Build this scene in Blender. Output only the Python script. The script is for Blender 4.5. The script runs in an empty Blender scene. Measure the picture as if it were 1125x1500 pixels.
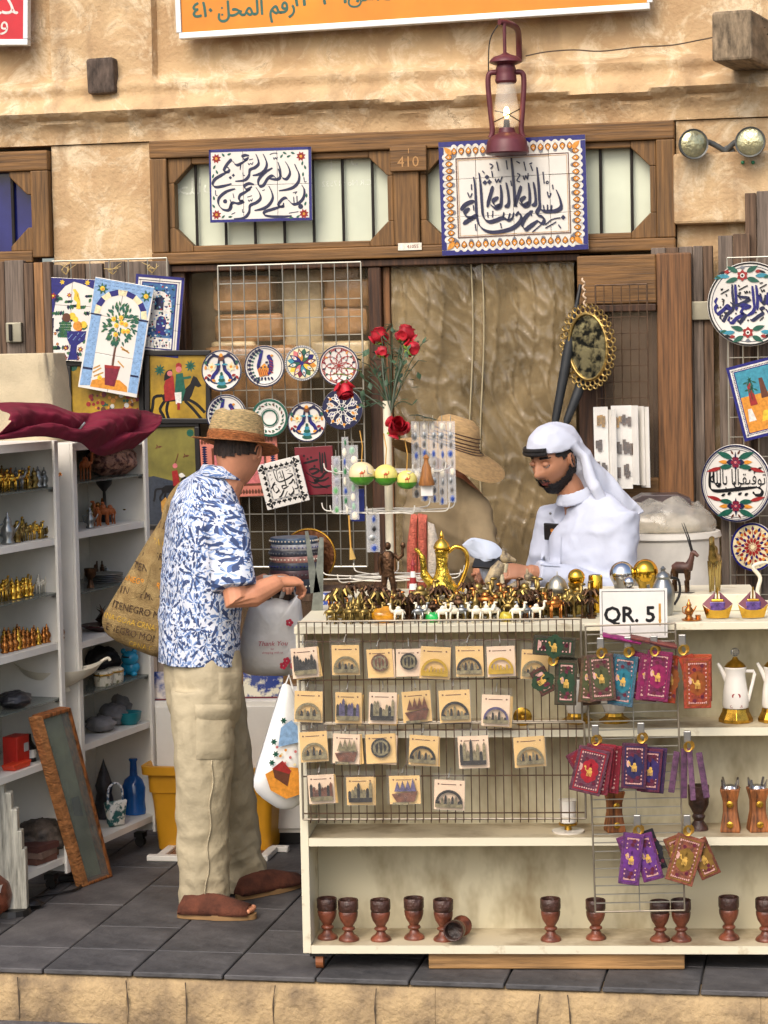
import bpy, bmesh, math, random
from math import pi, sin, cos, tan, atan2, radians, sqrt, exp
from mathutils import Vector, Matrix, Euler, noise
random.seed(7)
sc = bpy.context.scene
COL = sc.collection
V = Vector
# ------------------------------------------------------------------ camera
F, CX, CY = 3344.0, 562.5, 750.0           # focal length and centre in photo pixels (1125 x 1500)
PITCH, ROLL, CAMH = radians(3.85), -0.021, 1.94
cd = bpy.data.cameras.new('camera')
cd.sensor_fit = 'VERTICAL'; cd.sensor_height = 24; cd.lens = 24 * F / 1500
cd.clip_start = 0.1; cd.clip_end = 500
cam = bpy.data.objects.new('camera', cd); COL.objects.link(cam)
CAMR = Euler((pi / 2 - PITCH, 0, 0)).to_matrix() @ Matrix.Rotation(ROLL, 3, 'Z')
CAMP = V((0, 0, CAMH))
cam.matrix_world = Matrix.Translation(CAMP) @ CAMR.to_4x4()
sc.camera = cam
# ------------------------------------------------------------------ sky, sun, exposure
SUN_EL, SUN_AZ = radians(44), radians(205)     # light comes from behind and a little left of the camera
w = bpy.data.worlds.new('World'); sc.world = w; w.use_nodes = True
nt = w.node_tree; bgn = nt.nodes['Background']
sky = nt.nodes.new('ShaderNodeTexSky'); sky.sky_type = 'NISHITA'; sky.sun_disc = False
sky.sun_elevation = SUN_EL; sky.sun_rotation = SUN_AZ; sky.dust_density = 4.0; sky.air_density = 1.0; sky.ozone_density = 1.0
nt.links.new(sky.outputs[0], bgn.inputs[0]); bgn.inputs[1].default_value = 0.15
sd = bpy.data.lights.new('sun', 'SUN'); sd.energy = 1.0; sd.angle = radians(38); sd.color = (1.0, 0.95, 0.87)
sun = bpy.data.objects.new('sun', sd); COL.objects.link(sun)
sdir = V((sin(SUN_AZ) * cos(SUN_EL), cos(SUN_AZ) * cos(SUN_EL), sin(SUN_EL)))
sun.rotation_euler = sdir.to_track_quat('Z', 'Y').to_euler(); sun.location = (-3, -3, 8)
sc.view_settings.view_transform = 'Standard'; sc.view_settings.look = 'None'
sc.view_settings.exposure = 0.64; sc.view_settings.gamma = 1.0
sc.view_settings.use_curve_mapping = False
sc.cycles.max_bounces = 8; sc.cycles.transparent_max_bounces = 16
sc.cycles.use_denoising = True
sc.cycles.caustics_reflective = False; sc.cycles.caustics_refractive = False
# ------------------------------------------------------------------ measuring: photo pixel -> place
def ray(px, py): return CAMR @ V(((px - CX) / F, -(py - CY) / F, -1))
def P(px, py, D):
 d = ray(px, py); return CAMP + d * (D / d.y)
def onplane(px, py, p0, n):
 d = ray(px, py); return CAMP + d * ((V(p0) - CAMP).dot(V(n)) / d.dot(V(n)))
def floorpt(px, py, z=0.0): return onplane(px, py, (0, 0, z), (0, 0, 1))
def mpp(D): return D / F                    # metres per photo pixel at distance D
YAW = radians(11)                            # the shop front is turned 11 degrees, its right side nearer
WO = V((0, 9.65, 0)); WU = V((cos(YAW), -sin(YAW), 0)); WN = V((-sin(YAW), -cos(YAW), 0))
def wl(px, py, off=0.0):                     # pixel on the shop front plane (off metres proud) -> front's own x, y, z
 p = onplane(px, py, WO + WN * off, WN) - WO
 return V((p.dot(WU), -off, p.z))
def w2(x, y, z): return WO + WU * x - WN * y + V((0, 0, z))
def yaw_frame(D0, yaw, px=562):              # the same for any upright plane through the point at px, distance D0
 o = V(((px - CX) / F * D0, D0, 0)); u = V((cos(yaw), -sin(yaw), 0)); n = V((-sin(yaw), -cos(yaw), 0))
 def f(px, py, off=0.0):
  p = onplane(px, py, o + n * off, n) - o
  return V((p.dot(u), -off, p.z))
 return o, f
# ------------------------------------------------------------------ materials
MATS = {}
def lin(c):
 c = [x / 255 for x in c]
 return tuple((x / 12.92 if x <= .04045 else ((x + .055) / 1.055) ** 2.4) for x in c) + (1,)
def M(name, col, rough=.5, metal=0, var=.12, scale=9, bump=0, bscale=60, col2=None, thr=None, spec=.5, trans=0, alpha=1, emit=None, coat=0, stretch=None, sheen=0, ior=1.45):
 """a Principled material whose colour and relief come from noise"""
 if name in MATS: return MATS[name]
 m = bpy.data.materials.new(name); m.use_nodes = True; n = m.node_tree; b = n.nodes['Principled BSDF']
 L = n.links.new
 tc = n.nodes.new('ShaderNodeTexCoord'); src = tc.outputs['Object']
 if stretch:
  mp = n.nodes.new('ShaderNodeMapping'); mp.inputs['Scale'].default_value = stretch; L(src, mp.inputs[0]); src = mp.outputs[0]
 nz = n.nodes.new('ShaderNodeTexNoise'); nz.inputs['Scale'].default_value = scale; nz.inputs['Detail'].default_value = 4; nz.inputs['Roughness'].default_value = .6
 L(src, nz.inputs['Vector'])
 rp = n.nodes.new('ShaderNodeValToRGB'); c = lin(col)
 c2 = lin(col2) if col2 else tuple(x * (1 - 2.2 * var) for x in c[:3]) + (1,)
 c1 = c if col2 else tuple(min(1, x * (1 + var)) for x in c[:3]) + (1,)
 rp.color_ramp.elements[0].color = c2; rp.color_ramp.elements[1].color = c1
 a, z = thr if thr else (.28, .72)
 rp.color_ramp.elements[0].position = a; rp.color_ramp.elements[1].position = z
 L(nz.outputs['Fac'], rp.inputs[0]); L(rp.outputs[0], b.inputs['Base Color'])
 b.inputs['Roughness'].default_value = rough; b.inputs['Metallic'].default_value = metal
 b.inputs['Specular IOR Level'].default_value = spec; b.inputs['IOR'].default_value = ior
 if trans: b.inputs['Transmission Weight'].default_value = trans
 if alpha < 1: b.inputs['Alpha'].default_value = alpha
 if coat: b.inputs['Coat Weight'].default_value = coat; b.inputs['Coat Roughness'].default_value = .08
 if sheen: b.inputs['Sheen Weight'].default_value = sheen
 if emit:
  b.inputs['Emission Color'].default_value = lin(emit[:3]); b.inputs['Emission Strength'].default_value = emit[3]
 if bump:
  n2 = n.nodes.new('ShaderNodeTexNoise'); n2.inputs['Scale'].default_value = bscale; n2.inputs['Detail'].default_value = 4
  L(src, n2.inputs['Vector'])
  bp = n.nodes.new('ShaderNodeBump'); bp.inputs['Strength'].default_value = bump; bp.inputs['Distance'].default_value = .01
  L(n2.outputs['Fac'], bp.inputs['Height']); L(bp.outputs[0], b.inputs['Normal'])
 MATS[name] = m
 return m
def paint(r, g, b, rough=.3):                # glazed or printed colour
 return M('paint_%d_%d_%d' % (r, g, b), (r, g, b), rough, var=.16, scale=70)
def wood(name, col, var=.3, rough=.6, axis=2, bump=.25):
 s = [34, 34, 34]; s[axis] = 1.5
 return M(name, col, rough, var=var, scale=2.6, bump=bump, bscale=5, stretch=tuple(s))
# ------------------------------------------------------------------ mesh building
class MB:
 def __init__(s): s.v = []; s.f = []; s.m = []; s.T = None
 def add(s, vs, fs, mi=0):
  k = len(s.v)
  s.v += [tuple(s.T @ V(p)) for p in vs] if s.T is not None else [tuple(p) for p in vs]
  s.f += [tuple(i + k for i in f) for f in fs]; s.m += [mi] * len(fs); return s
 def box(s, c, d, mi=0, R=None):
  x, y, z = d[0] / 2, d[1] / 2, d[2] / 2
  vs = [V((i * x, j * y, k * z)) for i in (-1, 1) for j in (-1, 1) for k in (-1, 1)]
  if R is not None: vs = [R @ p for p in vs]
  return s.add([p + V(c) for p in vs], [(0, 1, 3, 2), (4, 6, 7, 5), (0, 4, 5, 1), (2, 3, 7, 6), (0, 2, 6, 4), (1, 5, 7, 3)], mi)
 def bx(s, x0, x1, y0, y1, z0, z1, mi=0):
  return s.box(((x0 + x1) / 2, (y0 + y1) / 2, (z0 + z1) / 2), (abs(x1 - x0), abs(y1 - y0), abs(z1 - z0)), mi)
 def lathe(s, prof, n=20, c=(0, 0, 0), mi=0, cap=True, sx=1, sy=1, wob=None, rot=None):
  vs = []; fs = []
  for i, (r, z) in enumerate(prof):
   for j in range(n):
    a = 2 * pi * j / n; q = r * (wob(a, i) if wob else 1)
    p = V((q * cos(a) * sx, q * sin(a) * sy, z))
    if rot is not None: p = rot @ p
    vs.append(p + V(c))
  k = len(prof)
  for i in range(k - 1):
   for j in range(n):
    fs.append((i * n + j, i * n + (j + 1) % n, (i + 1) * n + (j + 1) % n, (i + 1) * n + j))
  if cap:
   if prof[0][0] > 1e-5: fs.append(tuple(range(n))[::-1])
   if prof[-1][0] > 1e-5: fs.append(tuple((k - 1) * n + j for j in range(n)))
  return s.add(vs, fs, mi)
 def tube(s, pts, r, n=8, mi=0, cap=True, flat=1.0, up=None):
  pts = [V(p) for p in pts]; k = len(pts)
  rs = r if isinstance(r, (list, tuple)) else [r] * k
  vs = []; fs = []; prev = None
  for i, p in enumerate(pts):
   t = (pts[min(i + 1, k - 1)] - pts[max(i - 1, 0)]).normalized()
   if prev is None:
    a = V(up) if up else (V((0, 0, 1)) if abs(t.z) < .9 else V((0, 1, 0)))
    x = a.cross(t)
    if x.length < 1e-6: x = V((1, 0, 0)).cross(t)
    x.normalize()
   else:
    x = prev - t * prev.dot(t)
    if x.length < 1e-6: x = V((1, 0, 0))
    x.normalize()
   prev = x; y = t.cross(x); q = rs[i]
   rx, ry = (q if isinstance(q, (list, tuple)) else (q, q * flat))
   for j in range(n):
    a = 2 * pi * j / n
    vs.append(p + x * (rx * cos(a)) + y * (ry * sin(a)))
  for i in range(k - 1):
   for j in range(n):
    fs.append((i * n + j, i * n + (j + 1) % n, (i + 1) * n + (j + 1) % n, (i + 1) * n + j))
  if cap: fs += [tuple(range(n))[::-1], tuple((k - 1) * n + j for j in range(n))]
  return s.add(vs, fs, mi)
 def sph(s, c, r, n=14, m=9, mi=0, R=None):
  r = r if isinstance(r, (list, tuple)) else (r, r, r)
  vs = []; fs = []
  for i in range(m + 1):
   t = pi * i / m
   for j in range(n):
    a = 2 * pi * j / n; p = V((r[0] * sin(t) * cos(a), r[1] * sin(t) * sin(a), r[2] * cos(t)))
    if R is not None: p = R @ p
    vs.append(p + V(c))
  for i in range(m):
   for j in range(n): fs.append((i * n + j, (i + 1) * n + j, (i + 1) * n + (j + 1) % n, i * n + (j + 1) % n))
  return s.add(vs, fs, mi)
 def prism(s, poly, y0, y1, mi=0):         # outline in x,z pushed through y0..y1
  n = len(poly)
  ar = sum(poly[i][0] * poly[(i + 1) % n][1] - poly[(i + 1) % n][0] * poly[i][1] for i in range(n))
  if ar < 0: poly = poly[::-1]
  vs = [(x, y0, z) for x, z in poly] + [(x, y1, z) for x, z in poly]
  fs = [tuple(range(n)), tuple(range(2 * n - 1, n - 1, -1))] + [(i, n + i, n + (i + 1) % n, (i + 1) % n) for i in range(n)]
  return s.add(vs, fs, mi)
 def flat(s, poly, y=0, mi=0):
  n = len(poly)
  ar = sum(poly[i][0] * poly[(i + 1) % n][1] - poly[(i + 1) % n][0] * poly[i][1] for i in range(n))
  if ar < 0: poly = poly[::-1]
  return s.add([(x, y, z) for x, z in poly], [tuple(range(n))], mi)
 def disc(s, c, r, y=0, mi=0, n=24, rz=None):
  return s.flat([(c[0] + r * cos(2 * pi * i / n), c[1] + (rz or r) * sin(2 * pi * i / n)) for i in range(n)], y, mi)
 def ring(s, c, r0, r1, y=0, mi=0, n=40, k=1.0):
  vs = []
  for i in range(n):
   a = 2 * pi * i / n
   vs += [(c[0] + r0 * cos(a), y, c[1] + k * r0 * sin(a)), (c[0] + r1 * cos(a), y, c[1] + k * r1 * sin(a))]
  return s.add(vs, [(2 * i, 2 * i + 1, (2 * i + 3) % (2 * n), (2 * i + 2) % (2 * n)) for i in range(n)], mi)
 def leaf(s, p, ang, l, wd, y=0, mi=0, k=6):   # pointed leaf from p along ang
  up = []; dn = []
  for i in range(k + 1):
   t = i / k; h = wd * sin(pi * t ** .8) / 2
   for lst, g in ((up, h), (dn, -h)):
    lst.append((p[0] + l * t * cos(ang) - g * sin(ang), p[1] + l * t * sin(ang) + g * cos(ang)))
  return s.flat(up + dn[-2:0:-1], y, mi)
 def stroke(s, pts, wd, y=0, mi=0):
  n = len(pts); vs = []
  for i, p in enumerate(pts):
   a, b = pts[max(0, i - 1)], pts[min(n - 1, i + 1)]
   dx, dz = b[0] - a[0], b[1] - a[1]; l = sqrt(dx * dx + dz * dz) or 1
   h = (wd[i] if isinstance(wd, (list, tuple)) else wd) / 2
   vs += [(p[0] - dz / l * h, y, p[1] + dx / l * h), (p[0] + dz / l * h, y, p[1] - dx / l * h)]
  return s.add(vs, [(2 * i, 2 * i + 1, 2 * i + 3, 2 * i + 2) for i in range(n - 1)], mi)
 def nib(s, pts, nx, nz, y=0, mi=0, hair=.0):   # broad-nib pen stroke
  pts = smooth(pts, 5); n = len(pts); vs = []
  for i, p in enumerate(pts):
   t = i / (n - 1); k = min(1, .35 + 4 * t, .25 + 4 * (1 - t)) / 2
   a, b = pts[max(0, i - 1)], pts[min(n - 1, i + 1)]
   dx, dz = b[0] - a[0], b[1] - a[1]; l = sqrt(dx * dx + dz * dz) or 1
   ox, oz = nx * k - dz / l * hair, nz * k + dx / l * hair
   if (-dz * nx + dx * nz) < 0: ox, oz = nx * k + dz / l * hair, nz * k - dx / l * hair
   vs += [(p[0] + ox, y, p[1] + oz), (p[0] - ox, y, p[1] - oz)]
  return s.add(vs, [(2 * i, 2 * i + 1, 2 * i + 3, 2 * i + 2) for i in range(n - 1)], mi)
 def text(s, t, size, x=0, z=0, y=0, mi=0, sx=1, sz=1, rot=0, align='C', shear=0, bold=0):
  if bold:
   for i, (a, c) in enumerate(((bold, 0), (-bold, 0), (0, bold), (0, -bold))): s.text(t, size, x + a, z + c, y - .00005 * i - .00005, mi, sx, sz, rot, align, shear)
  vs, fs, w_ = textmesh(t)
  ox = {'C': -w_ / 2, 'L': 0, 'R': -w_}[align]; c, q = cos(rot), sin(rot); out = []
  for (a, b) in vs:
   a, b = (a + ox + shear * b) * size * sx, b * size * sz
   out.append((x + a * c - b * q, y, z + a * q + b * c))
  return s.add(out, fs, mi)
 def mesh(s, name):
  m = bpy.data.meshes.new(name); m.from_pydata(s.v, [], s.f); return m
 def build(s, name, mats, parent=None, loc=None, rot=None, smooth=None, bev=0, kind=None, mw=None):
  m = s.mesh(name)
  for q in (mats if isinstance(mats, (list, tuple)) else [mats]): m.materials.append(q)
  if len(m.materials) > 1: m.polygons.foreach_set('material_index', s.m)
  if smooth is not None:
   m.polygons.foreach_set('use_smooth', [True] * len(m.polygons)); m.set_sharp_from_angle(angle=radians(smooth))
  o = bpy.data.objects.new(name, m); COL.objects.link(o); o.parent = parent
  if loc is not None: o.location = loc
  if rot is not None: o.rotation_euler = rot if isinstance(rot, (tuple, list, Euler)) else (0, 0, rot)
  if mw is not None: o.matrix_world = mw
  if bev:
   md = o.modifiers.new('bevel', 'BEVEL'); md.width = bev; md.segments = 2; md.limit_method = 'ANGLE'; md.angle_limit = radians(40)
  if kind: o['kind'] = kind
  return o
def smooth(pts, k=4):                          # Catmull-Rom through the points (2-D or 3-D)
 if len(pts) < 3: return list(pts)
 out = []; n = len(pts)
 for i in range(n - 1):
  p0, p1, p2, p3 = pts[max(0, i - 1)], pts[i], pts[i + 1], pts[min(n - 1, i + 2)]
  for j in range(k):
   t = j / k
   out.append(tuple(.5 * (2 * b + (c - a) * t + (2 * a - 5 * b + 4 * c - d) * t * t + (3 * b - a - 3 * c + d) * t ** 3) for a, b, c, d in zip(p0, p1, p2, p3)))
 out.append(tuple(pts[-1])); return out
TXT = {}
def textmesh(t):
 if t in TXT: return TXT[t]
 c = bpy.data.curves.new('txt', 'FONT'); c.body = t; c.size = 1; c.resolution_u = 2
 o = bpy.data.objects.new('txt', c); m = bpy.data.meshes.new_from_object(o)
 vs = [(v.co.x, v.co.y) for v in m.vertices]; fs = [tuple(p.vertices) for p in m.polygons]
 w_ = max([a for a, b in vs] or [0])
 bpy.data.objects.remove(o); bpy.data.curves.remove(c); bpy.data.meshes.remove(m)
 TXT[t] = (vs, fs, w_); return TXT[t]
# Arabic letters: isolated form code, number of forms (2: does not join to the next letter)
AR = {'ا': (0xFE8D, 2), 'ب': (0xFE8F, 4), 'ت': (0xFE95, 4), 'ج': (0xFE9D, 4), 'ح': (0xFEA1, 4), 'خ': (0xFEA5, 4), 'د': (0xFEA9, 2), 'ر': (0xFEAD, 2), 'س': (0xFEB1, 4), 'ش': (0xFEB5, 4),
      'ع': (0xFEC9, 4), 'ف': (0xFED1, 4), 'ق': (0xFED5, 4), 'ك': (0xFED9, 4), 'ل': (0xFEDD, 4), 'م': (0xFEE1, 4), 'ن': (0xFEE5, 4), 'ه': (0xFEE9, 4), 'و': (0xFEED, 2), 'ي': (0xFEF1, 4), 'ى': (0xFEEF, 2), 'ة': (0xFE93, 2), 'ء': (0xFE80, 1)}
def ar(t):
 out = []
 for i, ch in enumerate(t):
  if ch not in AR: out.append(ch); continue
  code, n = AR[ch]
  pj = i > 0 and t[i - 1] in AR and AR[t[i - 1]][1] == 4 and n > 1
  nj = n == 4 and i + 1 < len(t) and t[i + 1] in AR and AR[t[i + 1]][1] > 1
  out.append(chr(code + (3 if pj and nj else 2 if nj else 1 if pj else 0)))
 return ''.join(out[::-1])
# ------------------------------------------------------------------ things
def tag(o, label, cat=None, group=None, kind=None):
 if label: o['label'] = label
 if cat: o['category'] = cat
 if group: o['group'] = group
 if kind: o['kind'] = kind
 return o
def thing(name, label, cat, loc=(0, 0, 0), rot=0, group=None):
 o = bpy.data.objects.new(name, None); o.empty_display_size = .05; COL.objects.link(o)
 o.location = loc; o.rotation_euler = rot if isinstance(rot, (tuple, list, Euler)) else (0, 0, rot)
 return tag(o, label, cat, group)
def copy_tree(o, parent=None):
 c = o.copy(); COL.objects.link(c); c.parent = parent
 for ch in list(o.children): copy_tree(ch, c)
 return c
def place(proto, used, loc, rot=None, scale=None, label=None):
 """the first call moves the thing that was built, later calls copy it with its parts"""
 o = proto if not used else copy_tree(proto)
 used.append(o); o.location = loc
 if rot is not None: o.rotation_euler = rot if isinstance(rot, (tuple, list, Euler)) else (0, 0, rot)
 if scale is not None: o.scale = scale if isinstance(scale, (tuple, list)) else (scale,) * 3
 if label: o['label'] = label
 return o
def nz(x, y=0, z=0): return noise.noise(V((x, y, z)))
def rj(a): return random.uniform(-a, a)
# ================================================================== SETTING: road, kerb, pavement
m_slate = M('slate_paving', (86, 84, 84), .6, scale=4.5, bump=.5, bscale=34, col2=(58, 57, 58), thr=(.36, .62))
m_slate2 = M('slate_paving_worn', (96, 93, 92), .58, scale=3.5, bump=.4, bscale=35, col2=(64, 62, 63), thr=(.36, .6))
m_grout = M('paving_grout', (78, 75, 72), .9, var=.2, scale=20)
m_road = M('road_asphalt', (98, 95, 95), .85, var=.2, scale=30, bump=.5, bscale=220)
m_kerb = M('kerb_paint', (178, 152, 112), .85, scale=9, bump=1, bscale=50, col2=(112, 95, 74), thr=(.3, .6))
m_kdirt = M('kerb_grime', (92, 78, 62), .9, var=.3, scale=25, bump=.4, bscale=80)
# kerb line in the front's own frame
k0 = floorpt(0, 1420); k1 = floorpt(1125, 1452)
KY = ((k0 - WO).dot(-WN) + (k1 - WO).dot(-WN)) / 2          # local y of the kerb edge (negative = toward the camera)
BROT = (0, 0, -YAW)
o = MB().bx(-30, 30, KY - 40, KY - .02, -.36, -.165).build('road', m_road, loc=WO, rot=BROT); tag(o, None, kind='structure')
o = MB().bx(-12, 12, KY + .13, 3.2, -.3, -.012).build('pavement', m_grout, loc=WO, rot=BROT); tag(o, None, kind='structure')
PAVE = o
rt = random.Random(3); meshes = {}
def tile(x0, x1, y0, y1):
 key = (round(x1 - x0, 2), round(y1 - y0, 2), rt.randint(0, 2))
 if key not in meshes:
  b = MB(); a, d = x1 - x0, y1 - y0; t = rt.uniform(-.0012, .0012)
  b.box((a / 2, d / 2, -.008 + t), (a - .006, d - .006, .016))
  m = b.mesh('paving_tile'); m.materials.append(m_slate if key[2] else m_slate2); meshes[key] = m
 q = bpy.data.objects.new('paving_tile', meshes[key]); COL.objects.link(q); q.parent = PAVE
 q.location = (x0, y0, 0); md = q.modifiers.new('bevel', 'BEVEL'); md.width = .003; md.segments = 1
XO = (floorpt(100, 1390) - WO).dot(WU)
for i in range(-7, 13):
 x0 = XO + (i) * .3
 tile(x0, x0 + .3, KY, KY + .27)
 y = KY + .27 + (-.0 if i % 2 else -.3)
 while y < .2:
  a = max(y, KY + .27)
  tile(x0, x0 + .3, a, min(y + .6, .3)); y += .6
kerb = thing('kerb', None, None, WO, BROT); kerb['kind'] = 'structure'; del_ = None
for i in range(-4, 6):
 b = MB(); x0 = (floorpt(185, 1424) - WO).dot(WU) + i * 1.0012; n = 34; L = 1.0
 prof = [(.128, -.017), (.03, -.0175), (.012, -.022), (.003, -.036), (-.004, -.07), (-.006, -.12), (-.006, -.19)]
 vs = []; fs = []
 for j in range(n + 1):
  for k, (y, z) in enumerate(prof):
   x = x0 + L * j / n
   g = nz(x * 7, k * .7, 3) * .006 + nz(x * 25, k * 1.3) * .003
   vs.append((x, KY + y + (g if k > 0 else 0), z + (g * .7 if 0 < k < 4 else 0)))
 c = len(prof)
 for j in range(n):
  for k in range(c - 1): fs.append((j * c + k, j * c + k + 1, (j + 1) * c + k + 1, (j + 1) * c + k))
 fs += [tuple(range(c))[::-1], tuple(n * c + k for k in range(c))]
 b.add(vs, fs); b.build('kerb_stone', m_kerb, kerb, smooth=60)
b = MB()
for (x, dz) in ((185, 0), (275, .02), (410, 0), (20, .03), (560, .05), (800, .04), (840, .01)):   # cracks down the kerb face
 xx = (floorpt(x, 1424) - WO).dot(WU); pts = [(xx + nz(x, t * 5) * .02, KY - .0075 - .004 * (t > .02), -.025 - t) for t in (0, .03, .06, .1, .14)]
 b.tube(pts, [.002, .0015, .003, .0015, .001], 5)
tag(b.build('kerb_crack', m_kdirt, kerb), None, kind='stuff')
# ================================================================== SHOP BUILDING
m_plast = M('ochre_plaster', (204, 174, 132), .92, scale=3.4, bump=.6, bscale=60, col2=(174, 142, 104), thr=(.32, .64))
def plaster_mix(m):                       # pale lime patches, streaks and fine cracks on the plaster
 n = m.node_tree; L = n.links.new; b = n.nodes['Principled BSDF']
 base = b.inputs['Base Color'].links[0].from_socket; tc = [q for q in n.nodes if q.type == 'TEX_COORD'][0]
 z1 = n.nodes.new('ShaderNodeTexNoise'); z1.inputs['Scale'].default_value = 5.5; z1.inputs['Detail'].default_value = 9; z1.inputs['Roughness'].default_value = .72; z1.inputs['Distortion'].default_value = .8
 L(tc.outputs['Object'], z1.inputs[0])
 r1 = n.nodes.new('ShaderNodeValToRGB'); r1.color_ramp.elements[0].position = .49; r1.color_ramp.elements[1].position = .62
 L(z1.outputs['Fac'], r1.inputs[0])
 mx = n.nodes.new('ShaderNodeMix'); mx.data_type = 'RGBA'; mx.inputs['B'].default_value = lin((228, 208, 174)); L(base, mx.inputs['A'])
 k = n.nodes.new('ShaderNodeMath'); k.operation = 'MULTIPLY'; k.inputs[1].default_value = .75; L(r1.outputs[0], k.inputs[0]); L(k.outputs[0], mx.inputs['Factor'])
 mp = n.nodes.new('ShaderNodeMapping'); mp.inputs['Scale'].default_value = (9, 9, 1.1); L(tc.outputs['Object'], mp.inputs[0])
 z2 = n.nodes.new('ShaderNodeTexNoise'); z2.inputs['Scale'].default_value = 1.0; z2.inputs['Detail'].default_value = 6; L(mp.outputs[0], z2.inputs[0])
 r2 = n.nodes.new('ShaderNodeValToRGB'); r2.color_ramp.elements[0].position = .56; r2.color_ramp.elements[1].position = .78
 L(z2.outputs['Fac'], r2.inputs[0])
 m2 = n.nodes.new('ShaderNodeMix'); m2.data_type = 'RGBA'; m2.inputs['B'].default_value = lin((132, 106, 80)); L(mx.outputs['Result'], m2.inputs['A'])
 k2 = n.nodes.new('ShaderNodeMath'); k2.operation = 'MULTIPLY'; k2.inputs[1].default_value = .6; L(r2.outputs[0], k2.inputs[0]); L(k2.outputs[0], m2.inputs['Factor'])
 wz = n.nodes.new('ShaderNodeMix'); wz.data_type = 'RGBA'; wz.blend_type = 'LINEAR_LIGHT'; wz.inputs['Factor'].default_value = .16; L(tc.outputs['Object'], wz.inputs['A']); L(z1.outputs['Color'], wz.inputs['B'])
 vo = n.nodes.new('ShaderNodeTexVoronoi'); vo.feature = 'DISTANCE_TO_EDGE'; vo.inputs['Scale'].default_value = 2.6; L(wz.outputs['Result'], vo.inputs['Vector'])
 r3 = n.nodes.new('ShaderNodeValToRGB'); r3.color_ramp.elements[0].position = .0; r3.color_ramp.elements[0].color = (.75, .75, .75, 1); r3.color_ramp.elements[1].position = .012; r3.color_ramp.elements[1].color = (0, 0, 0, 1); L(vo.outputs['Distance'], r3.inputs[0])
 kk = n.nodes.new('ShaderNodeMath'); kk.operation = 'MULTIPLY'; L(r3.outputs[0], kk.inputs[0]); L(r1.outputs[0], kk.inputs[1])
 m3 = n.nodes.new('ShaderNodeMix'); m3.data_type = 'RGBA'; m3.inputs['B'].default_value = lin((104, 78, 52)); L(m2.outputs['Result'], m3.inputs['A']); L(kk.outputs[0], m3.inputs['Factor'])
 L(m3.outputs['Result'], b.inputs['Base Color'])
plaster_mix(m_plast)
m_wd = wood('brown_joinery', (120, 86, 46), .32)
m_wdh = wood('brown_joinery_cross', (124, 88, 46), .32, axis=0)
m_wdk = wood('dark_joinery', (78, 50, 30), .38)
m_wdo = wood('orange_joinery', (122, 82, 46), .36)
m_grey = wood('weathered_timber', (120, 106, 94), .3, .85)
m_greyd = wood('weathered_timber_brown', (106, 84, 66), .36, .85)
m_frost = M('frosted_pane', (206, 212, 190), .28, var=.1, scale=2, spec=.5)
m_blue = M('blue_pane', (34, 40, 104), .12, var=.25, scale=3)
m_glass = M('window_glass', (150, 132, 104), .1, var=.3, scale=3, alpha=.13, spec=.8)
m_iron = M('dark_iron', (46, 40, 36), .5, .4, var=.2)
m_int = M('shop_interior', (112, 92, 68), .9, var=.3, scale=2)
BLD = thing('shop_building', 'ochre plastered shop front with brown timber doors and transom windows', 'building', WO, BROT)
ZT = wl(600, 193).z; ZB = wl(600, 378).z              # transom window top and bottom
XA = wl(225, 300).x; XB = wl(990, 300).x; XN = wl(75, 300).x; ZN = wl(40, 222).z
XP0, XP1 = wl(72, 60).x, wl(222, 60).x
zr = wl(600, 100).z; zc = wl(600, 146).z
def hgt(x, z):
 h = nz(x * 1.7, z * 1.7, 5) * .022 + nz(x * 6, z * 6, 1) * .007 + nz(x * 19, z * 24, 2) * .003
 zz = zr + nz(x * 2.1, 7) * .012
 up = 1 / (1 + exp(-(z - zz) / .006))
 rec = -.045 * up
 if XP0 < x < XP1: rec *= .15
 ed = exp(-((z - zr + .02) / .03) ** 2) * .022
 zcc = zc + nz(x * 1.3, 11) * .018
 t = (z - zcc) / .05
 cor = .055 * exp(-t * t) * (1 + .35 * nz(x * 5, 3)) + (.018 if t < 0 and t > -1 else 0) * (1 + t)
 crack = -.026 * exp(-((z - zcc + .035 + nz(x * 4, 21) * .02) / .006) ** 2)
 crust = (.012 * abs(nz(x * 9, z * 13, 31)) + .008 * abs(nz(x * 27, z * 34, 8))) * exp(-((z - zcc + .01) / .13) ** 2)
 return h + rec + ed + cor + crack + crust + .0025 * abs(nz(x * 40, z * 40, 6))
def patch(x0, x1, z0, z1, st, name, hf=hgt, thick=.35):
 nx, nzz = max(2, int((x1 - x0) / st)), max(2, int((z1 - z0) / st)); vs = []; fs = []
 for j in range(nzz + 1):
  for i in range(nx + 1):
   x = x0 + (x1 - x0) * i / nx; z = z0 + (z1 - z0) * j / nzz
   vs.append((x, -hf(x, z), z))
 for j in range(nzz):
  for i in range(nx):
   a = j * (nx + 1) + i; fs.append((a, a + 1, a + nx + 2, a + nx + 1))
 b = MB(); b.add(vs, fs); k = len(vs)
 rim = [i for i in range(nx + 1)] + [j * (nx + 1) + nx for j in range(1, nzz + 1)] + [nzz * (nx + 1) + i for i in range(nx - 1, -1, -1)] + [j * (nx + 1) for j in range(nzz - 1, 0, -1)]
 back = []
 for i in rim: back.append(len(b.v)); b.v.append((vs[i][0], thick, vs[i][2]))
 for q in range(len(rim)):
  r = (q + 1) % len(rim); b.f.append((rim[q], back[q], back[r], rim[r])); b.m.append(0)
 b.f.append(tuple(back)); b.m.append(0)
 return b.build(name, m_plast, BLD, smooth=50)
patch(-2.9, 2.9, ZT + .004, 3.75, .014, 'upper_wall')
MB().bx(-9, -2.904, -.0, .35, -.1, 4.6).bx(2.904, 9, 0, .35, -.1, 4.6).bx(-2.9, 2.9, .02, .35, 3.754, 4.6).build('outer_wall', m_plast, BLD)
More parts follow.
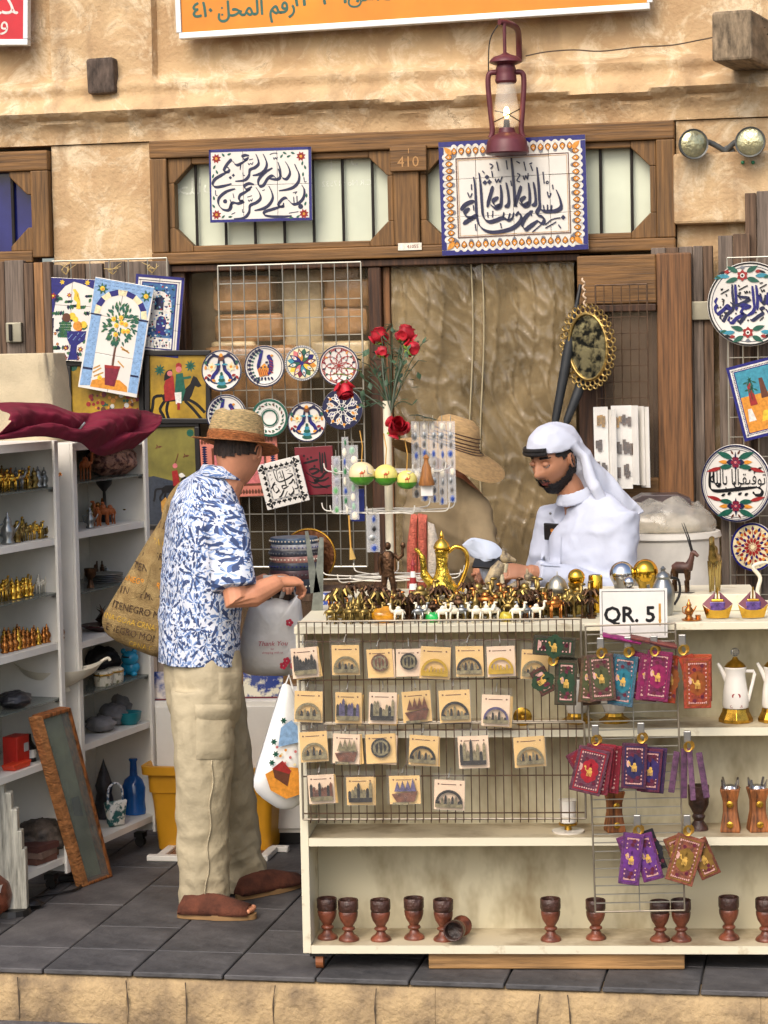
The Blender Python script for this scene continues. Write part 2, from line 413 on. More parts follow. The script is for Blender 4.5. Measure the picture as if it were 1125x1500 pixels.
flat_h = lambda x, z: nz(x * 3, z * 3, 5) * .016 + nz(x * 8, z * 8, 1) * .006 + nz(x * 22, z * 24, 2) * .003 - .008
patch(XN + .004, XA - .004, -.05, ZT, .016, 'wall_pier', flat_h)
patch(XB + .004, 2.9, -.05, ZT, .016, 'wall_pier', flat_h)
# ---- transom window
TW = MB()
fw = .085
TW.bx(XA, XB, -.05, .12, ZT - .075, ZT, 0).bx(XA, XB, -.05, .12, ZB, ZB + .05, 0)
TR = TW.build('transom_window', m_wdh, BLD, bev=.006)
def part(b, name, m, par, **k): return b.build(name, m, par, **k)
for a, c in ((XA, XA + .075), (XB - .075, XB)):
 part(MB().bx(a, c, -.048, .12, ZB + .051, ZT - .076), 'frame_post', m_wd, TR, bev=.005)
xm = wl(598, 300).x
part(MB().bx(xm - .055, xm + .055, -.045, .1, ZB + .051, ZT - .076), 'mullion', m_wd, TR, bev=.006)
zi0, zi1 = ZB + .051, ZT - .076
for (a, c) in ((XA + .076, xm - .056), (xm + .056, XB - .076)):
 part(MB().bx(a, c, .035, .045, zi0, zi1), 'pane', m_frost, TR)
 fr = .026; ch = .078
 outer = [(a, zi0), (c, zi0), (c, zi1), (a, zi1)]
 for (px_, pz, sx, sz) in ((a, zi0, 1, 1), (c, zi0, -1, 1), (c, zi1, -1, -1), (a, zi1, 1, -1)):
  part(MB().prism([(px_, pz), (px_ + sx * (ch + fr), pz), (px_ + sx * (ch + fr), pz + sz * fr), (px_ + sx * fr, pz + sz * (ch + fr)), (px_, pz + sz * (ch + fr))], -.03, .03), 'corner_block', m_wd, TR, bev=.004)
 part(MB().bx(a + ch + fr, c - ch - fr, -.028, .03, zi1 - fr, zi1), 'inner_rail', m_wdh, TR, bev=.004)
 part(MB().bx(a + ch + fr, c - ch - fr, -.028, .03, zi0, zi0 + fr), 'inner_rail', m_wdh, TR, bev=.004)
 for e in (a, c - fr): part(MB().bx(e, e + fr, -.028, .03, zi0 + ch + fr, zi1 - ch - fr), 'inner_rail', m_wd, TR, bev=.004)
 x = a + .11
 while x < c - .05:
  e = max(0, ch + fr * 2 - min(x - a, c - x))
  part(MB().tube([(x, .012, zi0 + e), (x, .012, zi1 - e)], .0065, 8), 'window_bar', m_iron, TR); x += .128
pt = wl(508, 272, -.03)
b = MB(); b.text('C.R.No : 17532', .034, -pt.x, pt.z, 0); b.v = [(-x, .0335, z) for x, y, z in b.v]
part(b, 'pane_lettering', paint(232, 236, 222), TR)
b = MB(); q = wl(275, 285, -.03); b.text(ar('محلات'), .1, -q.x - .03, q.z, 0); q = wl(505, 243, -.03); b.text('34 |', .085, -q.x - .0, q.z, 0); b.v = [(-x, .0335, z) for x, y, z in b.v]
part(b, 'pane_lettering', paint(226, 230, 214), TR, kind='stuff')
q = wl(598, 232, .06)
NP = part(MB().box((q.x, -.056, q.z), (.155, .02, .105)), 'number_board', m_wdh, BLD, bev=.004)
b = MB(); b.text('410', .062, q.x, q.z - .035, -.068).text('1', .03, q.x, q.z + .02, -.068); part(b, 'number', M('carved_number', (176, 132, 82), .7), NP)
q = wl(600, 361, .06); lb = part(MB().box((q.x, -.053, q.z), (.1, .005, .03)), 'number_label', paint(232, 224, 206), BLD)
b = MB(); b.text('41055', .02, q.x + .012, q.z - .007, -.0565); part(b, 'label_print', paint(120, 40, 30), lb)
# ---- lintel under the transom, posts and door leaves
zl = ZB - .004
part(MB().bx(XA + .06, wl(850, 370).x, -.03, .1, zl - .028, zl), 'lintel', m_wdk, BLD, bev=.004)
xd0, xd1 = wl(541, 450).x, wl(571, 450).x
part(MB().bx(xd0, xd0 + .055, -.02, .09, 0, zl - .03), 'door_post', m_wdk, BLD, bev=.006)
part(MB().bx(xd0 + .057, xd1, .01, .09, 0, zl - .03), 'door_post', m_wdo, BLD, bev=.004)
part(MB().bx(XA + .03, wl(256, 450).x + .05, -.01, .1, 0, zl - .001), 'door_post', m_wdk, BLD, bev=.005)
xl0, xl1 = wl(273, 450).x, xd0
part(MB().bx(xl0, xl1, .05, .056, .75, zl - .03), 'shop_window', m_glass, BLD)
part(MB().bx(xl0, xl1, .0, .1, 0, .748), 'window_apron', m_wdh, BLD)
# room behind the glass
b = MB(); X0, X1 = XA - .2, 2.6
b.bx(X0, X1, 1.5, 1.55, 0, 2.6).bx(X0 - .05, X0, .36, 1.5, 0, 2.6).bx(X1, X1 + .05, .36, 1.5, 0, 2.6).bx(X0, X1, .36, 1.5, 2.45, 2.6).bx(X0, X1, .3, 1.5, -.05, .004)
part(b, 'interior_wall', m_int, BLD)
part(MB().bx(xd1 + .9, 2.55, .37, .4, 0, 2.44).bx(-.98, -.75, .25, .5, .0, 2.35), 'partition_wall', M('partition', (150, 132, 104), .9), BLD)
# open door leaf on the right: frame, glass, rails
DF = .16
def wd(px, py): return wl(px, py, DF)
x0, x1 = wd(846, 450).x, wd(1013, 450).x; zt = wd(930, 372).z
DL = MB().bx(x1 - .14, x1, -DF, -DF + .05, .0, zt).build('door_leaf', m_wdo, BLD, bev=.006)
part(MB().bx(x0, x1 - .141, -DF, -DF + .048, zt - .2, zt - .002), 'top_rail', m_wdh, DL, bev=.006)
part(MB().bx(x0 + .06, x1 - .142, -DF - .02, -DF + .03, zt - .232, zt - .203), 'moulding', m_wdk, DL, bev=.004)
part(MB().bx(x0, x0 + .1, -DF, -DF + .05, 0, zt - .202), 'door_stile', m_wdk, DL, bev=.006)
zm = wd(930, 700).z
part(MB().bx(x0 + .1, x1 - .14, -DF + .002, -DF + .046, zm - .16, zm), 'mid_rail', m_wdh, DL, bev=.006)
part(MB().bx(x0 + .1, x1 - .14, -DF + .02, -DF + .03, .1, zm - .16), 'lower_panel', m_wdk, DL)
part(MB().bx(x0 + .1, x1 - .14, -DF + .02, -DF + .026, zm, zt - .232), 'door_glass', M('dusty_door_glass', (120, 100, 84), .16, alpha=.45, var=.3, scale=3), DL)
# weathered leaves folded back at the right
zz = wd(1040, 355).z
def plank_leaf(pxs, off, ztop, mats, name='shutter_leaf', th=.035):
 root = None
 for i, (pa, pb) in enumerate(pxs):
  a, c = wl(pa, 500, off).x, wl(pb, 500, off).x
  q = MB().bx(a + .001, c - .001, -off - random.uniform(0, .006), -off + th, 0.02, ztop + rj(.004)).build(name if root is None else 'plank', mats[i % len(mats)], BLD if root is None else root, bev=.003)
  root = root or q
 return root
plank_leaf(((955, 977), (977, 996), (996, 1016), (1016, 1031), (1031, 1046)), .1, zz - .01, (m_grey, m_greyd, m_grey))
lf = plank_leaf(((1053, 1075), (1075, 1100)), .13, zz + .03, (m_grey, m_greyd))
lf = plank_leaf(((1093, 1110), (1110, 1135), (1135, 1165)), .09, wl(1100, 284).z, (m_greyd, m_grey))
q = wl(1030, 455, .12); HG = part(MB().box((q.x + .0, -.118, q.z), (.13, .008, .075)), 'hinge_plate', M('galvanised', (158, 152, 132), .5, .5), BLD, bev=.003)
part(MB().sph((q.x + .03, -.123, q.z + .02), .007, 8, 5).sph((q.x + .03, -.123, q.z - .02), .007, 8, 5), 'bolt', m_iron, HG)
# left: weathered shutters, neighbour window with blue panes
zs = wl(160, 384, .06).z
plank_leaf(((78, 104), (104, 128), (128, 153)), .05, zs, (m_grey, m_greyd)); plank_leaf(((156, 186), (186, 218), (218, 251)), .05, zs - .0, (m_grey, m_grey))
plank_leaf(((38, 52), (52, 66), (66, 78)), .16, wl(40, 384, .16).z, (m_greyd, wood('honey_timber', (150, 108, 66), .3)))
lf = plank_leaf(((-40, -8), (-8, 10), (10, 38)), .12, wl(20, 382, .12).z, (m_grey, m_greyd))
q = wl(22, 487, .13); HG = part(MB().box((q.x, -.135, q.z), (.07, .03, .085)), 'hinge_block', M('galvanised', (158, 152, 132), .5, .5), BLD, bev=.004)
part(MB().tube([(q.x - .012, -.155, q.z - .035), (q.x - .012, -.155, q.z + .035)], .008, 8), 'hinge_pin', m_iron, HG)
NW = MB().bx(-3.2, XN, -.035, .1, ZN - .085, ZN).build('side_window', m_wdh, BLD, bev=.006)
zb = wl(40, 378).z
part(MB().bx(XN - .08, XN, -.033, .1, zb, ZN - .086), 'frame_post', m_wd, NW, bev=.005)
part(MB().bx(-3.2, XN - .081, -.03, .1, zb - .02, zb + .03), 'bottom_rail', m_wdh, NW, bev=.005)
part(MB().bx(-3.2, XN - .081, .03, .04, zb + .03, ZN - .086), 'pane', m_blue, NW)
a = XN - .081
for zq, s_ in ((ZN - .086, -1), (zb + .03, 1)):
 part(MB().prism([(a, zq), (a - .1, zq), (a - .1, zq + s_ * .02), (a - .02, zq + s_ * .1), (a, zq + s_ * .1)], -.02, .028), 'corner_block', m_wd, NW, bev=.004)
part(MB().tube([(wl(17, 300).x, .015, zb), (wl(17, 300).x, .015, ZN - .08)], .008, 8), 'window_bar', m_iron, NW)
part(MB().bx(-3.2, XN - .002, .06, .12, 0, zb - .022), 'lower_wall', m_grey, NW)
# ---- beam ends
def beam(px0, px1, py0, py1, ln, name):
 c = wl((px0 + px1) / 2, (py0 + py1) / 2, ln * .6); s_ = mpp(9.5)
 b = MB(); b.box((0, -ln / 2 + .04, 0), ((px1 - px0) * s_, ln, (py1 - py0) * s_))
 m_b = M('beam_' + name, (92, 78, 68) if name == 'l' else (140, 122, 98), .9, var=.35, scale=3, bump=1, bscale=4, stretch=(14, 2, 5))
 o = b.build('wooden_beam', m_b, BLD, bev=.012); o.rotation_euler = (0, rj(.05), 0 if name == 'l' else -.2); o.location = (c.x + (0 if name == 'l' else .09), 0, c.z); return o, c, s_
beam(125, 168, 84, 137, .1, 'l')
o, c, s_ = beam(1040, 1096, 24, 92, .42, 'r')
for k in range(4):
 part(MB().tube([(c.x + .085, -.2 + k * .04, c.z + .05 - k * .02), (c.x + .13 + rj(.02), -.21 + k * .04, c.z + .075 - k * .018 + rj(.01))], .003, 5), 'nail', m_iron, BLD)
# cable along the wall
pts = [(770, 82), (800, 76), (840, 73), (880, 75), (935, 69), (985, 66), (1033, 57), (1100, 45), (1130, 52)]
b = MB(); b.tube(smooth([tuple(wl(x, y, .02 + .015 * (i % 2))) for i, (x, y) in enumerate(pts)], 4), .003, 5)
part(b, 'wall_cable', M('cable', (80, 66, 54), .8), BLD)
q = wl(1060, 276, .0); part(MB().box((q.x, -.0, q.z), (.40, .12, .285)), 'junction_housing', m_plast, BLD, bev=.012)
# ================================================================== SIGNS, LANTERN, LAMPS ON THE SHOP FRONT
m_alu = M('aluminium_trim', (214, 216, 216), .35, .3, var=.05)
m_white = M('white_glaze', (216, 211, 202), .18, var=.04, scale=6, coat=.3)
NAVY = paint(36, 38, 112, .2); INK = paint(34, 38, 70, .25); RED = paint(150, 40, 40); GREEN = paint(30, 88, 72); ORANGE = paint(212, 140, 50); TEAL = paint(60, 140, 160)
YEL = paint(226, 190, 60); GOLDP = paint(190, 140, 66); BLACK = paint(22, 22, 26); BROWN = paint(96, 54, 38); SKYB = paint(132, 166, 204); CREAM = paint(226, 212, 170); MAROON = paint(120, 30, 52); LEAF = paint(52, 100, 60); GREY = paint(120, 124, 132); PINK = paint(196, 110, 110); WHITE = paint(218, 213, 204)
PAL = [m_white, NAVY, INK, RED, GREEN, ORANGE, TEAL, YEL, GOLDP, BLACK, BROWN, SKYB, CREAM, MAROON, LEAF, GREY, PINK, WHITE]
iW, iN, iI, iR, iG, iO, iT, iY, iGo, iK, iB, iS, iC, iM, iL, iGr, iP, iWh = range(18)
def hang(reg, scale, TL, TR, BL, off, name, label, cat, group=None, frame=wl, org=None, yaw=YAW):
 """a flat thing hung on the front, measured from three corners of it in an enlargement of the photo"""
 px = lambda p: (reg[0] + p[0] / scale, reg[1] + p[1] / scale)
 a, b_, c = (frame(*px(p), off) for p in (TL, TR, BL))
 u = b_ - a; v = c - a; ang = atan2(-u.z, u.x); W, H = u.length, v.length
 ctr = a + u / 2 + v / 2
 o_ = WO if org is None else org
 wu = V((cos(yaw), -sin(yaw), 0)); wn = V((-sin(yaw), -cos(yaw), 0))
 t = thing(name, label, cat, o_ + wu * ctr.x + wn * off + V((0, 0, ctr.z)), (0, ang, -yaw), group)
 ex = (TR[0] - TL[0], TR[1] - TL[1]); ey = (BL[0] - TL[0], BL[1] - TL[1]); det = ex[0] * ey[1] - ex[1] * ey[0]
 def f(x, y):
  dx, dy = x - TL[0], y - TL[1]
  s_ = (dx * ey[1] - dy * ey[0]) / det; q = (ex[0] * dy - ex[1] * dx) / det
  return ((s_ - .5) * W, (.5 - q) * H)
 return t, f, W, H
def tiles(t, W, H, nc, nr, mat, th=.009, odd=None):
 for i in range(nc):
  for j in range(nr):
   a = W / nc; c = H / nr; dz = .003 if odd == (i, j) else 0
   MB().box((-W / 2 + a * (i + .5), th / 2 - dz, H / 2 - c * (j + .5)), (a - .0016, th, c - .0016)).build('tile', mat, t, bev=.0012)
def deco(b, t, name='painted_design', kind='stuff'):
 return b.build(name, PAL, t, kind=kind)
def sq(x0, x1, z0, z1): return [(x0, z0), (x1, z0), (x1, z1), (x0, z1)]
def flower(b, c, r, y, petal, core, n=6, k=.42):
 for i in range(n): b.leaf(c, 2 * pi * i / n + .3, r, r * k * 1.3, y, petal)
 b.disc(c, r * .3, y - .0003, core, 10)
# ---- small panel: two lines of script, six tiles
t, f, W, H = hang((300, 210), 6.818, (30, 62), (1055, 30), (60, 795), .075, 'tile_panel', 'small white tile panel with navy Arabic script in two lines above left window', 'tile panel')
tiles(t, W, H, 3, 2, m_white)
b = MB(); e = -.0006
bw = .02
for z0, z1, x0, x1 in ((H / 2 - .014, H / 2, -W / 2, W / 2), (-H / 2, -H / 2 + .014, -W / 2, W / 2), (-H / 2, H / 2, -W / 2, -W / 2 + .01), (-H / 2, H / 2, W / 2 - .014, W / 2)):
 b.flat(sq(x0 + .001, x1 - .001, z0 + .001, z1 - .001), e - .0001 * (z1 > .1), iN)
S1 = [[(895, 205), (915, 250), (942, 310), (935, 385), (870, 445), (745, 472)], [(800, 180), (835, 235), (850, 300), (815, 355), (765, 330), (750, 250), (728, 185)], [(732, 250), (755, 330), (720, 358), (640, 350)],
      [(675, 245), (600, 290), (540, 360), (545, 425), (590, 415), (630, 350), (680, 320), (715, 350)], [(578, 105), (605, 160), (618, 210), (600, 265), (550, 305), (478, 320)], [(505, 105), (530, 160), (535, 205), (500, 240), (450, 265), (440, 325), (395, 368), (305, 378)],
      [(440, 122), (400, 118), (368, 135), (400, 165), (435, 140)], [(415, 165), (360, 200), (320, 218), (290, 200), (265, 165), (235, 190), (200, 240), (190, 280), (230, 285), (245, 255), (215, 235)], [(358, 200), (352, 262)],
      [(225, 285), (160, 320), (100, 360), (78, 410), (110, 437), (190, 425), (270, 402)], [(968, 410), (998, 460), (992, 535), (950, 588), (890, 605), (850, 570)], [(850, 575), (820, 540), (775, 560), (740, 620), (790, 625), (795, 590)],
      [(790, 620), (700, 650), (610, 680), (605, 712), (680, 727), (800, 727), (880, 718)], [(642, 422), (672, 480), (685, 545), (650, 610), (590, 650), (505, 668)], [(515, 438), (555, 500), (562, 550), (520, 590), (460, 620), (452, 685), (405, 740), (300, 752)],
      [(495, 408), (445, 398), (398, 425), (420, 462), (475, 430)], [(460, 455), (400, 490), (355, 520), (350, 570), (395, 575), (340, 600), (290, 590), (262, 620), (250, 655)], [(308, 452), (220, 480), (150, 540), (140, 600), (180, 655), (240, 667), (275, 625), (258, 560)],
      [(930, 590), (925, 520)], [(900, 598), (893, 530)]]
for s_ in S1:
 p = [f(*q) for q in s_]; b.nib(p, .0066, -.0088, e - .0004, iI, .0014)
for s_ in ([(645, 112), (680, 98), (718, 98)], [(680, 140), (690, 160), (700, 140), (712, 158), (722, 135)], [(440, 165), (478, 156)], [(430, 195), (440, 215), (455, 198), (470, 212), (480, 185)], [(378, 290), (385, 320), (400, 318)],
           [(285, 500), (297, 545)], [(430, 535), (478, 520)], [(440, 560), (450, 578), (462, 560), (474, 575), (482, 548)], [(385, 655), (388, 685), (405, 682)], [(275, 708), (312, 688)], [(850, 692), (945, 676)], [(578, 470), (604, 460)],
           [(990, 335), (998, 380), (1018, 378)], [(108, 468), (112, 515), (130, 520)], [(885, 490), (925, 478), (905, 500)]):
 b.stroke(smooth([f(*q) for q in s_], 3), .0035, e - .0005, iI)
for x, y, r in ((965, 625, 26), (208, 578, 22), (285, 318, 17), (255, 342, 17)): b.disc(f(x, y), r / 1025 * W, e - .0004, iI, 4 if r < 20 else 8)
for c in ((110, 153), (955, 128), (125, 712), (1000, 697)):
 flower(b, f(*c), .021, e - .0003, iR, iO, 8)
for x, y, a in ((180, 120, 2.2), (235, 110, .3), (90, 240, 1), (120, 290, 2), (80, 330, 1.2), (790, 95, -.5), (870, 95, -.4), (760, 130, .9), (830, 130, .4), (970, 200, 1.3), (1000, 240, 1.9), (980, 310, 1.5), (1020, 520, 1.5), (1010, 600, 1.2), (95, 550, 1.8), (95, 630, 2.2), (190, 735, .7), (260, 733, .1), (940, 725, .5), (870, 738, .1)):
 p = f(x, y); b.leaf((p[0] - .008 * cos(a), p[1] - .008 * sin(a)), a, .02, .009, e - .0003, iG)
deco(b, t, 'script')
# ---- large panel: twelve tiles, arabesque border
t, f, W, H = hang((640, 190), 5.0, (8, 92), (1085, 33), (40, 925), .085, 'tile_panel', 'large tile panel with navy border and tall Arabic script behind the lantern', 'tile panel')
tiles(t, W, H, 4, 3, m_white, odd=(3, 0))
b = MB(); e = -.0036
for z0, z1, x0, x1 in ((H / 2 - .022, H / 2, -W / 2, W / 2), (-H / 2, -H / 2 + .022, -W / 2, W / 2), (-H / 2 + .0221, H / 2 - .0221, -W / 2, -W / 2 + .022), (-H / 2 + .0221, H / 2 - .0221, W / 2 - .022, W / 2)):
 b.flat(sq(x0 + .001, x1 - .001, z0 + .001, z1 - .001), e, iN)
def edge_run(n, p0, p1, inward):
 for i in range(n):
  t_ = (i + .5) / n; c = (p0[0] + (p1[0] - p0[0]) * t_, p0[1] + (p1[1] - p0[1]) * t_); a = inward + (0 if i % 2 else pi)
  b.disc((c[0] - cos(inward) * .016, c[1] - sin(inward) * .016), .0125, e - .0001, iWh, 10)
  b.leaf((c[0] - cos(a) * .016, c[1] - sin(a) * .016), a, .033, .025, e - .0003, iB); b.leaf((c[0] - cos(a) * .012, c[1] - sin(a) * .012), a, .026, .017, e - .0005, iO)
  b.disc((c[0] + cos(a) * .002, c[1] + sin(a) * .002), .0035, e - .0007, iWh, 6)
  if i % 2 == 0: b.disc((c[0] + cos(inward) * .014, c[1] + sin(inward) * .014), .009, e - .0002, iGr, 7)
m_ = .042
edge_run(17, (-W / 2 + .05, H / 2 - m_), (W / 2 - .05, H / 2 - m_), -pi / 2); edge_run(17, (-W / 2 + .05, -H / 2 + m_), (W / 2 - .05, -H / 2 + m_), pi / 2)
edge_run(13, (-W / 2 + m_, H / 2 - .05), (-W / 2 + m_, -H / 2 + .05), 0); edge_run(13, (W / 2 - m_, H / 2 - .05), (W / 2 - m_, -H / 2 + .05), pi)
for sx in (-1, 1):
 for sz in (-1, 1): b.leaf((sx * (W / 2 - .055), sz * (H / 2 - .055)), atan2(sz, sx), .045, .022, e - .0004, iO)
for w_, g, col in ((.07, .004, iB), (.078, .002, iGo)):
 for z0, z1, x0, x1 in ((H / 2 - w_ - g, H / 2 - w_, -W / 2 + w_, W / 2 - w_), (-H / 2 + w_, -H / 2 + w_ + g, -W / 2 + w_, W / 2 - w_), (-H / 2 + w_ + g, H / 2 - w_ - g, -W / 2 + w_, -W / 2 + w_ + g), (-H / 2 + w_ + g, H / 2 - w_ - g, W / 2 - w_ - g, W / 2 - w_)):
  b.flat(sq(x0, x1, z0, z1), e - .0002, col)
S2 = [[(272, 345), (285, 440), (298, 640), (330, 715), (400, 747), (500, 737), (580, 705), (625, 650), (608, 600), (582, 628)], [(312, 315), (325, 420), (335, 560), (347, 640), (385, 672), (440, 660), (490, 642), (530, 660), (560, 645)], [(490, 640), (497, 600)], [(528, 655), (542, 608)], [(555, 650), (570, 603)],
      [(548, 205), (558, 300), (570, 420), (580, 540), (592, 552)], [(736, 272), (748, 380), (755, 500), (758, 560), (735, 612), (790, 640), (780, 682), (742, 660)], [(745, 660), (690, 702), (652, 727), (630, 690), (660, 630), (708, 588)],
      [(512, 385), (528, 470), (530, 545), (500, 562)], [(470, 400), (478, 480), (470, 555), (430, 572), (398, 545)], [(455, 490), (415, 522), (440, 562), (470, 540)], [(415, 412), (395, 480), (372, 565)],
      [(712, 380), (725, 460), (728, 535), (700, 552)], [(675, 385), (685, 470), (680, 540), (640, 557), (608, 530)], [(655, 485), (620, 517), (645, 550), (680, 522)], [(622, 408), (600, 480), (572, 560)],
      [(878, 435), (905, 500), (915, 560), (880, 587), (840, 592), (790, 592), (762, 575)], [(842, 590), (846, 545)], [(816, 588), (815, 543)], [(792, 590), (785, 546)], [(242, 572), (205, 610), (235, 642), (285, 640)], [(302, 620), (250, 652), (195, 690)], [(178, 588), (215, 545), (278, 518)]]
for s_ in S2: b.nib([f(*q) for q in s_], .0084, -.012, e - .0004, iI, .0018)
for s_ in ([(440, 232), (455, 300)], [(510, 222), (520, 290)], [(640, 232), (656, 300)], [(430, 355), (440, 385), (455, 358), (465, 385), (482, 340)], [(635, 335), (645, 365), (655, 332), (668, 362), (672, 315)], [(590, 318), (612, 330), (590, 368), (612, 380)], [(388, 248), (412, 262), (395, 285)],
           [(850, 398), (856, 432)], [(780, 305), (790, 390)], [(690, 258), (705, 300)], [(228, 458), (245, 495), (262, 462)], [(255, 398), (258, 440)], [(812, 448), (825, 492), (840, 458)], [(270, 550), (275, 590)], [(470, 680), (480, 718)], [(285, 688), (292, 738)],
           [(800, 690), (850, 650), (910, 638)], [(800, 715), (880, 668)], [(705, 745), (770, 688)], [(895, 688), (915, 715)], [(675, 622), (690, 588), (700, 628)], [(405, 300), (412, 345)], [(585, 230), (612, 245)], [(680, 250), (702, 240)], [(335, 300), (352, 318)], [(545, 370), (552, 410)], [(375, 600), (380, 640)], [(415, 590), (412, 640)]):
 b.stroke(smooth([f(*q) for q in s_], 3), .0052, e - .0005, iI)
for x, y in ((370, 345), (355, 385), (388, 380), (930, 635)): b.disc(f(x, y), .0105, e - .0004, iI, 4)
b.ring(f(812, 382), .003, .007, e - .0004, iI, 10)
deco(b, t, 'script')
# ---- orange shop sign and red sign above
a, c = wl(263, 53, .06), wl(952, 9, .06); ang = atan2(a.z - c.z, c.x - a.x); W = (c - a).length; H = .62
SG = thing('shop_sign', 'orange shop sign with green Arabic lettering and aluminium frame', 'sign', w2(a.x, -.06, a.z), (0, ang, -YAW))
MB().bx(.012, W - .012, .0, .03, .014, H).build('sign_panel', M('orange_vinyl', (218, 134, 30), .4, var=.1, scale=3, bump=.15, bscale=6), SG)
MB().bx(0, W, -.008, .034, -.012, .013).build('frame_rail', m_alu, SG, bev=.002); MB().bx(-.012, .011, -.008, .034, .014, H).build('frame_post', m_alu, SG, bev=.002); MB().bx(W - .011, W + .012, -.008, .034, .014, H).build('frame_post', m_alu, SG, bev=.002)
b = MB(); k = mpp(9.5)
b.text('٤١٠', .09, 36 * k, 26 * k, -.001, bold=.002).text(ar('رقم المحل') + '', .092, 118 * k, 24 * k, -.001, sx=.9, bold=.002).text(':', .08, 66 * k, 26 * k, -.001)
b.text('٩٣٩٦٣٨', .11, 228 * k, 33 * k, -.001, bold=.002).text(ar('س') + '.' + ar('ت') + ' :', .1, 306 * k, 33 * k, -.001).text(ar('تجارة الهدايا والتحف'), .1, 500 * k, 37 * k, -.001, sx=1.3)
b.build('lettering', M('sign_green', (40, 92, 78), .4), SG, kind='stuff')
a = wl(38, 62, .07)
RS = thing('red_sign', 'red sign with white lettering and metal frame cut by left picture edge', 'sign', w2(a.x, -.07, a.z), (0, .04, -YAW))
MB().bx(-1.2, -.012, 0, .03, .014, .5).build('sign_panel', M('red_vinyl', (196, 30, 44), .4, var=.08), RS)
MB().bx(-1.2, .01, -.008, .034, -.012, .013).build('frame_rail', m_alu, RS, bev=.002); MB().bx(-.011, .01, -.008, .034, .014, .5).build('frame_post', m_alu, RS, bev=.002)
MB().text('ﻟﻬﺪ', .14, -.13, .12, -.001).text(ar('و'), .1, -.1, .055, -.001).build('lettering', WHITE, RS, kind='stuff')
# ---- lantern
m_mar = M('maroon_enamel', (106, 50, 56), .42, .1, var=.2, scale=14, col2=(78, 34, 40))
k = 9.35 / F; LC = P(743, 226, 9.35)
LT = thing('wall_lantern', 'maroon hurricane lantern with lit bulb hanging from wall bracket', 'lantern', LC, 0)
yz = lambda r, y: (r * k, (226 - y) * k)
MB().lathe([yz(*q) for q in ((0, 226), (30, 226), (32, 224), (31, 219), (29, 208), (27, 204), (20, 199), (13, 195), (11, 188), (0, 188))], 32).build('oil_tank', m_mar, LT, smooth=40)
MB().lathe([yz(*q) for q in ((11, 189), (16, 182), (18.5, 170), (17.5, 155), (15, 138), (13, 124))], 28, cap=False).build('glass_globe', M('lantern_glass', (240, 240, 232), .06, alpha=.22, var=.02, spec=.8), LT, smooth=60)
MB().lathe([yz(*q) for q in ((0, 124), (14, 124), (16, 121), (15, 113), (14, 108), (15, 104), (13, 98), (17, 97), (24, 94), (23, 91), (18, 86), (8, 83), (3, 80), (0, 80))], 28).build('vent_cap', m_mar, LT, smooth=40)
for s_ in (-1, 1):
 MB().tube(smooth([(s_ * 14 * k, 0, 118 * k), (s_ * 24 * k, 0, 116 * k), (s_ * 26 * k, 0, 100 * k), (s_ * 23 * k, 0, 60 * k), (s_ * 21 * k, 0, 34 * k), (s_ * 24 * k, 0, 24 * k)], 5), 4 * k, 10).build('side_tube', m_mar, LT, smooth=60)
b = MB(); b.tube(smooth([(-17 * k, -8 * k, 62 * k), (0, -19 * k, 56 * k), (19 * k, -8 * k, 46 * k)], 4), .8 * k, 6); b.tube(smooth([(-19 * k, -8 * k, 46 * k), (0, -19 * k, 54 * k), (19 * k, -8 * k, 64 * k)], 4), .8 * k, 6)
b.build('guard_wire', m_iron, LT)
MB().sph((0, 0, 60 * k), (4.5 * k, 4.5 * k, 9 * k), 10, 8).build('bulb', M('lit_bulb', (255, 220, 150), .3, emit=(255, 196, 110, 14)), LT, smooth=60)
MB().lathe([yz(*q) for q in ((0, 189), (5, 189), (4, 176), (0, 174))], 12).build('bulb_holder', m_iron, LT, smooth=40)
bk = (LC - CAMP); wy = .34
MB().tube([(-1 * k, 0, 145 * k), (-1 * k, 0, 188 * k)], 2.6 * k, 8).build('hanger_rod', m_mar, LT)
MB().tube(smooth([(-8 * k, -2 * k, 190 * k), (6 * k, 10 * k, 189 * k), (20 * k, 40 * k, 185 * k), (24 * k, 70 * k, 168 * k), (24 * k, 78 * k, 128 * k)], 5), 4.6 * k, 10).build('bracket_arm', m_mar, LT, smooth=60)
MB().lathe([(0, 0), (18 * k, 0), (18 * k, .012), (13 * k, .03), (0, .034)], 24, c=(24 * k, 80 * k + .06, 128 * k), rot=Matrix.Rotation(pi / 2, 3, 'X')).build('wall_plate', m_mar, LT, smooth=40)
MB().tube(smooth([(-10 * k, 0, 186 * k), (-22 * k, 0, 165 * k), (-25 * k, 0, 130 * k), (-24 * k, 0, 105 * k)], 4), 1 * k, 6).build('bail_wire', m_iron, LT)
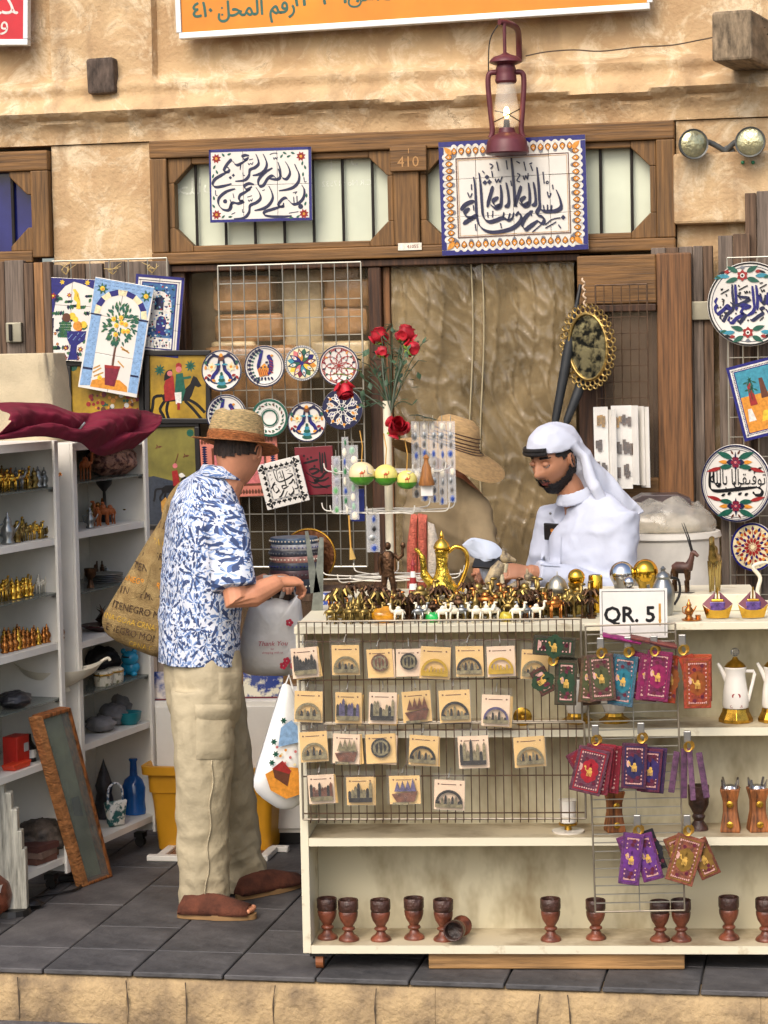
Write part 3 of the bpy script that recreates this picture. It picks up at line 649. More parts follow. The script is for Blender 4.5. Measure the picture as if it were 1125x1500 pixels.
# ---- emergency spot lamps
EL = thing('emergency_light', 'pair of round spot lamps on plastered box beside the transom', 'lamp', w2(*wl(1060, 216, .1)), -YAW)
m_lens = M('lamp_lens', (196, 190, 150), .08, .7, var=.25, scale=18, bump=.3, bscale=90); m_grmet = M('grey_lamp_body', (96, 98, 96), .45, .3)
c0 = wl(1060, 216, .1)
for px, py, yw in ((1016, 211, .35), (1099, 208, -.1)):
 c = wl(px, py, .14) - c0; c.y -= .0
 R = Matrix.Rotation(yw, 3, 'Z') @ Matrix.Rotation(pi / 2, 3, 'X')
 L_ = MB().lathe([(.02, -.075), (.045, -.06), (.058, -.02), (.062, .0), (.06, .008), (.054, .004)], 28, c=c, rot=R, cap=False).build('spot_lamp', m_grmet, EL, smooth=40)
 MB().lathe([(.055, .002), (.045, .010), (.025, .015), (.0, .017)], 24, c=c, rot=R, cap=False).build('lens', m_lens, L_, smooth=60)
 MB().tube(smooth([tuple(c + V((.03, .05, 0))), tuple(c * .5 + V((0, .07, .02))), (0.005, .07, -.01)], 4), .012, 8).build('arm', m_grmet, EL, smooth=60)
MB().lathe([(.0, 0), (.028, 0), (.024, .03), (.0, .034)], 16, c=(.015, .1, -.01), rot=Matrix.Rotation(pi / 2, 3, 'X')).build('swivel', m_grmet, EL, smooth=40)
for px in (1088, 1103):
 c = wl(px, 238, .07) - c0; MB().sph(c, .008, 8, 6).build('indicator', M('green_led', (60, 130, 90), .2), EL, smooth=60)
# ================================================================== WIRE GRIDS AND HANGING GOODS
m_wire = M('plated_wire', (176, 172, 160), .35, .75, var=.12); m_wirew = M('white_wire', (222, 216, 202), .45, var=.05); m_rust = M('brown_wire', (96, 74, 56), .5, .4, var=.3, scale=30); m_wired = M('dull_wire', (140, 130, 114), .45, .5, var=.2)
def grid(name, label, p0, p1, off, nx, nzz, mat, r=.0024, frame=wl, org=None, yaw=YAW):
 a, c = frame(*p0, off), frame(*p1, off); W, H = c.x - a.x, a.z - c.z
 o_ = WO if org is None else org
 t = thing(name, label, 'wire grid', o_ + V((cos(yaw), -sin(yaw), 0)) * a.x + V((-sin(yaw), -cos(yaw), 0)) * off + V((0, 0, c.z)), -yaw)
 b = MB()
 for x in (0, W): b.tube([(x, 0, 0), (x, 0, H)], r * 1.7, 6)
 for z in (0, H): b.tube([(0, 0, z), (W, 0, z)], r * 1.7, 6)
 b.build('frame', mat, t); b = MB()
 for i in range(1, nx): b.tube([(W * i / nx, -.002, 0), (W * i / nx, -.002, H)], r, 5)
 for j in range(1, nzz): b.tube([(0, .003, H * j / nzz), (W, .003, H * j / nzz)], r, 5)
 b.build('wires', mat, t, kind='stuff'); return t
grid('wire_grid', 'bright wire grid with painted plates over the left shop window', (319, 390), (538, 830), .12, 11, 17, m_wire)
grid('wire_grid', 'wire grid behind the three picture tiles on grey shutters', (76, 383), (252, 660), .11, 6, 8, m_wire)
grid('wire_grid', 'rusty wire grid hanging on the open door leaf', (872, 418), (950, 606), .21, 6, 8, m_rust, .002)
grid('wire_grid', 'wire grid holding the large plates at right edge', (1065, 378), (1290, 900), .2, 10, 18, m_wire)
# the three picture tiles at left
RG, SCL = (60, 395), 5.233
t, f, W, H = hang(RG, SCL, (48, 55), (395, 75), (60, 690), .16, 'picture_tile', 'picture tile with yellow bird over fruit in blue footed bowl', 'tile picture')
tiles(t, W, H, 2, 3, m_white); b = MB(); e = -.0005
T = lambda pts: [f(*q) for q in pts]
b.flat(T([(52, 60), (392, 78), (392, 150), (300, 110), (235, 92), (170, 125), (110, 200), (90, 360), (55, 360)]), e, iN); b.flat(T([(65, 370), (100, 370), (105, 685), (72, 685)]), e, iI)
for c, r, col in (((82, 200), 26, iR), ((145, 95), 20, iY), ((338, 100), 22, iY), ((205, 195), 20, iR), ((205, 600), 22, iM), ((318, 610), 24, iM), ((205, 675), 22, iM), ((300, 680), 20, iM), ((118, 490), 14, iR), ((140, 570), 14, iR)): flower(b, f(*c), r * W / 347, e - .0004, col, iY)
b.flat(T([(228, 150), (250, 148), (275, 180), (292, 240), (298, 300), (265, 300), (268, 250), (240, 225), (245, 180)]), e - .0004, iY)
b.stroke(T([(262, 180), (285, 235)]), .002, e - .0006, iB)
for c, r, col in (((195, 365), 32, iB), ((240, 355), 26, iY), ((285, 430), 36, iO), ((330, 420), 26, iY), ((265, 380), 22, iY), ((300, 455), 20, iR)): b.disc(f(*c), r * W / 347, e - .0003 - .0001 * (r % 5), col, 14)
for i in range(34):
 b.disc(f(150 + (i % 6) * 15 + (i // 6 % 2) * 7, 410 + (i // 6) * 20), .0058, e - .0007, iL if i % 3 else iG, 8)
b.flat(T([(205, 470), (355, 470), (345, 540), (290, 580), (290, 630), (305, 690), (225, 690), (240, 630), (240, 580), (215, 540)]), e - .0008, paint and iN)
for i in range(90):
 b.leaf(f(95 + (i * 67) % 280, 200 + (i * 149) % 480), i * 1.3, .022, .012, e - .0002, (iI, iG, iL)[i % 3])
for i in range(18): b.disc(f(215 + (i * 31) % 130, 478 + (i * 17) % 60), .002, e - .001, iS, 6)
deco(b, t)
t, f, W, H = hang(RG, SCL, (712, 30), (1083, 62), (700, 645), .14, 'picture_tile', 'picture tile of arched blue doorways with navy patterned border', 'tile picture')
tiles(t, W, H, 2, 3, m_white); b = MB(); T = lambda pts: [f(*q) for q in pts]
for z0, z1, x0, x1 in ((H / 2 - .012, H / 2, -W / 2, W / 2), (-H / 2, -H / 2 + .012, -W / 2, W / 2), (-H / 2, H / 2, -W / 2, -W / 2 + .012), (-H / 2, H / 2, W / 2 - .012, W / 2)): b.flat(sq(x0, x1, z0, z1), e - .0001 * (x1 > .05) - .0001 * (z1 > .1), iN)
x0, x1, z0, z1 = -W / 2 + .034, W / 2 - .034, -H / 2 + .034, H / 2 - .034
b.flat(sq(x0 - .005, x1 + .005, z0 - .005, z1 + .005), e - .0003, iN); b.flat(sq(x0, x1, z0, z1), e - .0005, len(PAL)); PAL.append(paint(52, 96, 142))
for i in range(60):                                   # lattice border
 for q in ((-W / 2 + .015 + (W - .03) * i / 60, H / 2 - .022), (-W / 2 + .015 + (W - .03) * i / 60, -H / 2 + .022), (-W / 2 + .021, -H / 2 + .02 + (H - .04) * i / 60), (W / 2 - .021, -H / 2 + .02 + (H - .04) * i / 60)): b.disc(q, .0022, e - .0004, iI, 4)
ar_ = lambda cx, z_, wd_, h_: [(cx - wd_, z_), (cx + wd_, z_)] + [(cx + wd_ * cos(a), z_ + h_ + wd_ * 1.2 * sin(a)) for a in [pi * i / 10 for i in range(11)]]
b.flat(ar_(0.005, -.05, .055, .09), e - .0006, iWh); b.flat(ar_(.005, .025, .02, .04), e - .0007, iI); b.flat(ar_(.02, -.08, .022, .055), e - .0008, iN); b.flat(sq(x0, x1, z0, z0 + .045), e - .00065, iWh)
for i in range(170):
 xx = x0 + .004 + (i * .0371) % (x1 - x0 - .008); zz_ = z0 + .006 + (i * .0613) % (z1 - z0 - .012)
 b.leaf((xx, zz_), i * 2.1, .012, .007, e - .0009, (iI, iN, iT, iG, iS, iWh, iI, iR)[i % 8])
for i in range(10): b.stroke([(x0 + .01 + i * .014, z0 + .005), (x0 + .01 + i * .014, z0 + .03)], .002, e - .001, iI)
deco(b, t)
t, f, W, H = hang(RG, SCL, (370, 47), (825, 128), (327, 905), .19, 'picture_tile', 'tilted picture tile of lemon tree in red pot under stone arch', 'tile picture')
tiles(t, W, H, 2, 3, m_white); b = MB(); T = lambda pts: [f(*q) for q in pts]
b.flat(T([(372, 55), (822, 133), (790, 400), (745, 395), (735, 310), (700, 225), (640, 180), (580, 165), (520, 175), (470, 210), (430, 270), (400, 330), (368, 330)]), e, iS)
for i in range(9):
 a0, a1 = pi * (1.02 - i * .115), pi * (1.02 - (i + 1) * .115); P_ = []
 for r, aa in ((1, a0), (1, a1), (.78, a1), (.78, a0)): P_.append((592 + 172 * r * cos(aa) + 30 * r * cos(aa), 345 - 195 * r * sin(aa) + 28 * r * cos(aa)))
 b.flat(T(P_), e - .0003, iN if i % 2 else iC)
for q in ([(372, 335), (445, 345), (420, 890), (372, 890), (340, 890)], [(735, 385), (800, 395), (780, 955), (710, 940)]): b.flat(T(q), e - .0002, iS)
for q in ([(365, 325), (450, 340), (448, 352), (366, 338)], [(350, 745), (425, 755), (424, 772), (350, 762)], [(730, 375), (808, 388), (806, 402), (730, 390)], [(715, 805), (778, 815), (778, 830), (715, 820)]): b.flat(T(q), e - .0005, iI)
for i in range(40):
 x = 380 + (i % 14) * 31; y = 70 + (i // 14) * 26 + (x - 372) * .17
 b.stroke(T([(x, y), (x + 22, y + 4)]), .0012, e - .0004, iN)
for i in range(30):
 for cx, w_ in ((378, 42), (742, 42)):
  b.stroke(T([(cx + (i * 17) % w_, 370 + i * 17), (cx + 10 + (i * 17) % w_, 372 + i * 17)]), .001, e - .0005, iN)
b.flat(T([(430, 850), (520, 830), (640, 850), (700, 900), (705, 942), (420, 900)]), e - .0002, iO)
for q in ([(430, 760), (480, 735)], [(430, 790), (490, 755)], [(440, 820), (510, 790)], [(620, 590), (690, 640)], [(630, 610), (680, 625)], [(610, 700), (660, 750)]): b.stroke(T(q), .006, e - .0003, iGo)
b.stroke(T([(588, 480), (585, 560), (578, 640), (575, 740)]), [.005, .006, .007, .008], e - .0005, iB)
b.flat(T([(515, 735), (632, 745), (605, 900), (530, 885)]), e - .0007, iM); b.flat(T([(513, 730), (635, 742), (630, 765), (515, 752)]), e - .0009, iR)
rr = random.Random(5)
for i in range(120):
 a = rr.uniform(0, 2 * pi); r = sqrt(rr.random()); x, y = 595 + 112 * r * cos(a), 415 + 145 * r * sin(a)
 b.leaf(f(x, y), -a + rr.uniform(-.6, .6), .022, .009, e - .0006 - .00001 * i, (iG, iG, iL)[i % 3])
for c in ((545, 375), (570, 425), (600, 365), (640, 418), (628, 470), (660, 470), (572, 495), (608, 405), (770, 200), (437, 140), (487, 830)):
 b.disc(f(*c), .0105, e - .002, iY, 12); b.disc(f(c[0] + 4, c[1] + 4), .005, e - .0022, iO, 8)
for c in ((770, 200), (437, 140)):
 for i in range(7): b.leaf(f(*c), i * .9, .026, .01, e - .0018, iG)
deco(b, t)
# straw ties over them
for x, y in ((97, 402), (165, 402), (223, 400)):
 q = w2(*wl(x, y, .17)); b = MB()
 for i in range(6): b.tube(smooth([(0, 0, 0), (rj(.02), -.01, .02), (rj(.05), rj(.02), .035 + rj(.02))], 3), .0013, 4)
 t = b.build('straw_tie', M('raffia', (206, 178, 116), .8), loc=q); tag(t, 'raffia tie above the ' + {97: 'fruit bowl', 165: 'lemon tree', 223: 'blue doorway'}[x] + ' picture tile', 'tie', 'raffia ties')
# ---- plates
def plate(px, py, r, off, painter, label, rim=iI, yaw=YAW, tilt=0, D=None, group='painted plates hung on wire grids', base=iW, rim_w=.07, name='painted_plate'):
 c = w2(*wl(px, py, off)) if D is None else P(px, py, D); R = r * c.y / F
 t = thing(name, label, 'plate', c, (0, tilt, -yaw), group)
 X = Matrix.Rotation(pi / 2, 3, 'X')
 MB().lathe([(0, -.012), (R * .6, -.012), (R * .97, -.002), (R, .004), (R * .985, .0075), (R * .9, .006), (0, .004)], 48, rot=X).build('dish', PAL[base], t, smooth=50)
 b = MB(); b.ring((0, 0), R * (1 - rim_w), R * .985, -.0082, rim, 48)
 class U:                                     # draw in plate radii
  pass
 u = U(); y0 = -.0078; lay = [0]
 def Y(): lay[0] += 1; return y0 - .00003 * lay[0]
 u.leaf = lambda p, a, l, w_, c_: b.leaf((p[0] * R, p[1] * R), a, l * R, w_ * R, Y(), c_)
 u.disc = lambda p, q, c_, n=14, rz=None: b.disc((p[0] * R, p[1] * R), q * R, Y(), c_, n, rz * R if rz else None)
 u.ring = lambda p, q0, q1, c_, n=40: b.ring((p[0] * R, p[1] * R), q0 * R, q1 * R, Y(), c_, n)
 u.stroke = lambda pts, w_, c_, k=4: b.stroke(smooth([(x * R, z * R) for x, z in pts], k), w_ * R, Y(), c_)
 u.nib = lambda pts, nx, n_, c_: b.nib([(x * R, z * R) for x, z in pts], nx * R, n_ * R, Y(), c_, .012 * R)
 u.poly = lambda pts, c_: b.flat([(x * R, z * R) for x, z in pts], Y(), c_)
 u.text = lambda s_, size, x, z, c_, **k: b.text(s_, size * R, x * R, z * R, Y(), c_, **k)
 painter(u); deco(b, t); return t
def mirror_draw(fn):
 for s_ in (-1, 1): fn(s_)
def p_birds(u):
 def h(s_):
  X = lambda pts: [(x * s_, z) for x, z in pts]
  u.stroke(X([(.05, .62), (.35, .72), (.6, .55), (.72, .25)]), .12, iI); u.stroke(X([(.12, .3), (.2, 0), (.38, -.2), (.5, -.5)]), .17, iN)
  u.stroke(X([(.1, .55), (.15, .25), (.12, .0)]), .1, iI); u.stroke(X([(.2, -.6), (.45, -.55), (.7, -.3)]), .06, iI)
  flower(u_b(u), (.48 * s_, .18), .24, None, iC, iO)
  for x, z, a, c_ in ((.78, .05, 1.6, iO), (.7, -.25, -.8, iR), (.3, -.5, .4, iO), (.62, -.5, 1.2, iI), (.8, .3, 1.9, iG), (.25, .75, .2, iI), (.5, -.25, .3, iR)): u.leaf((x * s_, z), a if s_ > 0 else pi - a, .22, .13, c_)
  u.leaf((.05 * s_, .3), 0 if s_ > 0 else pi, .3, .09, iT)
 mirror_draw(h); u.disc((0, .62), .15, iB); u.disc((0, .74), .09, iO)
 for i, (z, w_) in enumerate(((-.75, .26), (-.6, .22), (-.45, .17), (-.3, .12), (-.15, .07))): u.disc((0, z), w_, (iG, iT)[i % 2], 12, .1)
class u_b:                                       # lets flower() draw on a plate
 def __init__(s, u): s.u = u
 def leaf(s, p, a, l, w_, y, c): s.u.leaf(p, a, l, w_, c)
 def disc(s, p, r, y, c, n=10): s.u.disc(p, r, c, n)
_fl = flower
def flower(b, c, r, y, petal, core, n=6, k=.42):
 if y is None:
  for i in range(n): b.leaf(c, 2 * pi * i / n + .3, r, r * k * 1.3, 0, petal)
  b.disc(c, r * .3, 0, core, 10)
 else: _fl(b, c, r, y, petal, core, n, k)
def p_peacock(u):
 u.ring((0, 0), .84, .87, iI)
 u.stroke([(-.12, .78), (-.2, .4), (-.3, .0), (-.2, -.35)], .16, iN)
 for i in range(11):
  a = 1.75 + i * .26; p = (-.12 + .52 * cos(a), -.0 + .68 * sin(a)); u.leaf(p, a, .22, .16, iI); u.disc((p[0] + .04, p[1]), .05, iG, 8)
 u.poly([(.15, .42), (.3, .52), (.42, .3), (.44, .0), (.36, -.3), (.2, -.42), (.1, -.25), (.24, .0), (.22, .25)], iN); u.disc((.24, .44), .12, iN); u.leaf((.3, .5), .1, .16, .12, iO)
 for i in range(5): u.stroke([(.26, .3 - i * .13), (.42, .2 - i * .13)], .05, iM if i % 2 else iR)
 u.poly([(-.35, -.15), (.0, .15), (.22, -.1), (.15, -.42), (-.25, -.5)], iO)
 for i in range(5): u.stroke([(-.3 + i * .1, -.1 - i * .02), (-.22 + i * .1, -.45)], .04, iR)
 for i in range(8): u.disc((-.05 + .25 * cos(i), .05 + .15 * sin(i * 2)), .05, iI, 8)
 for i in range(5): u.leaf((-.25 + i * .14, -.5), -1.57 + (i - 2) * .3, .2, .1, iI)
def p_geo(u):
 u.disc((0, 0), .92, iGr, 40); u.disc((0, 0), .86, iC, 40)
 cs = (iM, iL, iO, iN, iG, iP, iT, iY)
 for i in range(8):
  a = pi * i / 4 + .2; u.leaf((cos(a + .39) * .35, sin(a + .39) * .35), a + .39, .5, .34, cs[(i + 3) % 8])
 for i in range(8):
  a = pi * i / 4 + .2; u.leaf((0, 0), a, .86, .34, iI); u.leaf((.08 * cos(a), .08 * sin(a)), a, .7, .26, cs[i]); u.leaf((.35 * cos(a), .35 * sin(a)), a, .36, .17, iWh); u.disc((.55 * cos(a), .55 * sin(a)), .05, cs[(i + 2) % 8], 8)
 u.disc((0, 0), .12, iN, 8)
 for i in range(48):
  a = 2 * pi * i / 48; u.disc((.95 * cos(a), .95 * sin(a)), .035, iWh, 6)
def p_lace(u):
 for i in range(8):
  a = pi * i / 4; c = (.42 * cos(a), .42 * sin(a)); u.ring(c, .42, .455, iR, 28)
 for i in range(16):
  a = pi * i / 8 + .2; u.leaf((.66 * cos(a), .66 * sin(a)), a, .2, .09, (iI, iG, iO, iM)[i % 4]); u.leaf((.38 * cos(a), .38 * sin(a)), a, .16, .07, (iR, iGr)[i % 2])
 u.ring((0, 0), .84, .87, iR); u.disc((0, 0), .06, iR)
def p_green(u):
 u.ring((0, 0), .86, .93, iG); u.ring((0, 0), .36, .44, iG); u.ring((0, 0), .48, .5, iG)
 for i in range(22):
  a = 2 * pi * i / 22; u.leaf((.66 * cos(a), .66 * sin(a)), a + 1.1, .2, .08, (iG, iB, iL)[i % 3])
 for i in range(12):
  a = 2 * pi * i / 12 + .2; u.disc((.77 * cos(a), .77 * sin(a)), .04, iG, 8)
def p_lattice(u):
 u.disc((0, 0), .94, iI, 40)
 for i in range(8):
  a = pi * i / 4 + .1; u.stroke([(0, 0), (.45 * cos(a - .25), .45 * sin(a - .25)), (.9 * cos(a), .9 * sin(a))], .045, iWh); u.leaf((.4 * cos(a + .35), .4 * sin(a + .35)), a + .35, .42, .25, iWh); u.leaf((.46 * cos(a + .35), .46 * sin(a + .35)), a + .35, .3, .16, iO if i % 2 else iN)
  u.ring((.5 * cos(a), .5 * sin(a)), .24, .275, iWh, 20); u.disc((.75 * cos(a), .75 * sin(a)), .07, iO, 8)
 u.disc((0, 0), .1, iG)
def p_red(u):
 u.disc((0, 0), .9, iC, 40)
 for k, n, c_, l in ((.78, 16, iN, .2), (.6, 16, iR, .2), (.42, 12, iN, .18), (.2, 12, iR, .24)):
  for i in range(n):
   a = 2 * pi * i / n + k; u.leaf((k * cos(a) * .85, k * sin(a) * .85), a, l, .12, c_)
 for i in range(12):
  a = pi * i / 6; u.stroke([(.1 * cos(a), .1 * sin(a)), (.8 * cos(a), .8 * sin(a))], .025, iR); u.disc((.68 * cos(a + .26), .68 * sin(a + .26)), .07, iO, 8)
def G2(x, y): return ((x - 827) / 692, (735 - y) / 692)
def p_script(u):
 u.ring((0, 0), .885, .9, iI, 60)
 SG_ = [[(545, 405), (548, 560), (565, 740), (535, 830), (450, 905), (395, 1000), (348, 965), (350, 890)], [(595, 405), (600, 560), (612, 740), (602, 835)], [(300, 620), (265, 690), (292, 740), (262, 800), (290, 885), (345, 862), (420, 800), (470, 750), (512, 772), (478, 812), (425, 790)], [(510, 690), (560, 742), (640, 745), (760, 692), (832, 640), (700, 618), (640, 600), (690, 665)],
           [(852, 772), (750, 742), (680, 772), (740, 802), (842, 780)], [(720, 790), (680, 885), (742, 892), (610, 962), (540, 1035), (478, 1012), (500, 930)], [(772, 900), (700, 992), (650, 1045), (636, 985)], [(870, 438), (880, 560), (892, 700), (902, 800), (868, 872), (780, 925)], [(932, 428), (945, 560), (952, 700), (945, 835)],
           [(1000, 565), (1010, 650), (1022, 722), (1062, 722), (1082, 590)], [(1080, 720), (1112, 722), (1118, 550)], [(950, 620), (982, 600), (1002, 705)], [(1112, 862), (1060, 800), (1000, 832), (1042, 882), (960, 942), (870, 1005), (828, 985)], [(1180, 425), (1190, 560), (1205, 720), (1175, 800)], [(1110, 880), (1200, 842), (1290, 825), (1335, 735)], [(1240, 430), (1252, 560), (1258, 760)], [(1300, 560), (1320, 640), (1280, 720)], [(1380, 600), (1390, 700), (1340, 780), (1260, 800)]]
 for s_ in SG_: u.nib([G2(*q) for q in s_], .045, -.05, iN if SG_.index(s_) % 3 else iI)
 for s_ in ([(355, 562), (490, 488)], [(650, 502), (795, 428)], [(985, 482), (1105, 418)], [(360, 470), (375, 500), (390, 468)], [(640, 420), (665, 445)], [(740, 520), (760, 560), (780, 520), (795, 555)], [(640, 560), (680, 540), (650, 600)], [(1010, 500), (1030, 540), (1055, 505), (1070, 540)], [(370, 640), (405, 660), (380, 690)], [(410, 650), (390, 750)], [(990, 400), (1040, 390)], [(820, 520), (832, 560)], [(440, 560), (455, 600)], [(985, 1010), (1050, 950)], [(905, 880), (940, 870)]):
  u.stroke([G2(*q) for q in s_], .03, iK, 3)
 for c in ((310, 780), (350, 775), (420, 870), (440, 870), (600, 885), (380, 915), (530, 960), (795, 1000)): u.disc(G2(*c), .028, iK, 4)
 for cx, cy, sg in ((710, 265, 1), (790, 1200, -1)):
  c = G2(cx, cy)
  for s_ in (-1, 1):
   for dx, dz, a, l, w_, c_ in ((.1, .08, .5, .3, .12, iG), (.1, -.06, -.3, .32, .12, iG), (.3, -.02, .1, .3, .1, iT), (.42, .0, -.25, .26, .08, iT), (.3, .08, .2, .16, .08, iR), (.4, .1, -.3, .16, .06, iK), (.5, -.06, .3, .16, .07, iG)):
    u.leaf((c[0] + dx * s_, c[1] + dz * sg), (a * sg if s_ > 0 else pi - a * sg), l, w_, c_)
  for i in range(6): u.leaf(c, i * pi / 3 + .5, .14, .11, iR)
  u.disc(c, .055, iWh, 10); u.disc(c, .03, iK, 8)
  for i in range(5): u.leaf((c[0], c[1] + sg * .15), pi / 2 * sg + (i - 2) * .4, .09, .03, iGr)
def p_script2(u):
 for q in (.86, .91): u.ring((0, 0), q, q + .012, iI, 60)
 u.text(ar('توفيقي'), .52, .38, -.02, iK, sx=.62, sz=.85); u.text(ar('الا بالله'), .5, -.32, -.04, iK, sx=.62, sz=1.15)
 u.nib([(-.72, .36), (-.74, .0), (-.7, -.16), (-.5, -.2), (.1, -.14), (.6, -.08)], .05, -.06, iK); u.nib([(.62, -.1), (.74, -.16), (.7, -.28), (.52, -.28), (.5, -.2)], .05, -.05, iK); u.nib([(-.62, .3), (-.62, .05), (-.5, -.08), (-.42, .0)], .04, -.05, iK)
 for x, z in ((-.35, -.3), (.12, -.26), (.3, -.27), (-.18, -.26)): u.leaf((x - .06, z - .03), .5, .13, .07, iK)
 for i, (x, z) in enumerate(((.1, .4), (.2, .42), (.35, .33), (.62, .37), (.5, .3))): u.leaf((x, z), .4, .13, .06, iK)
 for sg in (1, -1):
  c = (0, .56 * sg - .02)
  for s_ in (-1, 1):
   for dx, dz, a, l, w_, c_ in ((.08, .1, .35, .48, .15, iG), (.1, -.1, -.1, .4, .13, iG), (.2, .0, .05, .28, .1, iO), (.06, .0, 0, .2, .16, iI), (.4, -.14, -.25, .44, .1, iR)):
    u.leaf((c[0] + dx * s_, c[1] + dz * sg), (a * sg if s_ > 0 else pi - a * sg), l, w_, c_)
   u.leaf((.06 * s_, c[1] + .2 * sg), sg * (pi / 2 - .6 * s_), .14, .05, iB)
  u.leaf((0, c[1] - .22 * sg), sg * pi / 2, .5, .09, iI)
  for i in range(6): u.disc((c[0] + .09 * cos(i * 1.05), c[1] + .1 * sin(i * 1.05)), .05, iM, 8)
  u.disc(c, .04, iP, 8)
PG = .165
plate(325, 543, 30.5, PG, p_birds, 'painted plate with paired navy birds, leftmost of the upper row')
plate(388, 536.6, 30.5, PG, p_peacock, 'white plate painted with one navy and orange peacock in full view')
plate(443, 532, 26, PG, p_geo, 'small scalloped plate with many coloured petals', rim=iGr)
plate(497, 535.5, 30, PG, p_lace, 'white plate with red lace pattern behind the rose')
plate(332, 608, 30.5, PG, p_peacock, 'peacock plate mostly hidden behind the straw hat')
plate(395.5, 612, 28, PG, p_green, 'white plate with green rim and plain centre circle', rim=iG)
plate(450, 618, 29.5, PG, p_birds, 'painted plate with paired navy birds beside green rimmed plate')
plate(502, 599, 30.5, PG, p_lattice, 'navy and orange lattice plate below the red lace plate')
plate(1098.5, 445.4, 61.5, .25, p_script, 'large white plate with Arabic script and red flowers at upper right', rim=iK, rim_w=.055)
plate(1079, 708, 57.5, .26, p_script2, 'large plate with black Arabic script and red tipped leaves', rim=iI, rim_w=.06, yaw=YAW + .42)
plate(1104, 801, 36, .24, p_red, 'navy and red floral plate below the script plates', rim=iN, rim_w=.1, yaw=YAW + .42)
# ---- scene tile at right
t, f, W, H = hang((0, 0), 1, (1086, 538), (1186, 512), (1068, 648), .27, 'picture_tile', 'tilted tile of desert camp scene with patterned navy border', 'tile picture')
tiles(t, W, H, 1, 1, m_white); b = MB(); e = -.0006
b.flat(sq(-W / 2, W / 2, -H / 2, H / 2), e, iN); b.flat(sq(-W / 2 + .012, W / 2 - .012, -H / 2 + .012, H / 2 - .012), e - .0002, iWh)
for i in range(40):
 for q in ((-W / 2 + .016 + (W - .03) * i / 40, H / 2 - .02), (-W / 2 + .016 + (W - .03) * i / 40, -H / 2 + .02), (-W / 2 + .02, -H / 2 + .018 + (H - .034) * i / 40)): b.disc(q, .003, e - .0003, iI, 4)
x0, x1, z0, z1 = -W / 2 + .028, W / 2 - .028, -H / 2 + .028, H / 2 - .028
b.flat(sq(x0 - .004, x1 + .004, z0 - .004, z1 + .004), e - .0004, iN); b.flat(sq(x0, x1, .02, z1), e - .0006, iT); b.flat(sq(x0, x1, z0, .0205), e - .0007, iO)
for x, z, w_, h_, c_ in ((-.08, -.02, .03, .09, iR), (-.03, .0, .03, .08, iB), (.03, -.04, .05, .07, iWh), (-.05, -.09, .07, .04, iY), (.0, -.1, .06, .05, iS), (-.1, -.08, .03, .05, iWh), (.06, .02, .05, .06, iO)): b.flat([(x, z), (x + w_, z), (x + w_ * .7, z + h_), (x + w_ * .2, z + h_)], e - .0009 - abs(x) * .001, c_)
for i in range(16): b.leaf((-.07 + (i % 4) * .006, .045 + (i // 8) * .03), i * .8, .02, .007, e - .0015, iG)
b.stroke([(-.066, .0), (-.066, .05)], .004, e - .0012, iB); deco(b, t)
# ---- framed paintings
m_blk = M('black_frame', (26, 24, 24), .4, var=.1)
def painting(TL, TR, BL, off, label, back, fn):
 t, f, W, H = hang((0, 0), 1, TL, TR, BL, off, 'framed_painting', label, 'painting')
 fr = .022
 for c, d in (((0, 0, H / 2 - fr / 2), (W, .022, fr)), ((0, 0, -H / 2 + fr / 2), (W, .022, fr)), ((-W / 2 + fr / 2, 0, 0), (fr, .022, H - 2 * fr - .001)), ((W / 2 - fr / 2, 0, 0), (fr, .022, H - 2 * fr - .001))): MB().box(c, d).build('frame_bar', m_blk, t, bev=.003)
 MB().box((0, .004, 0), (W - .03, .008, H - .03)).build('canvas', back, t)
 b = MB(); fn(b, f, W, H); deco(b, t)
PAL.append(paint(54, 60, 70)); m_yel = M('mustard_ground', (164, 130, 30), .45, var=.3, scale=8); m_oliv = M('olive_ground', (120, 112, 48), .45, var=.25, scale=7)
def horse(b, f, cx, cy, k, y, sgn=1):
 Q = lambda pts: [f(cx + x * k * sgn, cy + z * k) for x, z in pts]
 b.flat(Q([(-18, 2), (-10, -4), (8, -4), (16, -12), (20, -22), (24, -20), (30, -10), (26, -8), (22, -10), (18, 2), (14, 8), (-6, 9), (-16, 10)]), y, iK)
 for pts in ([(-14, 8), (-20, 18), (-16, 26), (-14, 34)], [(-10, 8), (-12, 20), (-8, 34)], [(13, 6), (24, 12), (34, 22)], [(10, 8), (20, 18), (30, 30)], [(-17, 2), (-27, 4), (-29, 16), (-31, 24)]): b.stroke(smooth(Q(pts), 3), .0105 * k, y - .0001, iK)
def rider(b, f, W, H):
 horse(b, f, 259, 577, 1.22, -.0005)
 Q = lambda pts: [f(*q) for q in pts]
 b.flat(Q([(258, 548), (268, 546), (272, 572), (266, 592), (256, 580)]), -.001, iG); b.flat(Q([(244, 552), (254, 550), (258, 585), (242, 588), (240, 566)]), -.0011, iR); b.flat(Q([(256, 575), (266, 574), (266, 590), (258, 592)]), -.0012, iWh); b.stroke(Q([(262, 590), (262, 600)]), .012, -.0013, iR)
 b.disc(f(262, 541), .013, -.0014, iP, 12); b.disc(f(262, 536), .014, -.0013, iR, 8); b.disc(f(249, 547), .012, -.0015, iP, 12); b.leaf(f(252, 541), -2.2, .06, .03, -.0012, iK); b.stroke(Q([(268, 554), (280, 552)]), .01, -.0012, iG)
 for cx, cy in ((234, 542), (279, 536)):
  for i in range(9): b.leaf(f(cx, cy), i * .7, .026, .008, -.0011, iG)
painting((212, 513), (309, 513), (213, 620), .14, 'mustard painting of rider couple on galloping black horse in black frame', m_yel, rider)
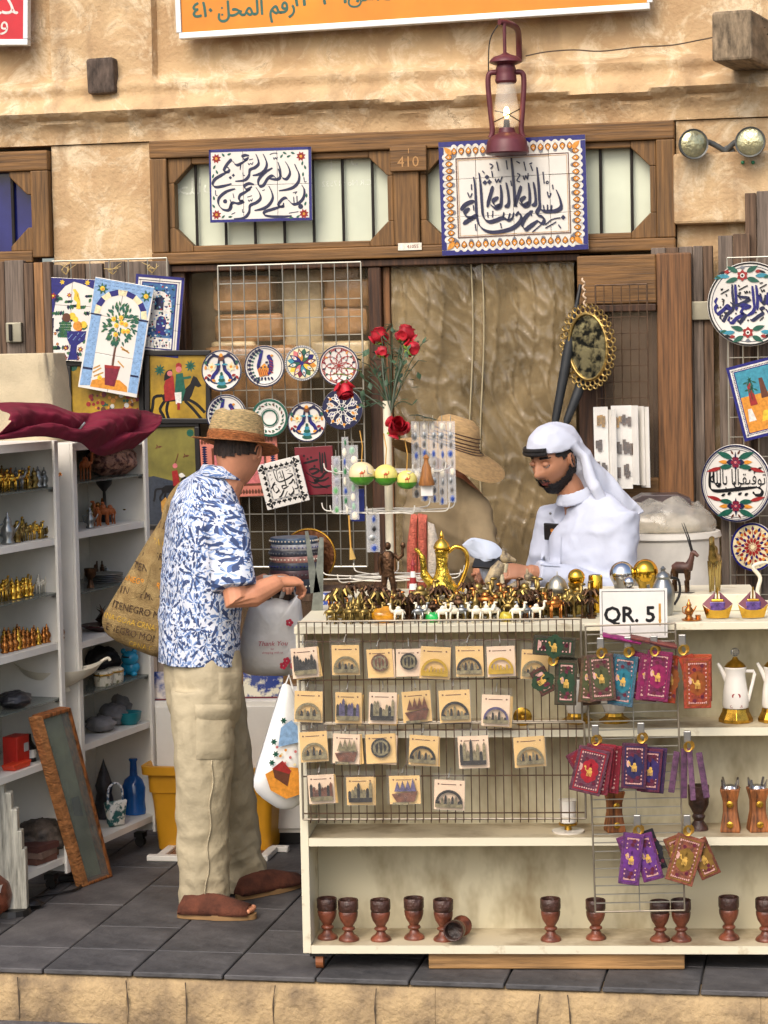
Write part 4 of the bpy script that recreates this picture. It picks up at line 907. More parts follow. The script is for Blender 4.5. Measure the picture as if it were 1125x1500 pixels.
def crowd(b, f, W, H):
 rr = random.Random(2)
 for i in range(40): b.disc(f(rr.uniform(122, 205), rr.uniform(574, 600)), rr.uniform(.005, .012), -.0006 - i * .00003, rr.choice([iR, iB, iG, iWh, iO, iM]), 7)
 for c in ((108, 537), (205, 527)): b.disc(f(*c), .02, -.0005, iG, 8)
painting((98, 529), (211, 527), (99, 640), .125, 'mustard painting of a crowd half hidden under the lemon tree tile', m_yel, crowd)
def hunter(b, f, W, H):
 horse(b, f, 251, 714, .85, -.0007)
 Q = lambda pts: [f(*q) for q in pts]
 b.flat(Q([(211, 700), (225, 697), (286, 712), (286, 768), (211, 768)]), -.0004, 19)
 b.flat(Q([(252, 690), (260, 688), (264, 708), (254, 712)]), -.0011, iR); b.disc(f(257, 682), .011, -.0012, iP, 10); b.stroke(Q([(257, 680), (262, 664)]), .004, -.0012, iB); b.leaf(f(262, 695), -.2, .03, .02, -.001, iWh)
 for c in ((232, 655), (272, 668)): b.leaf(f(*c), .2, .02, .008, -.001, iB); b.leaf(f(*c), 1.9, .014, .006, -.001, iB); b.leaf(f(*c), 3.6, .012, .006, -.001, iB)
 for c in ((215, 636), (280, 634)): b.disc(f(*c), .016, -.0009, iG, 8)
 b.flat(Q([(235, 735), (242, 728), (249, 738), (247, 752), (236, 750)]), -.0009, iGo)
painting((206, 619), (294, 617), (208, 776), .13, 'tall olive painting of hunter on horseback beside the shelf unit', m_oliv, hunter)
# ---- textiles and script tiles behind the customer
m_salm = M('salmon_cloth', (196, 118, 100), .8, var=.15, scale=12, bump=.2, bscale=90)
t, f, W, H = hang((0, 0), 1, (293, 642), (406, 637), (296, 730), .145, 'embroidered_hanging', 'salmon embroidered hanging with dark zigzag borders behind the straw hat', 'textile')
MB().box((0, .003, 0), (W, .006, H)).build('cloth', m_salm, t, bev=.002); b = MB()
for z_, n in ((H / 2 - .018, 24), (-H / 2 + .02, 24)):
 for i in range(n): b.leaf((-W / 2 + .01 + (W - .02) * i / n, z_ - .01), pi / 2, .022, .012, -.0006, iB)
for x_ in (-W / 2 + .02, W / 2 - .02):
 for i in range(20): b.leaf((x_ - .012, -H / 2 + .03 + (H - .06) * i / 20), 0, .024, .01, -.0006, iI)
b.flat(sq(-W / 2 + .05, W / 2 - .05, -H / 2 + .045, H / 2 - .045), -.0005, iB); b.flat(sq(-W / 2 + .06, W / 2 - .06, -H / 2 + .055, H / 2 - .055), -.0007, iP); deco(b, t, 'embroidery')
t, f, W, H = hang((365, 655), 8.654, (580, 5), (1062, -20), (600, 615), .15, 'script_plaque', 'maroon plaque with black Arabic script wrapped in clear film', 'plaque')
MB().box((0, .004, 0), (W, .008, H)).build('board', M('maroon_board', (116, 32, 44), .3, var=.12, coat=.4), t, bev=.001); b = MB()
for s_ in ([(900, 60), (905, 200), (912, 330)], [(935, 70), (932, 200), (930, 330)], [(760, 290), (820, 270), (890, 290), (800, 340), (760, 300)], [(720, 320), (800, 370), (900, 390), (960, 330), (1010, 300)], [(740, 420), (830, 455), (880, 400), (820, 430), (940, 420), (1010, 380)], [(760, 460), (820, 505), (960, 500), (1030, 480)], [(690, 205), (790, 180), (880, 155)], [(960, 60), (975, 200), (980, 260)], [(800, 380), (880, 470), (990, 520)]):
 b.nib([f(*q) for q in s_], .005, -.006, -.0007, iK, .0012)
for c in ((745, 150), (790, 130), (700, 110), (830, 240), (960, 290)): b.disc(f(*c), .006, -.0007, iK, 4)
deco(b, t, 'script')
t, f, W, H = hang((365, 655), 8.654, (105, 232), (640, 98), (218, 805), .2, 'script_tile', 'tilted white tile with black Arabic script and black leaf border', 'tile')
MB().box((0, .005, 0), (W, .01, H)).build('slab', m_white, t, bev=.0015); b = MB(); q_ = W * .16
for n, p0, p1, a in ((8, (-W / 2, H / 2 - .02), (W / 2, H / 2 - .02), pi / 2), (8, (-W / 2, -H / 2 + .02), (W / 2, -H / 2 + .02), -pi / 2), (8, (-W / 2 + .02, -H / 2), (-W / 2 + .02, H / 2), pi), (8, (W / 2 - .02, -H / 2), (W / 2 - .02, H / 2), 0)):
 for i in range(n):
  k = (i + .5) / n; c = (p0[0] + (p1[0] - p0[0]) * k, p0[1] + (p1[1] - p0[1]) * k)
  for da, l in ((0, .016), (.9, .013), (-.9, .013)): b.leaf((c[0] - cos(a) * .008, c[1] - sin(a) * .008), a + da, l, .009, -.0006, iK)
  for j in (-.5, .5): b.disc((c[0] - cos(a) * .014 + sin(a) * j * .02, c[1] - sin(a) * .014 + cos(a) * j * .02), .003, -.0006, iGr, 5)
for g in (.031, .036):
 for z0, z1, x0, x1 in ((H / 2 - g - .0016, H / 2 - g, -W / 2 + g, W / 2 - g), (-H / 2 + g, -H / 2 + g + .0016, -W / 2 + g, W / 2 - g), (-H / 2 + g, H / 2 - g, -W / 2 + g, -W / 2 + g + .0016), (-H / 2 + g, H / 2 - g, W / 2 - g - .0016, W / 2 - g)): b.flat(sq(x0, x1, z0, z1), -.0006 - .0001 * (x1 - x0 > .1), iK)
for s_ in ([(315, 300), (345, 400), (380, 440), (470, 410), (560, 345), (490, 330)], [(330, 440), (300, 500), (330, 580), (375, 540), (340, 500)], [(425, 290), (450, 400), (470, 500)], [(350, 290), (372, 430)], [(480, 480), (420, 490), (430, 530), (500, 490)], [(440, 540), (400, 620), (370, 635)], [(480, 560), (440, 640)], [(500, 470), (540, 440), (560, 400), (580, 470)], [(545, 500), (560, 560), (510, 610), (500, 580)], [(590, 440), (615, 510), (570, 530)], [(280, 530), (320, 470), (350, 480)], [(395, 300), (420, 400)]):
 b.nib([f(*q) for q in s_], .0034, -.0042, -.0008, iK, .0008)
for s_ in ([(355, 300), (400, 255)], [(280, 420), (300, 390)], [(385, 390), (420, 350)], [(470, 300), (520, 270)], [(380, 540), (390, 580)], [(540, 600), (570, 580)]): b.stroke([f(*q) for q in s_], .002, -.0008, iK)
for c in ((275, 350), (385, 325), (425, 380), (525, 300), (480, 260)): b.ring(f(*c), .0012, .003, -.0008, iK, 8)
deco(b, t, 'script')
# ---- clear plastic curtain in the doorway
m_film = M('plastic_film', (184, 160, 118), .09, var=.3, scale=4, alpha=.46, bump=.25, bscale=30, spec=1)
a, c = wl(572, 380, -.02), wl(848, 850, -.02); nx, nzz = 110, 190; vs = []; fs = []
for j in range(nzz + 1):
 for i in range(nx + 1):
  x = a.x + (c.x - a.x) * i / nx; z = a.z + (0.05 - a.z) * j / nzz
  fold = .018 * sin(x * 24 + nz(z * 1.3, x * 2) * 3) * min(1, j / 20) * .5 + .008 * nz(x * 5, z * 2, 4) - .011 * (1 - min(1, abs(nz(x * 13 + nz(z * 3) * 2, z * 1.3, 9)) * 4)) ** 3 - .008 * (1 - min(1, abs(nz(x * 12 + z * 8, z * 6, 3)) * 6)) ** 3 - .0035 * (1 - min(1, abs(nz(x * 40, z * 5, 12)) * 3)) ** 2
  vs.append((x, .02 + fold, z))
for j in range(nzz):
 for i in range(nx): q = j * (nx + 1) + i; fs.append((q, q + 1, q + nx + 2, q + nx + 1))
CU = thing('plastic_curtain', 'crinkled clear plastic curtain hung across the dark doorway', 'curtain', WO, BROT)
MB().add(vs, fs).build('sheet', m_film, CU, smooth=80)
for px in (690, 706): MB().tube(smooth([tuple(wl(px + 3 * sin(k), 385 + k * 60, .005)) for k in range(9)], 3), .0035, 6).build('seam', M('seam_strip', (170, 156, 124), .3, var=.2), CU)
# ---- wrapped goods behind the left window
m_wrap = M('brown_wrapping', (196, 146, 94), .22, var=.4, scale=6, bump=.9, bscale=16, coat=.5); m_wrap2 = M('cream_wrapping', (226, 200, 150), .3, var=.3, scale=6, bump=.8, bscale=14, coat=.4)
def lump(c, r, m, nm, lb, seed):
 vs = MB(); vs.sph((0, 0, 0), 1, 28, 18)
 vs.v = [tuple(V(((abs(x) ** .15) * (1 if x > 0 else -1) * r[0], (abs(y) ** .15) * (1 if y > 0 else -1) * r[1], (abs(z) ** .25) * (1 if z > 0 else -1) * r[2])) * (1 + .04 * nz(x * 3 + seed, y * 3, z * 3) + .035 * abs(nz(x * 7, y * 7 + seed, z * 7)))) for x, y, z in vs.v]
 o = vs.build(nm, m, loc=c, rot=-YAW, smooth=70); tag(o, lb, 'parcel')
lump(w2(*wl(362, 430, -.2)), (.13, .1, .075), m_wrap, 'wrapped_parcel', 'brown film wrapped parcel at upper left behind the wire grid', 1)
for i_, (px, py, rx) in enumerate(((372, 480, .15), (350, 520, .1), (512, 470, .1), (505, 520, .13), (505, 395, .09))): lump(w2(*wl(px, py, -.22)), (rx, .1, .06), (m_wrap, m_wrap2)[i_ % 2], 'wrapped_parcel', 'film wrapped parcel behind the wire grid, ' + ('second from top at left', 'third from top at left', 'second from top at right', 'third from top at right', 'topmost at right')[i_], 11 + i_)
lump(w2(*wl(450, 470, -.26)), (.09, .1, .25), m_wrap2, 'wrapped_parcel', 'pale rounded parcel in the middle of the left window', 4)
lump(w2(*wl(515, 430, -.2)), (.1, .1, .06), m_wrap, 'wrapped_parcel', 'brown wrapped parcel beside the door post behind glass', 7)
lump(w2(*wl(380, 560, -.22)), (.22, .14, .16), m_wrap, 'wrapped_parcel', 'dark wrapped bundle low behind the painted plates', 9)
o = MB().bx(-.9, xl1, .12, .7, 0, .98).build('display_plinth', wood('plinth_wood', (96, 66, 40), .3), loc=WO, rot=BROT); tag(o, 'brown plinth carrying wrapped parcels behind the left window', 'plinth')
# ---- oval gold mirror, keyring cards, folded umbrellas by the door
m_gold = M('gold_leaf', (182, 152, 90), .28, .85, var=.25, scale=25, bump=.3, bscale=70); m_mir = M('mirror_glass', (170, 164, 130), .06, .8, scale=26, col2=(46, 48, 46), thr=(.42, .56), bump=.1, bscale=14)
c = w2(*wl(861, 508, .3)); k = c.y / F
MR = thing('oval_mirror', 'oval mirror in pierced gold frame hanging from twisted cord by the door', 'mirror', c, (0, -.06, -YAW - .45))
b = MB(); rx, rz = 29 * k / cos(.5), 49 * k
pts = lambda q, n=60: [(rx * q * cos(2 * pi * i / n), 0, rz * q * sin(2 * pi * i / n)) for i in range(n + 1)]
MB().tube(pts(.98), .006, 8, cap=False).build('inner_rim', m_gold, MR, smooth=60)
b.add([(x, .004, z) for x, y, z in pts(.97)[:-1]] , [tuple(range(60))]).build('glass', m_mir, MR)
b = MB(); n = 30
for i in range(n):
 a = 2 * pi * i / n; q = V((rx * 1.17 * cos(a), 0, rz * 1.1 * sin(a)))
 b.tube([tuple(q + V((.012 * cos(s_ * pi / 4), 0, .012 * sin(s_ * pi / 4)))) for s_ in range(9)], .0032, 5, cap=False)
 q = V((rx * 1.34 * cos(a + .1), 0, rz * 1.22 * sin(a + .1)))
 b.tube([tuple(q + V((.0095 * cos(s_ * pi / 4), 0, .0095 * sin(s_ * pi / 4)))) for s_ in range(9)], .003, 5, cap=False)
b.build('pierced_border', m_gold, MR, smooth=60, kind='stuff')
MB().tube([(-.0 + .006 * sin(i * 1.6), .006 * cos(i * 1.6), rz * 1.15 + i * .008) for i in range(16)], .004, 6).build('cord', M('twisted_cord', (206, 180, 150), .8), MR)
m_film2 = M('clear_sleeve', (225, 225, 225), .08, var=.03, alpha=.3, spec=.8); m_bag0 = M('thin_sleeve', (225, 225, 225), .1, var=.03, alpha=.08); m_card = M('white_card', (226, 222, 214), .5, var=.06); m_brz = M('bronze_charm', (84, 62, 46), .35, .7, var=.3, scale=60, bump=.4, bscale=150); m_brass = M('brass', (206, 158, 60), .25, .9, var=.25, scale=40)
def charm(b, x, z, s_, mi, seed):
 r = random.Random(seed)
 for i in range(5): b.box((x + r.uniform(-.4, .4) * s_, -.006, z + r.uniform(-.2, .3) * s_), (s_ * .28, .006, s_ * r.uniform(.5, 1.1)), mi)
for i, (px, py, w_, h_) in enumerate(((881, 652, 21, 112), (897, 660, 14, 120), (911, 655, 30, 122), (929, 652, 10, 116), (938, 653, 10, 116), (945, 655, 8, 118))):
 q = w2(*wl(px, py, .24 + (.012 * (i % 2)))); k = q.y / F
 t = thing('keyring_card', ('brass and bronze keyring card hanging nearest the seller', 'narrow keyring card between the two broad ones', 'broad white keyring card with brass top row by the door', 'edge on keyring card beside the broad card', 'edge on keyring card second from the right end', 'edge on keyring card at the right end')[i], 'keyring card', q, (0, rj(.02), -YAW + (0 if i in (0, 2) else -.9)), 'keyring cards on the door grid')
 W, H = w_ * k, h_ * k; MB().box((0, 0, 0), (W if i in (0, 2) else .06, .003, H)).build('backing_card', m_card, t)
 if i in (0, 2):
  for r_ in range(3):
   for c_ in range(1 if i == 0 else 2):
    b = MB(); charm(b, (0 if i == 0 else (-.25 + .5 * c_) * W), H * (.3 - r_ * .3), .045, 0, r_ * 7 + c_ + i); b.build('charm', m_brass if r_ == 0 and c_ == 0 else m_brz, t, kind='stuff')
  MB().box((0, -.014, 0), (W, .001, H)).build('sleeve', m_bag0, t)
m_umb = M('umbrella_cloth', (36, 38, 40), .6, var=.2, scale=20)
for i, (p0, p1, lb) in enumerate((((846, 440), (815, 608), 'slim black folded umbrella leaning left of the mirror'), ((868, 520), (832, 612), 'grey folded umbrella under the oval mirror'))):
 a, c = w2(*wl(*p0, .22)), w2(*wl(*p1, .3)); d = (c - a); c = a + d * 1.15
 t = thing('folded_umbrella', lb, 'umbrella', c, 0, 'folded umbrellas')
 MB().tube([a - c, (a - c) * .6, (a - c) * .1, (0, 0, 0)], [.008, .022, .016, .004], 10).build('cover', m_umb, t, smooth=60); MB().tube([(a - c) * 1.0, (a - c) * 1.12], .008, 8).build('handle', m_blk, t)
# ================================================================== COUNTER CABINET
m_cab = M('cream_cabinet_paint', (216, 208, 182), .5, scale=13, bump=.15, bscale=30, col2=(168, 150, 116), thr=(.26, .42))
m_cabin = M('cabinet_inside', (204, 195, 164), .6, scale=7, col2=(150, 136, 104), thr=(.28, .52), stretch=(1, 1, .5)); m_shelf = M('dusty_shelf_top', (196, 182, 152), .6, var=.25, scale=6, col2=(140, 122, 94), thr=(.3, .55))
CYAW = radians(5); CO, cf = yaw_frame(7.15, CYAW, 445)
def cw(x, y, z): return CO + V((cos(CYAW), -sin(CYAW), 0)) * x + V((sin(CYAW), cos(CYAW), 0)) * y + V((0, 0, z))
cl = cf(444, 1397).x; CRX = 1.75; CD = .24; ZTOP = cf(700, 915).z
zA, zB_, zC, zD = cf(700, 1397).z, cf(700, 1239).z, cf(700, 1080).z, cf(700, 926).z     # undersides of the boards
CAB = thing('counter_cabinet', 'long cream open shelf cabinet serving as counter on small casters', 'cabinet', CO, -CYAW)
MB().bx(cl, cl + .026, 0, CD, zA, zD - .001).build('side_panel', m_cab, CAB, bev=.002); MB().bx(CRX, CRX + .026, 0, CD, zA, zD - .001).build('side_panel', m_cab, CAB, bev=.002)
MB().bx(cl + .027, CRX - .001, CD - .012, CD, zA, zD - .001).build('back_panel', m_cabin, CAB)
for z in (zA, zB_, zC):
 q = MB().bx(cl + .027, CRX - .001, .004, CD - .013, z, z + .024).build('shelf', m_shelf, CAB)
 MB().bx(cl + .027, CRX - .001, -.002, .0035, z, z + .0255).build('shelf_edge', m_cab, q)
q = MB().bx(cl - .004, CRX + .03, -.004, .62, zD, ZTOP).build('counter_top', m_cab, CAB, bev=.002)
MB().bx(cl, CRX + .02, .58, .6, .0, zD - .001).build('rear_panel', m_cabin, CAB)
MB().bx(cl + .0, cl + .03, .3, .579, .0, zD - .001).build('rear_side_panel', m_cabin, CAB)
m_cast = M('caster_rubber', (150, 90, 52), .5); m_caster = M('caster_metal', (60, 58, 56), .4, .6)
for x in (cf(467, 1420).x, CRX - .1):
 k = MB().box((x, .05, zA - .008), (.06, .06, .014)).build('caster', m_caster, CAB); MB().tube([(x - .012, .04, .024), (x + .012, .04, .024)], .024, 14).build('wheel', m_cast, k); MB().tube([(x - .02, .05, zA - .01), (x - .02, .04, .03)], .004, 6).tube([(x + .02, .05, zA - .01), (x + .02, .04, .03)], .004, 6).build('fork', m_caster, k, kind='stuff')
a, c = cf(628, 1397, -.03), cf(1003, 1420, -.03)
o = MB().bx(a.x, c.x, .02, .14, .002, zA - .003).build('timber_plank', wood('pine_plank', (176, 134, 84), .3, axis=0), loc=CO, rot=-CYAW, bev=.004); tag(o, 'rough pine plank wedged under the counter cabinet', 'plank')
# ---- wire front panels and hook rack
def wire_panel(name, label, p0, p1, off, sx, hs, tilt=0, lip=False, r=.0019, mat=None):
 a, c = cf(*p0, off), cf(*p1, off); W, H = c.x - a.x, a.z - c.z
 t = thing(name, label, 'wire rack', cw(a.x, -off, c.z), (0, tilt, -CYAW)); mat = mat or m_rust
 b = MB()
 for x in (0, W): b.tube([(x, 0, 0), (x, 0, H)], r * 1.8, 6)
 for z in (0, H): b.tube([(0, 0, z), (W, 0, z)], r * 1.8, 6)
 b.build('frame', m_wired, t, kind='stuff'); b = MB(); n = int(W / sx) if sx else 2
 for i in range(1, n):
  x = W * i / n
  b.tube([(x, -.002, H), (x, -.002, .012)] + ([(x + .0, -.006, .0), (x, -.022, -.006), (x, -.026, .004)] if lip else [(x, -.002, 0)]), r, 5)
 for h in hs: b.tube([(0, .003, H * h), (W, .003, H * h)], r * 1.3, 5)
 b.build('wires', mat, t, kind='stuff'); return t, W, H
wire_panel('wire_rack', 'upper wire rack on counter front holding two rows of bagged magnets', (437, 911), (853, 1056), .03, .0252, (.8, .42), mat=m_rust)
wire_panel('wire_rack', 'lower wire rack on counter front with curled bottom hooks', (441, 1061), (858, 1199), .03, .0252, (.93, .45, .06), lip=True, mat=m_rust)
t, W, H = wire_panel('wire_rack', 'narrow ladder rack with hanging pouches on counter front', (866, 917), (1003, 1336), .05, 0, [i / 33 for i in range(1, 33)], tilt=-.02, r=.0017, mat=m_wire)
# ---- bagged magnets
m_bag = M('clear_bag', (235, 235, 230), .1, var=.03, alpha=.055, bump=1, bscale=45, spec=1); m_kraft = M('kraft_card', (222, 182, 116), .6, var=.1, scale=6)
m_kraft2 = M('pale_card', (230, 200, 168), .6, var=.1, scale=6); m_goldm = M('gold_foil', (236, 190, 60), .3, .7, var=.2); m_dkm = M('dark_pewter', (50, 46, 44), .4, .5, var=.4, scale=80); m_plm = M('pale_pewter', (150, 138, 104), .35, .5, var=.3, scale=80); m_brm = M('bronze_relief', (120, 74, 54), .4, .4, var=.3, scale=80); m_prm = M('violet_pewter', (96, 88, 124), .4, .4, var=.3, scale=80)
MM = [m_dkm, m_plm, m_goldm, m_brm, m_prm]
def motif(kind, w_, mi, seed):
 r = random.Random(seed); b = MB(); y0, y1 = -.008, -.003
 if kind in ('arch', 'gold'):
  R = w_ * .45; n = 14
  pts = [(R * cos(pi * i / n), R * sin(pi * i / n) * 1.02) for i in range(n + 1)]; inn = [(x * .82, z * .82) for x, z in pts]
  b.prism(pts + inn[::-1], y0, y1, mi); b.prism(sq(-R, R, -.012, .001), y0, y1, mi if kind == 'gold' else 1)
  for i in range(7):
   x = -R * .75 + i * R * .25; h = r.uniform(.35, .85) * sqrt(max(.00005, R * R * .62 - x * x)) * 1.15
   b.prism([(x - .0042, 0), (x + .0042, 0), (x + .003, h * .8), (x, h), (x - .003, h * .8)], y0 - .001, y1, (mi + (i % 2)) % 2 if kind == 'arch' else mi)
 elif kind == 'towers':
  for i in range(8):
   x = (-.38 + i * .108) * w_; h = r.uniform(.3, .75) * w_; b.prism([(x - .005, 0), (x + .005, 0), (x + .004, h * .85), (x, h), (x - .004, h * .85)], y0 - .0004 * (i % 3), y1, mi if i % 3 else 0)
  b.prism(sq(-.42 * w_, .42 * w_, -.01, .004), y0 - .002, y1, 1 if mi != 1 else 0)
 elif kind == 'ship':
  b.prism([(-.42 * w_, .012), (.42 * w_, .02), (.3 * w_, -.012), (-.26 * w_, -.014)], y0, y1, 3)
  for i in range(4):
   x = (-.25 + i * .17) * w_; b.prism([(x - .008, .02), (x + .012, .02), (x + .002, .05 + .012 * r.random())], y0 - .0004 * i, y1, mi)
  b.prism(sq(-.4 * w_, .1 * w_, -.022, -.014), y0 - .001, y1, 1)
 else:
  n = 18; R = w_ * .33; pts = [(R * cos(2 * pi * i / n), .028 + R * sin(2 * pi * i / n)) for i in range(n)]
  b.prism(pts, y0, y1, mi); b.ring((0, .028), R * .6, R * .8, y0 - .001, 1, 18)
  for i in range(4): x = (-.2 + i * .14) * w_; b.prism([(x - .004, .01), (x + .004, .01), (x, .05)], y0 - .002, y1, 1)
 return b
ROWS = [[(70, 100, 250, 115, 'towers', 0), (232, 90, 240, 122, 'arch', 1), (365, 108, 250, 115, 'ring', 3), (478, 108, 245, 112, 'ring', 0), (582, 95, 255, 132, 'gold', 2), (715, 95, 245, 122, 'arch', 0), (838, 95, 245, 122, 'gold', 2), (972, 110, 255, 118, 'arch', 1)],
  [(85, 270, 425, 126, 'arch', 1), (240, 275, 430, 116, 'towers', 4), (375, 275, 430, 122, 'towers', 1), (508, 270, 425, 126, 'ship', 3), (658, 265, 425, 136, 'arch', 0), (822, 285, 440, 122, 'arch', 4)],
  [(105, 430, 580, 122, 'arch', 1), (235, 440, 588, 120, 'ship', 1), (368, 440, 585, 130, 'ring', 0), (535, 445, 595, 128, 'arch', 0), (730, 445, 605, 134, 'towers', 1), (952, 450, 600, 132, 'arch', 1)],
  [(135, 600, 745, 116, 'towers', 3), (288, 610, 750, 122, 'towers', 1), (463, 605, 745, 138, 'ship', 4), (638, 620, 770, 134, 'arch', 0)]]
ORD = ('first', 'second', 'third', 'fourth', 'fifth', 'sixth', 'seventh', 'eighth'); RN = ('top', 'second', 'third', 'bottom')
MN = {'arch': 'arched skyline', 'gold': 'gold skyline', 'towers': 'tower skyline', 'ship': 'sailing boat', 'ring': 'round emblem'}
for ri, row in enumerate(ROWS):
 for ci, (x, y0, y1, w_, kd, mi) in enumerate(row):
  k = 7.1 / F / 2.679; off = .05 + rj(.004); c = cf(420 + x / 2.679, 900 + (y0 + y1) / 2 / 2.679, off); Wd, Hd = w_ * k, (y1 - y0) * k
  t = thing('bagged_magnet', 'bagged %s magnet, %s from left in the %s row on the counter' % (MN[kd], ORD[ci], RN[ri]), 'magnet', cw(c.x, -off, c.z), (rj(.05), rj(.07), -CYAW + rj(.12)), 'bagged magnets on the wire racks')
  ch = Hd * .8; zc_ = -Hd * .1
  for s_ in range(random.choice((1, 2, 3))):
   cc = MB().box((rj(.002) + .003 * s_, .004 + s_ * .004, zc_ - s_ * .002), (Wd * .9, .0012, ch)).build('card', m_kraft if (ri + ci + s_) % 3 else m_kraft2, t); cc.rotation_euler = (0, rj(.05) * s_, 0)
  m = motif(kd, Wd * .9, mi, ri * 10 + ci); m.v = [(px, py, pz + zc_ - ch * .4 + .012) for px, py, pz in m.v]; m.build('magnet', MM, t, kind='stuff')
  b = MB(); b.text('souvenir', .008, 0, zc_ + ch * .38, .0028, 0);
  b = MB().flat(sq(-Wd * .25, Wd * .2, zc_ + ch * .34, zc_ + ch * .365), .0026, 0).disc((-Wd * .33, zc_ + ch * .36), .0028, .0026, 0, 8).disc((Wd * .33, zc_ + ch * .36), .0028, .0026, 0, 8); b.build('card_print', BROWN, t, kind='stuff')
  b = MB(); n = 6; vs = []; fs = []
  for j in range(9):
   for i in range(n + 1):
    xx = -Wd / 2 + Wd * i / n; zz_ = -Hd / 2 + Hd * j / 8; vs.append((xx, -.011 - .005 * nz(xx * 60 + ci, zz_ * 50, ri) - (.004 if j < 7 else 0), zz_))
  for j in range(8):
   for i in range(n): q = j * (n + 1) + i; fs.append((q, q + 1, q + n + 2, q + n + 1))
  b.add(vs, fs).build('bag', m_bag, t, smooth=60)
  MB().tube([(0, .03, Hd / 2 + .008), (0, -.012, Hd / 2 + .002), (0, -.028, Hd / 2 - .012), (0, -.034, Hd / 2 - .006)], .0018, 6).build('hook', m_wire, t)
# ---- pouches on the ladder rack
def pouch_mats(col):
 return [M('pouch_%d_%d_%d' % col, tuple(int(c * .86) for c in col), .8, scale=50, bump=.4, bscale=160, col2=tuple(int(c * .55) + 8 for c in col), thr=(.35, .55)), paint(214, 170, 84), paint(206, 160, 150)]
def pouch(parent, w_, h_, col, fld, loc, rot, front=True):
 ms = pouch_mats(col) + [M('pouch_field_%d_%d_%d' % fld, tuple(int(c * .85) for c in fld), .7, var=.2, scale=60), paint(96, 34, 52)]
 b = MB(); b.box((0, 0, -h_ / 2), (w_, .007, h_)); o = b.build('pouch', ms[0], parent, loc=loc, rot=rot, bev=.002)
 if front:
  b = MB(); y = -.0042
  for z0, z1, x0, x1 in ((-.012, -.009, -w_ / 2 + .009, w_ / 2 - .009), (-h_ + .009, -h_ + .012, -w_ / 2 + .009, w_ / 2 - .009), (-h_ + .009, -.009, -w_ / 2 + .009, -w_ / 2 + .012), (-h_ + .009, -.009, w_ / 2 - .012, w_ / 2 - .009)): b.flat(sq(x0, x1, z0, z1), y - .0001 * (x1 > 0), 3)
  for i in range(10):
   for q in ((-w_ / 2 + .016 + (w_ - .032) * i / 9, -.017), (-w_ / 2 + .016 + (w_ - .032) * i / 9, -h_ + .017), (-w_ / 2 + .016, -.02 - (h_ - .04) * i / 9), (w_ / 2 - .016, -.02 - (h_ - .04) * i / 9)): b.disc(q, .0026, y, 2, 6)
  for dx, dz in ((0, .02), (0, -.02), (.014, 0), (-.014, 0), (.01, .014), (-.01, .014), (.01, -.014), (-.01, -.014)): b.disc((dx, -h_ / 2 + dz * 1.2), .014, y - .0002 - abs(dx) * .001, 3, 12)
  cz = -h_ / 2 - .004
  b.disc((0, cz + .002), .009, y - .0006, 1, 10, .006); b.disc((.001, cz + .01), .005, y - .0007, 1, 8)
  for lx in (-.006, -.002, .003, .007): b.stroke([(lx, cz), (lx, cz - .013)], .0022, y - .0006, 1)
  b.stroke([(-.007, cz + .002), (-.013, cz + .006), (-.014, cz + .014)], .003, y - .0006, 1); b.disc((-.016, cz + .015), .0035, y - .0007, 1, 8)
  b.disc((-w_ / 2 + .02, -h_ * .45), .005, y - .0006, 2, 10, .011)
  for sx in (-1, 1):
   for zz_ in (-.03, -h_ + .03): b.leaf((sx * (w_ / 2 - .03), zz_), 1.2 * sx, .014, .012, y - .0003, 4)
  b.build('woven_pattern', ms, o, kind='stuff')
 return o
RK = lambda x, y, off=.075: cw(*cf(780 + x / 3.261, 900 + y / 3.261, off))
kz = 7.05 / F / 3.261
m_clip = M('steel_clip', (170, 168, 164), .3, .85, var=.15); m_ring = M('brass_ring', (206, 160, 70), .3, .9)
